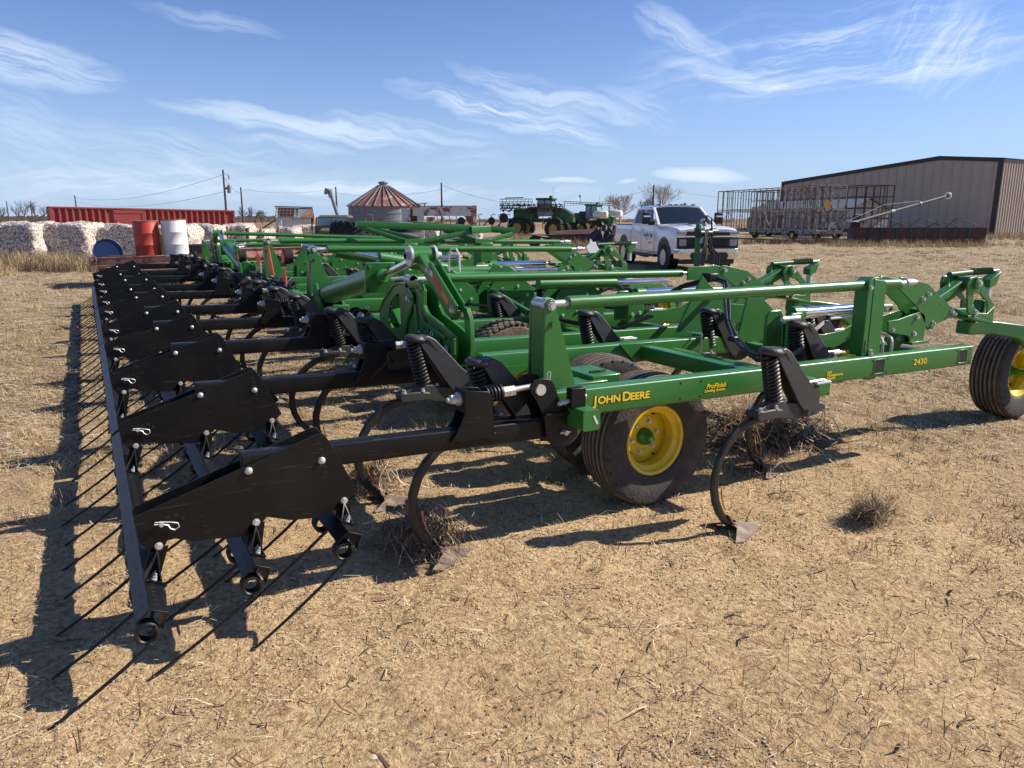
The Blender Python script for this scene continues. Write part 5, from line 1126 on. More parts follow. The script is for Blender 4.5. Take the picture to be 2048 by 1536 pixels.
obj('rings', MB().coil((fl*.62, -.075, .64), (fl*.62, -.07, .64), .06, .012, 1).coil((fl*.60, -.075, .64), (fl*.60, -.07, .64), .06, .012, 1).coil((fl*.63+.1, -.075, .64), (fl*.63+.1, -.07, .64), .06, .012, 1), 'rust', ft)
for k in (1.5, fl-2): obj('stand', MB().box((k, 1.1, .24), (.5, 1.6, .48)), 'rust', ft)
na = place(170, 18.5); nb_ = place(378, 19.3); nang = math.atan2(nb_.y-na.y, nb_.x-na.x); nl = (nb_.xy-na.xy).length
nr = thing('steel_rack', 'low rusted steel rack with plank top carrying the three drums', 'steel rack', na, nang)
obj('front_beam', ibeam(MB(), (.15, 0, .63), (nl, 0, .69), .20, .12), 'rustpink', nr); obj('back_beam', ibeam(MB(), (0, 1.9, .63), (nl, 1.9, .69), .20, .12), 'rustpink', nr)
obj('end_channel', MB().beam((.05, 0, .63), (-.12, .9, .63), .08, .14).beam((-.12, .9, .63), (0, 1.9, .63), .08, .14), 'rust', nr); obj('plank_top', MB().box((nl/2+.1, .95, .715), (nl-.2, 1.6, .03)), 'wood', nr)
obj('lower_bar', MB().beam((.2, .05, .44), (nl, .05, .48), .06, .07), 'rust', nr)
for q in (.5, nl-.3): obj('support', MB().box((q, .95, .28), (.16, 1.5, .52)), 'rust', nr)
def drum(u, D, z, mat, label, r=.295, h=.88, tilt=(0, 0), lying=False, rim='rust'):
    a = place(u, D, z); t = thing('steel_drum', label, 'drum', a, random.random()*6)
    t.rotation_euler = (tilt[0], tilt[1], 0)
    pr = [(0, .02), (r-.02, .02), (r-.01, 0), (r, .01), (r, .28*h), (r+.012, .30*h), (r+.012, .32*h), (r, .34*h), (r, .62*h), (r+.012, .64*h), (r+.012, .66*h), (r, .68*h), (r, h-.01), (r-.004, h), (r-.02, h-.015), (0, h-.02)]
    obj('shell', MB().lathe(pr, (0, 0, 0), (0, 0, 1), 40), mat, t, smooth=35)
    obj('top_rim', MB().lathe([(r+.004, h-.02), (r+.008, h-.004), (r+.002, h+.006), (r-.012, h)], (0, 0, 0), (0, 0, 1), 40, close=True), rim, t)
    return t
drum(291, 19.6, .745, 'drum_red', 'dented red steel drum leaning slightly on the flatbed frame', .300, .87, (.02, -.03), rim='rust')
drum(347, 19.8, .745, 'drum_white', 'white steel drum with a rusty rim beside the red one', .302, .90, (0, -.02), rim='rust')
bd = drum(208, 20.2, .80, 'drum_blue', 'dark blue drum lying on its side with its flat end facing the camera', .345, .5, (math.pi/2, 0), rim='drum_blue'); cd_ = -place(208, 1); bd.rotation_euler = (R(90), 0, math.atan2(cd_.y, cd_.x)+math.pi/2)
obj('yellow_can', MB().cyl((0, 0, 0), (0, 0, .5), .13, 16).lathe([(.13, .5), (.10, .56), (.03, .58), (.03, .62), (.0, .62)], (0, 0, 0), (0, 0, 1), 16), material('faded_yellow_can', (.5, .33, .12), .6, var=.3, scale=6))
yc = bpy.data.objects['yellow_can']; yc.location = place(322, 20.6, .745); tag(yc, 'faded yellow can half hidden between the red and white drums', 'can')
def tyre_thing(u, D, z, Rr, w, label, mat='rubber', rim=.5, lug=0, tilt=(0, 0), group=None):
    t = thing('loose_tyre', label, 'tyre', place(u, D, z), random.random(), group)
    t.rotation_euler = (math.pi/2+tilt[0], tilt[1], -YAW) if tilt != 'stand' else (0, 0, -YAW)
    h = w/2; ri = Rr*rim
    pr = [(ri, -h*.6), (ri+.02, -h*.85), ((ri+Rr)/2, -h), (Rr*.94, -h*.92)]+[(Rr*(.985 if k % 2 else 1), -h*.85+h*1.7*k/8) for k in range(9)]+[(Rr*.94, h*.92), ((ri+Rr)/2, h), (ri+.02, h*.85), (ri, h*.6)]
    m = MB().lathe(pr, (0, 0, 0), (0, 1, 0), 44, close=True); obj('carcass', m, mat, t, smooth=30)
    if lug:
        g = MB()
        for k in range(lug):
            for sg in (-1, 1):
                a = 2*math.pi*(k+(.5 if sg > 0 else 0))/lug; rings = []
                for q in range(5):
                    y = sg*h*(.05+.92*q/4); aa = a+.30*q/4*(8/lug)*2.4; rr_ = Rr*(1 if q < 4 else .95)
                    c, s_ = math.cos(aa), math.sin(aa); tn = Vector((-s_, 0, c)); rd = Vector((c, 0, s_)); wd = Rr*.045
                    rings.append([rd*(rr_-.01)+Vector((0, y, 0))-tn*wd*1.3, rd*(rr_+.055*Rr)+Vector((0, y, 0))-tn*wd, rd*(rr_+.055*Rr)+Vector((0, y, 0))+tn*wd, rd*(rr_-.01)+Vector((0, y, 0))+tn*wd*1.3])
                g.loft(rings)
        obj('lugs', g, mat, t)
    return t
tyre_thing(398, 20.6, .87, .37, .25, 'black tyre lying flat on the flatbed right of the white drum', rim=.6)
tyre_thing(708, 26.2, 1.17, .80, .48, 'huge black tractor tyre with deep lugs leaning on the flatbed', lug=20, rim=.62, tilt=(-.24, .14))
tyre_thing(620, 27.2, .84, .62, .20, 'thin black lugged tyre lying below the tractor tyre', lug=22, rim=.7)
tyre_thing(803, 27.6, .93, .56, .30, 'faded grey tyre lying right of the tractor tyre', mat='old_rubber', rim=.62)
tyre_thing(810, 30.6, 1.22, .66, .20, 'dark tyre lying above the faded grey one', rim=.62)
# ---- grain bin
def grain_bin():
    D = 78; t = thing('grain_bin', 'round corrugated grain bin with a rust-streaked conical roof', 'grain bin', place(769, D, 0))
    r = 3.55; H = 2.85; n = 72; m = MB(); pr = []
    z = 0
    while z < H: pr += [(r, z), (r+.03, z+.05), (r, z+.10)]; z += .10
    obj('wall', MB().lathe(pr, (0, 0, 0), (0, 0, 1), n), 'galv', t, smooth=0)
    hoops = MB()
    for z in (.75, 1.45, 2.15): hoops.lathe([(r+.03, z), (r+.055, z+.03), (r+.03, z+.06)], (0, 0, 0), (0, 0, 1), n)
    obj('hoops', hoops, 'galv', t)
    rf = MB(); ap = H+1.95; ro = .62
    for k in range(26):
        a0, a1 = 2*math.pi*k/26, 2*math.pi*(k+1)/26
        def pt(a, q, rr, zz): return (rr*math.cos(a), rr*math.sin(a), zz+q)
        rf.loft([[pt(a0, 0, r+.16, H-.02), pt(a1, 0, r+.16, H-.02)], [pt(a0, 0, ro, ap), pt(a1, 0, ro, ap)]], cap=False, close=False)
    obj('roof', rf, 'roof_rust', t, smooth=0)
    for k in range(26):
        a0 = 2*math.pi*k/26; c, s = math.cos(a0), math.sin(a0)
        obj('roof_rib', MB().beam(((r+.17)*c, (r+.17)*s, H+.04), (ro*c, ro*s, ap+.05), .07, .10, .005), 'galv' if k % 3 else 'roof_rust', t)
    obj('roof_cap', MB().lathe([(ro+.05, ap-.05), (ro+.02, ap+.12), (.40, ap+.17), (.42, ap+.30), (.52, ap+.34), (.50, ap+.46), (0, ap+.56)], (0, 0, 0), (0, 0, 1), 28), 'galv', t)
grain_bin()
# ---- utility poles and lines
def pole(u, ytop, D, r=.13, extra=None, label=''):
    h = 1.67+(437-ytop)*D/1573; a = place(u, D); t = thing('utility_pole', label, 'utility pole', a, group='poles of the power line')
    obj('post', MB().tube([(0, 0, -.3), (.02, 0, h*.5), (0, 0, h)], [r*1.15, r, r*.75], 10), 'wood', t)
    if extra == 'transformer':
        obj('transformer', MB().cyl((.62, 0, h-3.0), (.62, 0, h-2.0), .26, 18).cyl((.62, 0, h-2.0), (.62, 0, h-1.75), .07, 8).box((.3, 0, h-2.4), (.5, .08, .3)), 'galv', t)
        obj('arm_bracket', MB().tube([(0, 0, h-.3), (.7, 0, h-.7), (.75, 0, h-1.0)], .05, 6).cyl((.72, 0, h-1.2), (.66, 0, h-.7), .09, 8), 'galv', t)
    return a+Vector((0, 0, h))
PT = [pole(453.5, 341, 104, .15, 'transformer', 'tall weathered utility pole with a grey transformer, near the container'), pole(486, 375, 140, .16, None, 'dark utility pole just right of the transformer pole'), pole(674.5, 374, 150, .17, None, 'dark utility pole left of the grain bin'),
      pole(884, 366, 135, .17, None, 'dark utility pole behind the rusty gantry'), pole(1305, 371, 128, .17, None, 'dark utility pole behind the white pickup')]
PF = [pole(155, 391, 190, .17, None, 'small far utility pole above the container roof'), pole(65, 403, 240, .18, None, 'far utility pole among the bare trees'), pole(17.5, 402, 250, .18, None, 'leftmost far utility pole')]
def wire(a, b, sag, off=0, name='power_line', label='', r=.022):
    pts = []
    for k in range(25):
        t_ = k/24; p = a.lerp(b, t_)+Vector((0, 0, -off-sag*4*t_*(1-t_))); pts.append(p)
    o = obj(name, MB().tube(pts, r, 5), 'wire'); tag(o, label, 'power line')
wire(PT[0], PT[1], .6, .9, label='short power wire joining the transformer pole and its neighbour', r=.03)
wire(PT[1], PT[2], .8, .3, label='thin power wire left of the grain bin')
wire(PT[2], PT[3], .9, 1.1, label='power wire running behind the grain bin roof')
wire(PT[3], PT[4], 3.3, .4, label='long sagging power wire above the sprayers')
wire(PT[4], place(1700, 140, 6.5), 1.6, .3, label='power wire running from behind the pickup to the right')
wire(PF[0], PT[0], 1.6, .6, label='faint upper power wire above the container'); wire(PF[0]-Vector((0, 0, .9)), PT[0]-Vector((0, 0, 2.2)), 1.6, .6, label='faint lower power wire above the container')
# ---- bare trees
def bare_tree(u, D, h, spread, label, seed, mat='bark', depth=6, rad=.16, group='bare trees on the skyline', lean=0, n0=5):
    rd = random.Random(seed); t = thing('bare_tree', label, 'tree', place(u, D), 0, group); tr = MB(); cr = MB()
    def br(p, d, ln, r, lv):
        q = p+d*ln; mid = p.lerp(q, .5)+Vector((rd.uniform(-1, 1), rd.uniform(-1, 1), rd.uniform(-1, 1)))*ln*.06
        (tr if lv < 2 else cr).tube([p, mid, q], [r, r*.85, r*.68], 5 if lv < 3 else 3, cap=False)
        if lv >= depth: return
        for k in range(rd.choice((2, 3, 3)) if lv else n0):
            nd_ = (d+Vector((rd.uniform(-1, 1), rd.uniform(-1, 1), rd.uniform(-.35, .75)))*spread).normalized()
            br(q if k or lv == 0 else mid, nd_, ln*rd.uniform(.62, .86), max(r*.58, .011), lv+1)
    br(Vector((0, 0, -.1)), Vector((lean, 0, 1)).normalized(), h*.26, rad, 0)
    obj('trunk', tr, mat, t); obj('crown', cr, mat, t, smooth=0)
bare_tree(1240, 118, 6.6, .74, 'pale bare tree standing left of the pickup cab', 3, n0=7, rad=.15, depth=7)
bare_tree(1318, 150, 9.4, .66, 'taller bare tree behind the pickup roof', 8, n0=6, rad=.17, depth=7)
bare_tree(1288, 150, 7.0, .70, 'small darker bare tree between the two pale ones', 12, mat='bark_dark', n0=5)
for i, (u, D, h) in enumerate(((6, 300, 8), (36, 310, 9), (50, 290, 11), (72, 300, 10), (88, 310, 9), (500, 220, 6.5), (512, 260, 6), (524, 240, 5.5), (488, 230, 6))):
    bare_tree(u, D, h, .72, ['bare tree at the far left edge of the skyline', 'bare tree left of the second far pole', 'wide bare tree at the middle of the far left skyline', 'bare tree right of the far pole at left', 'bare tree beside the container corner', 'bare tree left of the broken shed', 'low bare tree behind the broken shed', 'small bare tree at the shed roof', 'bare tree by the dark pole'][i], 30+i, mat='bark_dark', depth=5, rad=.22)
# low far brush along the horizon (one mass)
bm_ = MB()
for k in range(900):
    u = random.choice((random.uniform(-60, 110), random.uniform(-60, 110), random.uniform(470, 560), random.uniform(880, 1460)))
    D = random.uniform(330, 420); h = random.uniform(.8, 3.4) if u < 560 else random.uniform(.5, 1.6); p = place(u, D)
    n = 5; pts = [(p.x+random.uniform(-3, 3), p.y+random.uniform(-2, 2), h*random.uniform(.5, 1.0)) for _ in range(n)]
    for q in pts: bm_.add([(q[0]-1.6*random.random()-.3, q[1], 0), (q[0]+1.6*random.random()+.3, q[1], 0), (q[0]+random.uniform(0, 1.2), q[1], q[2]), (q[0]-random.uniform(0, 1.2), q[1], q[2]*.8)], [(0, 1, 2, 3)])
o = obj('far_treeline', bm_, 'bush', smooth=0); kindly(o, 'stuff'); tag(o, 'low brown brush along the far horizon', 'brush')
# ---- broken shed
def shed():
    a = place(577, 82); t = thing('broken_shed', 'small collapsing whitewashed shed with open rafters and a tin roof corner', 'shed', a, -YAW+.15)
    obj('front_wall', MB().box((.5, 0, .85), (3.6, .08, 1.9)), 'white_old', t)
    obj('end_wall', MB().plate([(0, -.3), (3.0, -.3), (3.0, 1.7), (1.5, 2.95), (0, 1.7)], 'X', -1.35, .08), 'white_old', t)
    obj('roof_sheet', MB().loft([[(.6, -.4, 1.75), (2.6, -.4, 1.70)], [(.4, 1.5, 2.75), (2.3, 1.5, 2.65)]], cap=False, close=False), 'galv', t, smooth=0)
    obj('roof_sheet', MB().loft([[(1.3, -.42, 1.78), (2.6, -.42, 1.74)], [(1.9, 1.0, 2.55), (2.5, 1.0, 2.5)]], cap=False, close=False), 'roof_rust', t, smooth=0)
    for k in range(7): obj('rafter', MB().beam((-1.35+k*.38, -.3, 1.72), (-1.35+k*.38, 1.5, 2.86), .05, .10), 'wood', t)
    for k in range(4): obj('batten', MB().beam((-1.4, -.1+k*.45, 1.92+k*.29), (1.0, -.1+k*.45, 1.90+k*.29), .10, .04), 'white_old', t)
    obj('back_roof', MB().loft([[(-1.5, 1.5, 2.86), (2.4, 1.5, 2.78)], [(-1.5, 3.0, 1.7), (2.4, 3.0, 1.65)]], cap=False, close=False), 'roof_rust', t, smooth=0); obj('back_wall', MB().box((.4, 3.0, .8), (3.8, .08, 1.8)), 'wood', t)
    obj('ridge', MB().beam((-1.6, 1.5, 2.95), (2.4, 1.5, 2.85), .12, .10), 'wood', t)
    obj('lean_to', MB().loft([[(-1.4, .2, 1.6), (-1.4, 2.6, 1.6)], [(-3.0, .2, .6), (-3.0, 2.6, .6)]], cap=False, close=False), 'galv', t, smooth=0)
    obj('ladder', MB().beam((-1.5, -.6, -.2), (-.7, -.4, 1.5), .05, .05).beam((-.7, -.4, 1.5), (-.65, -.5, -.2), .05, .05), 'sticker', t)
shed()
# ---- old truck cab
def old_cab():
    a = place(668, 39); t = thing('old_truck', 'old rusty olive truck cab showing above the bales left of the grain bin', 'old truck', a, -YAW)
    lo = MB(); rr = []
    for z, hw, y0, y1 in ((.6, .88, -.5, 1.2), (1.25, .90, -.45, 1.2), (1.34, .86, -.42, 1.2)):
        rr.append([(-hw, y0, z), (hw, y0, z), (hw, y1, z), (-hw, y1, z)])
    obj('body', MB().loft(rr), 'old_truck', t, bevel=.05)
    obj('roof', MB().loft([[(-.80, -.30, 1.70), (.80, -.30, 1.70), (.80, 1.15, 1.70), (-.80, 1.15, 1.70)], [(-.70, -.12, 1.84), (.70, -.12, 1.84), (.70, 1.05, 1.84), (-.70, 1.05, 1.84)]]), 'old_truck', t, bevel=.06)
    for x, w in ((-.82, .07), (.82, .07)): obj('pillar', MB().beam((x, -.42, 1.3), (x*.96, -.30, 1.74), w, .07), 'old_truck', t)
    obj('centre_pillar', MB().beam((0, -.44, 1.3), (0, -.31, 1.74), .05, .05), 'old_truck', t)
    obj('windscreen', MB().loft([[(-.78, -.40, 1.34), (.78, -.40, 1.34)], [(-.76, -.29, 1.70), (.76, -.29, 1.70)]], cap=False, close=False), 'cabglass', t)
    obj('side_window', MB().box((-.84, .35, 1.52), (.02, .9, .34)), 'cabglass', t)
    obj('hood', MB().loft([[(-.45, -1.5, .7), (.45, -1.5, .7), (.45, -1.5, 1.1), (-.45, -1.5, 1.1)], [(-.6, -.45, .7), (.6, -.45, .7), (.55, -.45, 1.22), (-.55, -.45, 1.22)]]), 'old_truck', t, bevel=.08)
    obj('running_gear', MB().cyl((-.8, -.9, .45), (-.55, -.9, .45), .42, 18).cyl((.55, -.9, .45), (.8, -.9, .45), .42, 18).cyl((-.8, 2.0, .45), (-.5, 2.0, .45), .45, 18).box((0, 1.2, .6), (.7, 3.5, .2)), 'rubber', t)
old_cab()
sp_ = thing('grain_spout', 'short grey auger spout with a hooked top standing in front of a pole', 'auger spout', place(677, 52))
obj('spout_tube', MB().tube([(0, 0, -.1), (-.05, 0, 1.9), (-.42, 0, 3.2)], [.13, .13, .11], 10), 'galv', sp_)
obj('spout_head', MB().tube([(-.40, 0, 3.05), (-.52, 0, 3.5), (-.70, 0, 3.55), (-.82, 0, 3.25)], [.16, .20, .16, .10], 10), 'galv', sp_)
hr = thing('hoop_rail', 'bent pale tube rail standing in front of the grain bin', 'hoop rail', place(742, 40), -YAW)
obj('tube', MB().tube([(-.15, 0, 0), (-.30, 0, 1.75), (-.22, 0, 1.86), (.0, 0, 1.86), (.08, 0, 1.8), (.18, 0, 0)], .03, 8), 'old_rubber', hr)
cp_ = obj('capped_pipe', MB().cyl((0, 0, 0), (0, 0, 1.55), .10, 12), 'rust'); cp_.location = place(722, 38); tag(cp_, 'short red-brown pipe standing left of the hoop rail', 'pipe')
# boat-like white trailer edge in front of the bin
wt = thing('white_trailer', 'long white trailer bed edge seen below the grain bin', 'trailer', place(785, 42), -YAW+.12)
obj('bed_edge', MB().beam((-1.5, 0, 1.28), (1.7, 0, 1.46), .08, .10).plate([(-1.5, 1.2), (1.7, 1.36), (1.7, .7), (-1.2, .7)], 'Y', .1, .05), 'white_old', wt)
obj('wheels', MB().cyl((.6, .2, .5), (.6, .4, .5), .45, 20).cyl((-.4, .2, .5), (-.4, .4, .5), .45, 20), 'rubber', wt)
# ---- rusty gantry
def gantry():
    a = place(880, 44); t = thing('rusty_gantry', 'white and rust coloured steel gooseneck frame with a long box beam on posts', 'gantry', a, -YAW)
    s = 44/1573
    def X(u): return (u-880)*s
    def Z(y): return 1.67+(437-y)*s
    obj('box_beam', MB().box(((X(825)+X(950))/2, 0, (Z(414)+Z(432))/2), (X(950)-X(825), .35, Z(414)-Z(432))), 'rustwhite', t, bevel=.01)
    obj('beam_top', MB().box(((X(825)+X(953))/2, 0, Z(412.5)), (X(953)-X(825), .45, .05)), 'rust', t)
    obj('end_post', MB().box((X(951.5), 0, Z(411)/2), (.22, .30, Z(411))), 'rustwhite', t)
    obj('knee_brace', MB().plate([(X(930), Z(432)), (X(948), Z(432)), (X(948), Z(455)), (X(943), Z(452))], 'Y', -.02, .05), 'rust', t)
    for u in (805, 836): obj('leg_post', MB().box((X(u)+.12, 0, Z(416)/2), (.36, .30, Z(416))), 'rustwhite', t)
    obj('dark_panel', MB().box((X(827), .2, Z(416)/2), (X(846)-X(808), .06, Z(416))), 'rust', t)
    obj('side_box', MB().box((X(812), .1, (Z(416)+Z(480))/2), (.45, .4, Z(416)-Z(480))), 'rustwhite', t)
    obj('railing', MB().tube([(X(813), 0, Z(411)), (X(834), 0, Z(408.5)), (X(854), 0, Z(407))], .03, 6).cyl((X(834), 0, Z(409)), (X(834), 0, Z(470)), .03, 6).cyl((X(849), 0, Z(407)), (X(849), 0, Z(414)), .03, 6).cyl((X(816), 0, Z(411)), (X(822), 0, Z(470)), .03, 6), 'rust', t)
    obj('ladder', MB().tube([(X(873), .3, Z(432)), (X(880), .3, Z(460))], .025, 5).tube([(X(858), .3, Z(446)), (X(882), .3, Z(444))], .025, 5).tube([(X(888), .3, Z(434)), (X(878), .3, Z(450))], .025, 5), 'rust', t)
    obj('lower_plate', MB().plate([(X(852), Z(434)), (X(870), Z(434)), (X(862), Z(452)), (X(852), Z(454))], 'Y', .05, .05), 'rustwhite', t)
gantry()
# ---- blue disc cultivator
def cultivator():
    a = place(950, 64); t = thing('disc_cultivator', 'folded blue disc cultivator with discs and thin shanks behind the gantry', 'cultivator', a, -YAW)
    s = 64/1573
    def X(u): return (u-950)*s
    def Z(y): return 1.67+(437-y)*s
    obj('toolbar', MB().beam((X(885), 0, Z(452)), (X(1010), 0, Z(455)), .18, .18), 'blue', t)
    for u in (905, 965, 995): obj('gang_arm', MB().beam((X(u), 0, Z(455)), (X(u+14), 0, Z(438)), .12, .12), 'blue', t)
    for u, y, r in ((921, 443, 9), (983, 442, 8), (1008, 436, 10)):
        obj('disc', MB().lathe([(0, 0), (r*s*.6, .03), (r*s, .09), (r*s*.6, .05), (0, .02)], (X(u), -.2, Z(y)), (.5, 1, 0), 24), 'rubber', t)
    for u in (898, 912, 935, 958, 985, 1000, 1016): 
        obj('shank', MB().tube([(X(u), .1, Z(455)), (X(u)+.1, .1, Z(440)), (X(u-2), .1, Z(431)), (X(u+3), .1, Z(428)), (X(u+7), .1, Z(430))], .04, 6), 'blue', t)
    for u in (942, 1013): obj('wheel', MB().cyl((X(u), 0, .45), (X(u)+.05, .3, .45), .42, 20), 'rubber', t)
    obj('frame_legs', MB().beam((X(895), 0, Z(455)), (X(930), .3, Z(474)), .1, .1).beam((X(990), 0, Z(455)), (X(1016), .3, Z(472)), .1, .1), 'blue', t)
cultivator()
# ---- green sprayers
def bigwheel(t, x, y, r, w, n=24, rim='dull_yellow'):
    o = obj('wheel', MB().lathe([(r*.49, -w*.4), (r*.8, -w*.5), (r*.95, -w*.45), (r, -w*.2), (r, w*.2), (r*.95, w*.45), (r*.8, w*.5), (r*.55, w*.4)], (x, y, r), (0, 1, 0), n, close=True), 'rubber', t)
    obj('wheel_disc', MB().lathe([(r*.50, -w*.30), (r*.4, -w*.1), (r*.15, -w*.12), (0, -w*.14), (0, 0), (r*.5, 0), (r*.56, w*.3)], (x, y, r), (0, 1, 0), n), rim, o)
    tr_ = MB()
    for k in range(24):
        a = 2*math.pi*k/24
        for sg in (-1, 1): tr_.box((x+r*math.cos(a+sg*.05), y+sg*w*.25, r+r*math.sin(a+sg*.05)), (.07, w*.4, .06), ry=-a)
    obj('lugs', tr_, 'rubber', o)
    return o
def sprayer(u, D, label, rz, boom=True, scale=1.0):
    """x = forward; nose towards +x, seen side-on with a turn"""
    t = thing('field_sprayer', label, 'sprayer', place(u, D), -YAW+rz); t.scale = (scale,)*3
    for x, y in ((-1.9, -1.5), (1.5, -1.5), (-1.9, 1.5), (1.5, 1.5)): bigwheel(t, x, y, .88 if x < 0 else .80, .42)
    for x in (-1.9, 1.5): obj('fender', MB().loft([[(x+.98*math.cos(a), -1.75, .88+.98*math.sin(a)), (x+.98*math.cos(a), -1.25, .88+.98*math.sin(a)), (x+.93*math.cos(a), -1.25, .88+.93*math.sin(a)), (x+.93*math.cos(a), -1.75, .88+.93*math.sin(a))] for a in [math.pi*k/8 for k in range(1, 8)]]), 'plastic', t)
    obj('chassis', MB().box((0, 0, 1.55), (6.2, 1.0, .35)).box((-1.9, 0, 1.2), (.3, 3.0, .25)).box((1.5, 0, 1.2), (.3, 3.0, .25)), 'green_dull', t)
    obj('hood', MB().loft([[(1.1, -.62, 1.6), (1.1, .62, 1.6), (1.1, .62, 2.75), (1.1, -.62, 2.75)], [(2.2, -.60, 1.55), (2.2, .60, 1.55), (2.2, .60, 2.62), (2.2, -.60, 2.62)], [(3.0, -.48, 1.5), (3.0, .48, 1.5), (3.0, .45, 2.2), (3.0, -.45, 2.2)]]), 'green_dull', t, bevel=.08)
    obj('nose_grille', MB().loft([[(3.02, -.40, 1.55), (3.02, .40, 1.55), (3.02, .40, 2.1), (3.02, -.40, 2.1)], [(3.08, -.36, 1.6), (3.08, .36, 1.6), (3.06, .36, 2.08), (3.06, -.36, 2.08)]]), 'plastic', t)
    obj('headlights', MB().box((2.85, -.50, 2.2), (.2, .04, .10)).box((3.06, -.25, 2.12), (.04, .18, .08)).box((3.06, .25, 2.12), (.04, .18, .08)), 'lamp', t)
    cab_ = obj('cab', MB().loft([[(-.2, -.70, 1.9), (1.15, -.70, 1.9), (1.15, .70, 1.9), (-.2, .70, 1.9)], [(-.25, -.74, 2.3), (1.3, -.74, 2.3), (1.3, .74, 2.3), (-.25, .74, 2.3)], [(-.15, -.70, 3.35), (1.05, -.70, 3.35), (1.05, .70, 3.35), (-.15, .70, 3.35)]]), 'cabglass', t, bevel=.04)
    for x0, x1, y in ((-.27, -.17, -.74), (.45, .45, -.75), (1.31, 1.07, -.74), (1.31, 1.07, .74)): obj('cab_pillar', MB().beam((x0, y, 2.25), (x1, y*.96, 3.36), .07, .07), 'plastic', cab_)
    obj('cab_roof', MB().box((.45, 0, 3.45), (1.65, 1.6, .20)), 'green_dull', cab_, bevel=.06); obj('roof_dome', MB().lathe([(.20, 0), (.18, .16), (.10, .24), (0, .26)], (.9, 0, 3.52), (0, 0, 1), 14), 'green_dull', cab_); obj('aerial', MB().cyl((1.0, .3, 3.5), (1.02, .3, 4.6), .012, 5), 'plastic', cab_)
    obj('rear_tank', MB().box((-1.5, 0, 2.05), (2.2, 1.3, 1.05)), 'green_dull', t, bevel=.2); obj('engine_deck', MB().box((-.7, 0, 2.3), (.8, 1.3, .9)), 'plastic', t, bevel=.05)
    if boom:
        m = MB()
        for y in (-1.15, -1.35):
            for z in (2.35, 2.55, 2.78, 2.95): m.beam((-3.6, y, z+.1), (2.3, y, z-.02), .05, .05)
            x = -3.6
            while x < 2.2: m.beam((x, y, 2.45), (x+.25, y, 3.0), .035, .035); m.beam((x+.25, y, 3.0), (x+.5, y, 2.4), .035, .035); x += .5
        rd = random.Random(4)
        for k in range(90):
            x = rd.uniform(-3.6, 2.2); z = rd.uniform(2.3, 3.0); m.box((x, -1.4, z), (.10, .10, .08+rd.random()*.12))
        obj('folded_boom', m, 'brownpanel', t)
        m = MB()
        for z in (2.6, 2.9, 3.2, 3.45): m.beam((-3.7, -1.2, z), (-.6, -1.1, z), .05, .06)
        for k in range(9): m.beam((-3.6+k*.36, -1.15, 2.5), (-3.4+k*.36, -1.15, 3.45), .04, .04)
        m.beam((-3.2, -1.2, 3.55), (-1.4, -1.2, 3.58), .06, .08).beam((-3.1, -1.2, 2.3), (-3.1, -1.2, 3.55), .08, .08).beam((-1.5, -1.2, 2.3), (-1.5, -1.2, 3.55), .08, .08)
        obj('boom_carrier', m, 'green_dull', t)
    obj('ladder', MB().tube([(-.6, -1.4, .9), (-.6, -1.4, 2.1), (.5, -1.4, 2.1), (.5, -1.4, .8)], .035, 6), 'rust', t)
    return t
sprayer(1083, 70, 'green field sprayer with its dark boom folded along the side, behind the scrap', .42 if False else -.30, True, .98)
s2 = sprayer(1180, 76, 'green field sprayer carrying white poly tanks, half hidden behind the first', -.55, False, .86)
for x, y, z in ((1.9, -1.15, 2.35), (2.5, 1.3, 2.45)):
    obj('white_tank', MB().lathe([(0, -.95), (.30, -.90), (.42, -.75), (.42, -.25), (.44, -.2), (.44, .2), (.42, .25), (.42, .75), (.30, .90), (0, .95)], (x, y, z), (.95, -.1, 0), 22), 'tank', s2)
t_ = thing('boom_rack', 'long folded sprayer boom stretching between the two sprayers', 'sprayer boom', place(1160, 72), -YAW)
m = MB()
for z in (2.95, 3.1): m.beam((-1.6, 0, z+.15), (2.9, 0, z-.1), .05, .05)
for k in range(16): m.beam((-1.5+k*.27, 0, 2.9), (-1.4+k*.27, 0, 3.2), .03, .03)
obj('truss', m, 'green_dull', t_); obj('mirror', MB().box((-.05, 0, 3.7), (.12, .08, .25)).cyl((0, 0, 3.1), (0, 0, 3.7), .02, 6), 'plastic', t_); obj('boom_leg', MB().cyl((-1.5, 0, 0), (-1.5, 0, 3.0), .05, 8).cyl((2.7, 0, 0), (2.7, 0, 2.9), .05, 8), 'green_dull', t_)
# ---- scrap in front of the sprayers
sc_ = thing('scrap_implement', 'rusted header with grey metal dividers lying in front of the sprayers', 'scrap implement', place(1105, 45), -YAW)
obj('frame', MB().beam((-1.2, 0, .62), (1.3, .1, .50), .3, .10).beam((-.4, -.2, .35), (1.4, -.2, .32), .4, .16), 'rust', sc_)
for k in range(5): obj('divider', MB().loft([[(-1.35+k*.30, -.3-.1*k, .82-.07*k), (-1.2+k*.30, .2, .82-.07*k), (-1.2+k*.30, .2, .70-.07*k)], [(-.3+k*.32, -.5, .52-.05*k), (-.2+k*.32, -.2, .50-.05*k), (-.2+k*.32, -.2, .40-.05*k)]]), 'galv' if k % 2 == 0 else 'rust', sc_)
obj('wheel', MB().cyl((-1.05, -.2, .36), (-1.0, .1, .36), .36, 20), 'rubber', sc_); obj('wheel_rim', MB().cyl((-1.055, -.22, .36), (-1.05, -.19, .36), .17, 16), 'brownpanel', sc_)
obj('back_bars', MB().beam((-1.2, .4, .75), (1.3, .5, .62), .08, .08).cyl((1.2, -.2, .45), (1.25, .1, .45), .28, 16), 'rust', sc_)
tb = thing('trough_blade', 'long dark brown steel trough lying among weeds left of the pickup', 'steel trough', place(1165, 44), -YAW-.05)
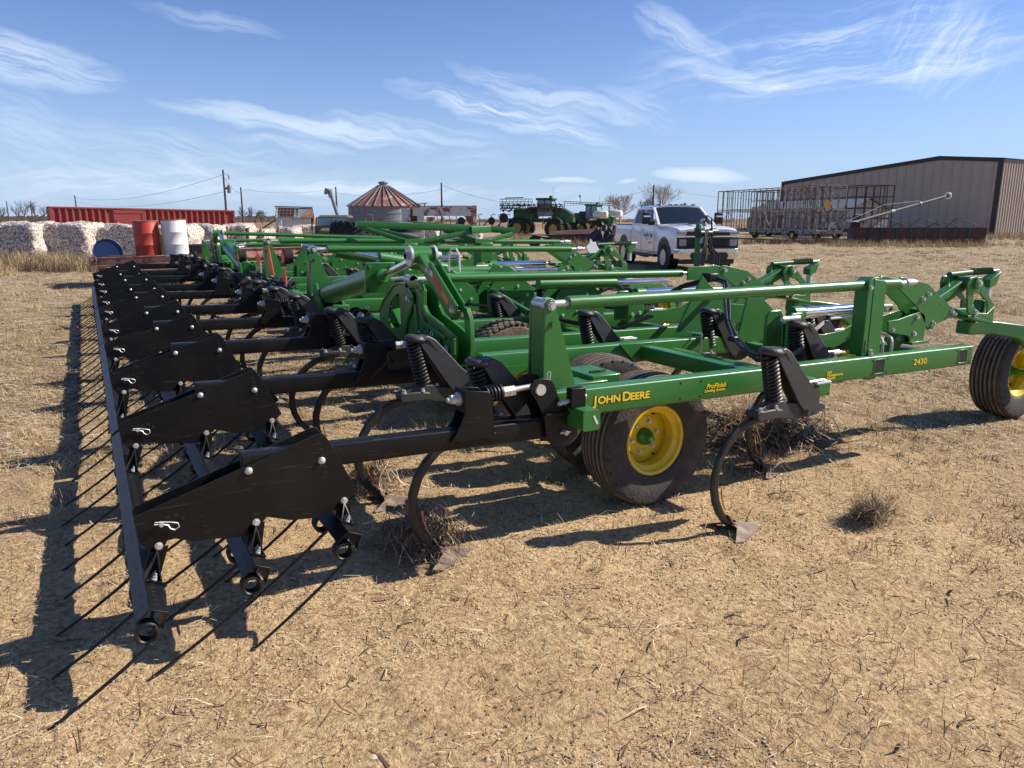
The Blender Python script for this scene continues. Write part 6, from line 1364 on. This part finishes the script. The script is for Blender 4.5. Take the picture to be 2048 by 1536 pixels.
obj('trough', MB().loft([[(-1.9, 0, .75), (-1.9, .7, .95), (-1.9, .75, .9), (-1.9, .1, .15), (-1.9, .0, .15)], [(1.35, 0, .85), (1.35, .7, 1.12), (1.35, .75, 1.05), (1.2, .1, .2), (1.2, 0, .2)]]), 'brownpanel', tb, smooth=0)
obj('end_plate', MB().plate([(1.2, .2), (1.75, .25), (1.55, 1.14), (1.30, 1.12), (1.05, .5)], 'Y', -.05, .04), 'brownpanel', tb); obj('box_end', MB().box((1.75, .1, .35), (.75, .5, .72)), 'rust', tb, bevel=.02)
# ---- pile of torn dark tarp and bales beside the pickup
o = None
pm_ = MB(); nx = 26; rows = []
for i in range(nx):
    row = []
    for j in range(18):
        a = math.pi*j/17; x = -1.2+2.4*i/(nx-1); rr_ = (1.30*(1-abs(x/1.5)**4*.6))*(1+.16*(random.random()-.5)); row.append((x+random.uniform(-.05, .05), -1.0*math.cos(a)*rr_*.7, math.sin(a)*rr_+random.uniform(-.05, .05)))
    rows.append(row)
pm_.loft(rows, cap=False, close=False)
o = obj('tarp_pile', pm_, material('torn_dark_tarp', (.030, .026, .026), .7, var=.2, scale=3, col2=(.30, .27, .24), mix=(.60, .66), bump=.6, bscale=10), smooth=0); o.location = place(1232, 36.5); o.rotation_euler = (0, 0, -YAW); tag(o, 'heap covered with torn black plastic beside the pickup bed', 'covered heap')
# ---- weeds
def weeds(name, label, spots, mat, hmin, hmax, w, n, lean=.5, cat='weeds'):
    xs, ys, hs = [], [], []
    for u0, u1, D0, D1, k in spots:
        for _ in range(int(k)):
            p = place(random.uniform(u0, u1), random.uniform(D0, D1)); xs.append(p.x); ys.append(p.y); hs.append(random.uniform(hmin, hmax))
    x = np.repeat(np.array(xs), n)+rng.normal(0, .10, len(xs)*n); y = np.repeat(np.array(ys), n)+rng.normal(0, .10, len(xs)*n); h = np.repeat(np.array(hs), n)*rng.uniform(.4, 1.1, len(xs)*n); a = rng.random(len(x))*6.28
    V, F = blades(x, y, x*0-.02, np.cos(a), np.sin(a), h*lean*rng.random(len(x)), np.stack([h*.3, h*.85], 1), rng.normal(0, .15, len(x))*h, w*rng.uniform(.6, 1.5, len(x)))
    np_mesh(name, V, F, [mat], kind='stuff', label=label, cat=cat)
weeds('tall_weeds', 'tall dry weeds against the left cotton bales', [(-60, 175, 24.5, 28, 300), (-60, 20, 22, 28, 80), (60, 120, 25, 27, 90)], 'weed', .2, .75, .006, 14)
weeds('tall_weeds', 'brown dead weeds growing below the bales and trailer', [(-60, 200, 24, 28, 330), (200, 560, 30, 36, 160)], 'weed_dark', .2, .85, .006, 12)
weeds('yard_edge_weeds', 'dry weeds around the scrap and brown trough', [(1110, 1250, 42, 44, 110), (1020, 1060, 60, 64, 60), (1195, 1245, 34, 36, 90)], 'weed', .25, .85, .008, 12)
weeds('yard_edge_weeds', 'dark weeds under the cage trailers', [(1490, 1720, 50, 56, 240), (1130, 1250, 42, 44, 60)], 'weed_dark', .2, .65, .010, 12)
weeds('yard_edge_weeds', 'golden grass along the foot of the brown panels and the barn', [(1650, 1990, 45, 49, 170), (1980, 2100, 60, 78, 260), (1700, 2060, 44, 50, 60)], 'weed', .2, .6, .010, 12)
# ---- cage trailers
def cage(name, label, u0, D0, u1, D1, top, deck, width, mat, nb, mesh=True, cross=True, rails=(.5,)):
    a = place(u0, D0); b = place(u1, D1); ang = math.atan2(b.y-a.y, b.x-a.x); Ln = (b.xy-a.xy).length
    t = thing(name, label, 'cotton trailer', a, ang)
    for y, nm in ((0, 'near_side'), (width, 'far_side')):
        m = MB()
        for k in range(nb+1):
            x = Ln*k/nb; m.beam((x, y, deck), (x, y, top), .07 if k % 3 == 0 else .045, .07, .004, up=(0, 1, 0))
        for z in [deck+.03, top]+[deck+(top-deck)*q for q in rails]: m.beam((0, y, z), (Ln, y, z), .06, .07, .004)
        if cross: m.beam((Ln*.55, y, deck), (Ln*.70, y, deck+(top-deck)*.5), .04, .04).beam((Ln*.25, y, deck+(top-deck)*.5), (Ln*.35, y, deck), .04, .04)
        obj('side_frame', m, mat, t)
        if mesh:
            m = MB(); q = 0
            while q < Ln: m.add([(q, y+.03, deck), (q+.006, y+.03, deck), (q+.006, y+.03, top), (q, y+.03, top)], [(0, 1, 2, 3)]); q += .16
            q = deck
            while q < top: m.add([(0, y+.03, q), (Ln, y+.03, q), (Ln, y+.03, q+.006), (0, y+.03, q+.006)], [(0, 1, 2, 3)]); q += .16
            kindly(obj('wire_netting', m, 'wiremesh', t, smooth=0), 'stuff')
    for x in (0, Ln):
        m = MB()
        for k in range(5): m.beam((x, width*k/4, deck), (x, width*k/4, top), .05, .06, .004, up=(1, 0, 0))
        for z in (deck, top, deck+(top-deck)*.5, deck+(top-deck)*.25, deck+(top-deck)*.75) if not mesh else (deck, top, deck+(top-deck)*.5): m.beam((x, 0, z), (x, width, z), .06, .06, .004)
        if mesh: m.beam((x, 0, deck), (x, width*.5, deck+(top-deck)*.45), .04, .04).beam((x, width, deck), (x, width*.5, deck+(top-deck)*.45), .04, .04)
        obj('end_frame', m, mat, t)
    obj('deck', MB().box((Ln/2, width/2, deck-.10), (Ln, width, .20)), mat, t)
    for x in (Ln*.20, Ln*.80):
        for y in (.1, width-.1):
            w = obj('wheel', MB().cyl((x, y-.12, .42), (x, y+.12, .42), .42, 20), 'rubber', t); obj('wheel_disc', MB().cyl((x, y-.13, .42), (x, y-.115, .42), .17, 16), 'decal', w)
    return t, Ln
c1_, l1 = cage('cage_trailer', 'tall cream-painted wire cage cotton trailer, nearest of the two', 1434, 69, 1634, 55.5, 4.0, .78, 2.3, 'cage', 17, True, True, (.45, .5))
obj('ladder', MB().beam((l1*.12, -.08, .9), (l1*.12, -.08, 4.1), .04, .04, up=(0, 1, 0)).beam((l1*.17, -.08, .9), (l1*.17, -.08, 4.1), .04, .04, up=(0, 1, 0)), 'cage', c1_)
obj('yellow_panel', MB().box((l1*.42, -.05, 2.35), (.62, .03, .5)), 'cage', c1_); obj('orange_panel', MB().box((l1-.25, 1.0, 2.6), (.03, .4, .6)), 'orange', c1_)
cage('cage_trailer', 'dark rusted open cage cotton trailer behind the cream one', 1500, 76, 1728, 60, 4.2, .78, 2.5, 'cage_dark', 15, False, True, (.27, .5, .75))
# ---- white house behind the cages
def house():
    a = place(1500, 86); b = place(1690, 72); ang = math.atan2(b.y-a.y, b.x-a.x); Ln = (b.xy-a.xy).length
    t = thing('white_house', 'long low white building with a pale metal roof behind the cage trailers', 'house', a, ang)
    obj('wall', MB().box((Ln/2, 2.5, 1.2), (Ln, 5, 2.4)), 'grey_board', t)
    obj('gable', MB().plate([(-.1, 2.4), (5.1, 2.4), (2.5, 3.5)], 'X', Ln-.1, .1), 'grey_board', t)
    obj('roof', MB().loft([[(-.2, -.3, 2.35), (Ln+.4, -.3, 2.35)], [(-.2, 2.5, 3.6), (Ln+.4, 2.5, 3.6)], [(-.2, 5.3, 2.35), (Ln+.4, 5.3, 2.35)]], cap=False, close=False), 'galv', t, smooth=0)
    w = obj('window', MB().box((Ln+.02, 1.3, 1.5), (.04, 1.1, 1.0)), 'glass', t); obj('window_frame', MB().box((Ln+.03, 1.3, 2.04), (.05, 1.3, .08)).box((Ln+.03, .7, 1.5), (.05, .08, 1.1)).box((Ln+.03, 1.9, 1.5), (.05, .08, 1.1)), 'white_old', w)
    obj('door', MB().box((Ln*.35, -.02, 1.0), (.9, .04, 2.0)), 'brownpanel', t)
    obj('air_unit', MB().box((Ln-1.2, -.5, 1.0), (.8, .6, .7)), 'white_old', t)
    for x in (Ln*.1, Ln*.25): obj('rusty_panel', MB().box((x, -.9, 1.0), (1.4, .05, 1.6)), 'rust', t)
house()
# ---- grain auger across the building
aa = place(1690, 57, 1.2); ab = place(1890, 64, 1.67+45*64/1573)
at_ = thing('grain_auger', 'long thin grey grain auger sloping up past the tan barn with a white round cap', 'auger', (aa.x, aa.y, 0)); O_ = Vector((aa.x, aa.y, 0))
obj('tube', MB().cyl(aa-O_, ab-O_, .11, 14), 'grey_tube', at_); d_ = (ab-aa).normalized()
obj('end_cap', MB().cyl(ab-O_, ab-O_+d_*.06, .30, 22), 'sticker', at_)
obj('truss_wire', MB().tube([aa-O_+Vector((0, 0, .2)), aa.lerp(ab, .35)-O_+Vector((0, 0, .7)), aa.lerp(ab, .7)-O_+Vector((0, 0, .25))], .012, 5), 'wire', at_)
obj('clamps', MB().cyl(aa.lerp(ab, .42)-O_, aa.lerp(ab, .45)-O_, .16, 12).cyl(aa.lerp(ab, .70)-O_, aa.lerp(ab, .715)-O_, .16, 12), 'galv', at_)
obj('undercarriage', MB().beam(aa.lerp(ab, .25)-O_, place(1735, 59, .2)-O_, .06, .06).beam(aa.lerp(ab, .15)-O_, place(1735, 59, .2)-O_, .06, .06), 'rust', at_)
obj('motor', MB().box(place(1702, 56.5, 1.25)-O_, (.9, .7, .5), rz=-YAW), 'galv', at_, bevel=.1); obj('drive_wheel', MB().cyl(place(1712, 56, 1.1)-O_, place(1712, 56.2, 1.1)-O_, .35, 16), 'rubber', at_)
# ---- brown ribbed header panels
def header():
    a = place(1712, 51.0); b = place(1976, 50.5); ang = math.atan2(b.y-a.y, b.x-a.x); Ln = (b.xy-a.xy).length
    t = thing('panel_trailer', 'low dark brown panelled bin with mossy green ribs and folded bows on top', 'panelled bin', a, ang); H = 1.06
    obj('front_panel', MB().box((Ln/2, .0, H/2), (Ln, .05, H)), 'brownpanel', t); obj('top_edge', MB().beam((0, -.01, H), (Ln, -.01, H), .08, .05), 'brown_trim', t)
    for k in range(1, 8): obj('rib', MB().box((Ln*(.21+.11*(k-1)), -.04, H*.5), (.07, .05, H*.96)), 'green_dull', t)
    for x in (.3, Ln*.12, Ln*.15): obj('rib', MB().box((x+.6, -.04, H*.5), (.05, .05, H*.96)), 'brown_trim', t)
    for k in range(5): obj('stained_patch', MB().box((Ln*(.26+.125*k), -.03, H*.42), (.8, .008, H*.55)), 'brown_stain', t)
    for k in range(6):
        x0 = Ln*(.10+.14*k); s_ = .75+.35*(k % 2)
        obj('bow', MB().tube([(x0-.9, .1, H+.05), (x0-.3, .15, H+s_*.5), (x0, .2, H+s_*.62), (x0+.3, .15, H+s_*.5), (x0+1.3, .1, H+.05)], .026, 6), 'cage_dark', t)
    obj('end_panel', MB().box((Ln, .6, H/2), (.05, 1.2, H)).box((0, .6, H/2), (.05, 1.2, H)), 'brownpanel', t)
header()
# ---- large tan metal barn
def barn():
    def G(u, y, D): return place(u, D, 1.67+(437-y)*D/1573)
    Rc = place(1990, 81); la_, da_ = (1990-1024)/1536*81-.545*27, 81+.839*27; Lc = place(1024+la_/da_*1536, da_)
    ang = math.atan2(Rc.y-Lc.y, Rc.x-Lc.x); Ln = (Rc.xy-Lc.xy).length
    t = thing('metal_barn', 'large tan metal barn with dark brown trim closing the right side of the yard', 'barn', (Lc.x, Lc.y, 0), ang)
    # local x along the gable wall from far-left corner to the right corner, y = into the building
    hL, hP, hR, xp = 6.40, 8.35, 7.75, Ln*.76
    def ht(x): return hL+(hP-hL)*x/xp if x < xp else hP+(hR-hP)*(x-xp)/(Ln-xp)
    xs = []; x = 0
    while x < Ln: xs.append((x, 0)); xs.append((x+.88, 0)); xs.append((x+.92, -.11)); xs.append((x+.99, -.11)); x += 1.05
    xs = [p for p in xs if p[0] < Ln]+[(Ln, 0)]
    obj('gable_wall', MB().loft([[(a, b, 0) for a, b in xs], [(a, b, ht(a)-.02) for a, b in xs]], cap=False, close=False), 'tan_steel', t, smooth=0)
    W2 = 46; ys = []; y = 0
    while y < W2: ys += [(0, y), (0, y+.20), (.09, y+.27), (.09, y+.42), (0, y+.49)]; y += .56
    obj('side_wall', MB().loft([[(Ln+a, b, 0) for a, b in ys], [(Ln+a, b, hR) for a, b in ys]], cap=False, close=False), 'tan_steel', t, smooth=0)
    obj('far_side_wall', MB().box((.05, W2/2, hL/2), (.1, W2, hL)), 'tan_steel', t); obj('back_wall', MB().box((Ln/2, W2, hL/2), (Ln, .1, hL)), 'tan_steel', t)
    obj('roof', MB().loft([[(-.1, yy, hL+.05), (xp, yy, hP+.08), (Ln+.25, yy, hR+.05)] for yy in (-.2, W2)], cap=False, close=False), 'brown_trim', t, smooth=0)
    tr2 = MB().beam((-.1, -.09, hL-.14), (xp, -.09, hP-.14), .12, .42, .01).beam((xp, -.09, hP-.14), (Ln+.2, -.09, hR-.14), .12, .42, .01).box((Ln-.1, -.06, hR/2), (.55, .14, hR)).box((-.0, -.06, hL/2), (.3, .14, hL))
    obj('trim', tr2, 'brown_trim', t)
    obj('eave_trim', MB().beam((Ln+.14, 0, hR-.10), (Ln+.14, W2, hR-.10), .10, .30, .01), 'brown_trim', t)
barn()
# ------------------------------------------------------------------ white pickup truck
def pickup():
    """local axes: x forward, y left, z up; origin under the middle of the wheelbase"""
    Df, uf = 24.2, 1416
    h = heading(math.sin(R(9.5)), -math.cos(R(9.5)))
    nose = place(uf, Df); pos = nose-Vector((math.cos(h), math.sin(h), 0))*3.05
    t = thing('pickup_truck', 'white four-door heavy-duty pickup truck parked facing the camera', 'pickup truck', pos, h); t.scale = (1.05, 1.05, 1.05)
    w = 1.02
    def sec(x, pts):            # half section mirrored: pts are (y, z) from the sill up and over
        return [(x, y, z) for y, z in pts]+[(x, -y, z) for y, z in reversed(pts)]
    # hood and front fenders
    b = MB().loft([sec(2.98, [(.88, .62), (.95, .80), (.96, 1.10), (.90, 1.24), (.60, 1.285)]), sec(2.80, [(.97, .55), (1.01, .80), (1.01, 1.14), (.93, 1.30), (.55, 1.34)]), sec(2.3, [(.98, .50), (1.02, .80), (1.02, 1.17), (.94, 1.34), (.55, 1.39)]),
                   sec(1.30, [(.98, .48), (1.02, .80), (1.02, 1.20), (.94, 1.38), (.60, 1.42)])])
    obj('hood_and_fenders', b, 'white_paint', t, smooth=50, bevel=.012)
    obj('hood_scoop', MB().loft([[(2.62, -.36, 1.36), (2.62, .36, 1.36), (2.62, .33, 1.375), (2.62, -.33, 1.375)], [(2.25, -.42, 1.38), (2.25, .42, 1.38), (2.25, .36, 1.455), (2.25, -.36, 1.455)], [(1.45, -.44, 1.40), (1.45, .44, 1.40), (1.45, .36, 1.445), (1.45, -.36, 1.445)]]), 'white_paint', t, bevel=.01)
    obj('scoop_mouth', MB().loft([[(2.43, -.36, 1.418), (2.43, .36, 1.418), (2.43, .34, 1.43), (2.43, -.34, 1.43)], [(2.27, -.37, 1.45), (2.27, .37, 1.45), (2.27, .35, 1.468), (2.27, -.35, 1.468)]]), 'plastic', t)
    # cab body with doors
    obj('cab_body', MB().loft([sec(1.35, [(.97, .46), (1.02, .80), (1.02, 1.20), (.97, 1.40), (.6, 1.42)]), sec(-1.30, [(.97, .46), (1.02, .80), (1.02, 1.20), (.97, 1.40), (.6, 1.42)])]), 'white_paint', t, smooth=50, bevel=.01)
    obj('cab_top', MB().loft([sec(.42, [(.80, 1.90), (.72, 1.985), (.45, 2.02)]), sec(.1, [(.82, 1.92), (.74, 2.0), (.45, 2.03)]), sec(-.95, [(.82, 1.92), (.74, 1.99), (.45, 2.02)]), sec(-1.15, [(.80, 1.88), (.70, 1.95), (.45, 1.97)])]), 'white_paint', t, smooth=50)
    # glass
    obj('windscreen', MB().loft([[(1.28, y, z) for y, z in ((-.88, 1.40), (-.45, 1.425), (.45, 1.425), (.88, 1.40))], [(.42, y, z) for y, z in ((-.74, 1.93), (-.4, 1.965), (.4, 1.965), (.74, 1.93))]], cap=False, close=False), 'glass', t)
    for s in (-1, 1):
        for nm, pts in (('front_window', [(1.02, 1.42), (.50, 1.42), (-.12, 1.42), (-.12, 1.86), (.36, 1.86)]), ('rear_window', [(-.22, 1.42), (-.98, 1.42), (-1.0, 1.80), (-.90, 1.86), (-.22, 1.86)])):
            def yy(z): return .985-(z-1.42)*.34
            m = MB(); m.add([(x, s*yy(z), z) for x, z in pts], [tuple(range(len(pts)))]); obj(nm, m, 'glass', t, smooth=0)
        pl = MB()
        for p0, p1, ww in (((1.30, .94, 1.38), (.42, .80, 1.93), .085), ((-.17, .965, 1.40), (-.17, .80, 1.93), .09), ((-1.14, .965, 1.40), (-1.05, .80, 1.92), .16), ((1.2, .975, 1.40), (-1.2, .975, 1.40), .05), ((.42, .81, 1.90), (-1.1, .81, 1.90), .07)):
            pl.beam((p0[0], s*p0[1], p0[2]), (p1[0], s*p1[1], p1[2]), ww, .06, .01)
        obj('window_pillars', pl, 'white_paint', t)
        obj('window_seal', MB().tube([(1.04, s*.985, 1.415), (-1.02, s*.985, 1.415)], .012, 6).tube([(.36, s*.835, 1.875), (-.95, s*.835, 1.875)], .012, 6), 'plastic', t)
        # doors: seams, handles, lettering on the right-hand side
        sm = MB()
        for x in (1.12, -.17, -1.16): sm.box((x, s*1.0215, .95), (.012, .004, .84))
        sm.box((0, s*1.0215, .53), (2.3, .004, .012)); obj('door_seams', sm, 'plastic', t)
        for x in (.02, -1.02): obj('door_handle', MB().box((x, s*1.035, 1.22), (.20, .03, .04)), 'white_paint', t, bevel=.01)
        mi = obj('mirror', MB().box((.92, s*1.24, 1.60), (.14, .27, .36)), 'plastic', t, bevel=.03)
        obj('mirror_arm', MB().box((.95, s*1.06, 1.44), (.10, .22, .12)), 'plastic', mi, bevel=.02); obj('mirror_trim', MB().box((.995, s*1.24, 1.66), (.01, .22, .05)), 'chrome_trim', mi)
        # wheels and arches
        for x in (2.02, -2.02):
            obj('arch', MB().lathe([(.50, -.01), (.53, -.03), (.56, .0), (.53, .02)], (x, s*1.01, .50), (0, s, 0), 36, close=True), 'plastic', t)
            obj('arch_well', MB().cyl((x, s*.70, .50), (x, s*1.0225, .50), .51, 32), 'plastic', t)
            r = .415; wl_ = obj('wheel', MB().lathe([(.24, -.14), (.33, -.15), (.395, -.13), (r, -.09), (r, .09), (.395, .13), (.33, .15), (.24, .14)], (x, s*.90, r), (0, s, 0), 36, close=True), 'rubber', t)
            obj('rim', MB().lathe([(.255, .135), (.24, .115), (.225, .06), (.20, .05), (0, .06)], (x, s*.90, r), (0, s, 0), 30), 'rim_silver', wl_)
            sp = MB()
            for k in range(8):
                a = 2*math.pi*k/8; c_, s_ = math.cos(a), math.sin(a)
                sp.beam((x+.05*c_, s*(.90+.055), r+.05*s_), (x+.225*c_, s*(.90+.10), r+.225*s_), .05, .03, .004, up=(0, 1, 0))
            sp.lathe([(.245, .135), (.25, .145), (.235, .14), (.225, .11)], (x, s*.90, r), (0, s, 0), 30, close=True).cyl((x, s*.94, r), (x, s*1.0, r), .07, 16)
            obj('spokes', sp, 'rim_silver', wl_); wd = MB()
            for k in range(8):
                a = 2*math.pi*(k+.5)/8; wd.box((x+.155*math.cos(a), s*.963, r+.155*math.sin(a)), (.09, .012, .05), ry=-a)
            obj('wheel_gap', wd, 'plastic', wl_)
    # bed
    obj('cargo_bed', MB().loft([sec(-1.24, [(.97, .50), (1.02, .80), (1.02, 1.20), (.98, 1.37), (.90, 1.375)]), sec(-2.0, [(.98, .50), (1.02, .80), (1.02, 1.20), (.98, 1.37), (.90, 1.375)]), sec(-3.22, [(.95, .56), (1.0, .80), (1.0, 1.20), (.96, 1.37), (.90, 1.375)])]), 'white_paint', t, smooth=50, bevel=.01)
    obj('bed_rail_cap', MB().beam((-1.3, .95, 1.385), (-3.2, .93, 1.385), .07, .03).beam((-1.3, -.95, 1.385), (-3.2, -.93, 1.385), .07, .03).box((-2.2, 0, 1.383), (1.85, 1.75, .02)), 'plastic', t)
    obj('rear_bumper', MB().box((-3.30, 0, .72), (.18, 1.85, .24)), 'chrome_trim', t, bevel=.04); obj('tail_lamp', MB().box((-3.18, -.985, 1.12), (.10, .05, .36)).box((-3.18, .985, 1.12), (.10, .05, .36)), 'plate_red', t)
    obj('underbody', MB().box((0, 0, .46), (5.6, 1.5, .20)).box((-2.02, 0, .42), (.2, 1.7, .2)).cyl((-.6, -.6, .40), (-1.3, -.6, .40), .12, 12), 'plastic', t); obj('side_step', MB().beam((1.2, -.99, .42), (-1.25, -.99, .42), .12, .08), 'plastic', t)
    obj('mud_flap', MB().box((-1.45, -.90, .42), (.04, .32, .40)), 'plastic', t)
    # face: grille, bars, lamps, bumper
    g = obj('grille', MB().box((2.985, 0, .98), (.06, 1.40, .46)), 'plastic', t, bevel=.02)
    gb = MB()
    for k in range(5): gb.box((3.02, 0, .81+.05*k), (.02, 1.16, .014))
    for k in range(3): gb.box((3.0, 0, 1.12+.035*k), (.02, 1.16, .010))
    obj('grille_bars', gb, 'rubber', g)
    obj('grille_chrome', MB().loft([[(3.03, y, z) for y, z in ((-.98, 1.085), (-.98, 1.045), (-.90, 1.03), (-.86, 1.075))], [(3.05, -.30, 1.09), (3.05, -.30, 1.05), (3.05, -.2, 1.05), (3.05, -.2, 1.09)]]).box((3.045, 0, 1.065), (.03, 1.5, .045)).box((3.02, .86, 1.06), (.04, .24, .05)).box((3.02, -.86, 1.06), (.04, .24, .05)), 'chrome_trim', g, bevel=.006)
    bt = MB().plate([(-.155, -.014), (-.05, -.024), (-.045, -.045), (.045, -.045), (.05, -.024), (.155, .014-.028), (.165, .02), (.06, .022), (.05, .045), (-.05, .045), (-.055, .022), (-.165, .022)], 'X', 3.062, .012)
    bt.v = [(x, y, z+1.066) for x, y, z in bt.v]; obj('cross_badge', bt, 'gold', g)
    for s in (-1, 1):
        l = obj('headlight', MB().box((2.985, s*.80, .885), (.07, .24, .22)), 'lamp', t, bevel=.03); obj('headlight_bezel', MB().box((2.975, s*.80, .885), (.07, .36, .36)), 'plastic', l, bevel=.03)
        obj('marker_light', MB().box((2.975, s*.83, 1.165), (.07, .34, .075)), 'lamp', t, bevel=.015)
        obj('fog_pocket', MB().box((3.115, s*.74, .56), (.02, .20, .15)), 'plastic', t, bevel=.02)
        obj('tow_hook', MB().tube([(3.13, s*.33, .46), (3.19, s*.33, .44), (3.13, s*.33, .41)], .018, 6), 'plastic', t)
    bp = MB().loft([sec(2.86, [(1.02, .40), (1.03, .52), (1.02, .72), (.6, .73)]), sec(3.08, [(.92, .38), (.95, .52), (.92, .71), (.6, .72)]), sec(3.13, [(.80, .40), (.82, .52), (.80, .70), (.55, .71)])])
    obj('front_bumper', bp, 'chrome_trim', t, bevel=.015)
    obj('bumper_opening', MB().loft([[(3.125, -.55, .38), (3.125, .55, .38), (3.125, .62, .50), (3.125, .55, .60), (3.125, -.55, .60), (3.125, -.62, .50)], [(3.140, -.55, .38), (3.140, .55, .38), (3.140, .62, .50), (3.140, .55, .60), (3.140, -.55, .60), (3.140, -.62, .50)]]), 'plastic', t)
    obj('air_dam', MB().box((2.9, 0, .32), (.3, 1.7, .14)), 'plastic', t, bevel=.03)
    obj('bumper_slot', MB().box((3.06, 0, .735), (.10, 1.3, .035)), 'plastic', t)
    pt = obj('number_plate', MB().box((3.15, -.02, .60), (.015, .36, .17)), 'plastic', t, bevel=.01); obj('plate_face', MB().box((3.16, -.02, .60), (.006, .30, .12)), 'plate_red', pt)
    # roof lamps and aerial
    for y in (-.60, -.20, 0, .20, .60): obj('roof_lamp', MB().box((.30, y, 2.035), (.13, .12, .04)), 'plastic', t, bevel=.015)
    obj('roof_fin', MB().loft([[(-.1, .42, 2.02), (.12, .42, 2.02), (.12, .46, 2.02), (-.1, .46, 2.02)], [(-.08, .43, 2.11), (-.02, .43, 2.11), (-.02, .45, 2.11), (-.08, .45, 2.11)]]), 'plastic', t)
    obj('aerial', MB().cyl((1.15, -.86, 1.38), (1.12, -.86, 2.15), .006, 5), 'plastic', t)
    obj('wiper', MB().beam((1.29, -.7, 1.405), (1.22, -.1, 1.46), .02, .02).beam((1.29, .1, 1.425), (1.22, .6, 1.46), .02, .02), 'plastic', t)
    # door lettering (right-hand side of the truck faces the camera)
    def side_text(txt, size, x, z, mat, bold=.0):
        mb = text_mesh(txt, size, bold); mb.v = [(x+vx, -1.0245-vz, z+vy) for vx, vy, vz in mb.v]; obj('door_lettering', mb, mat, t, smooth=0)
    side_text('UNITED', .15, .12, 1.00, 'door_green', .003); obj('door_emblem', MB().cyl((.84, -1.022, 1.05), (.84, -1.026, 1.05), .075, 20), 'door_green', t)
    side_text('AG & TURF', .05, .28, .93, 'lettering_grey', .001); side_text('2500 HD', .06, .62, .80, 'lettering_grey', .001)
pickup()
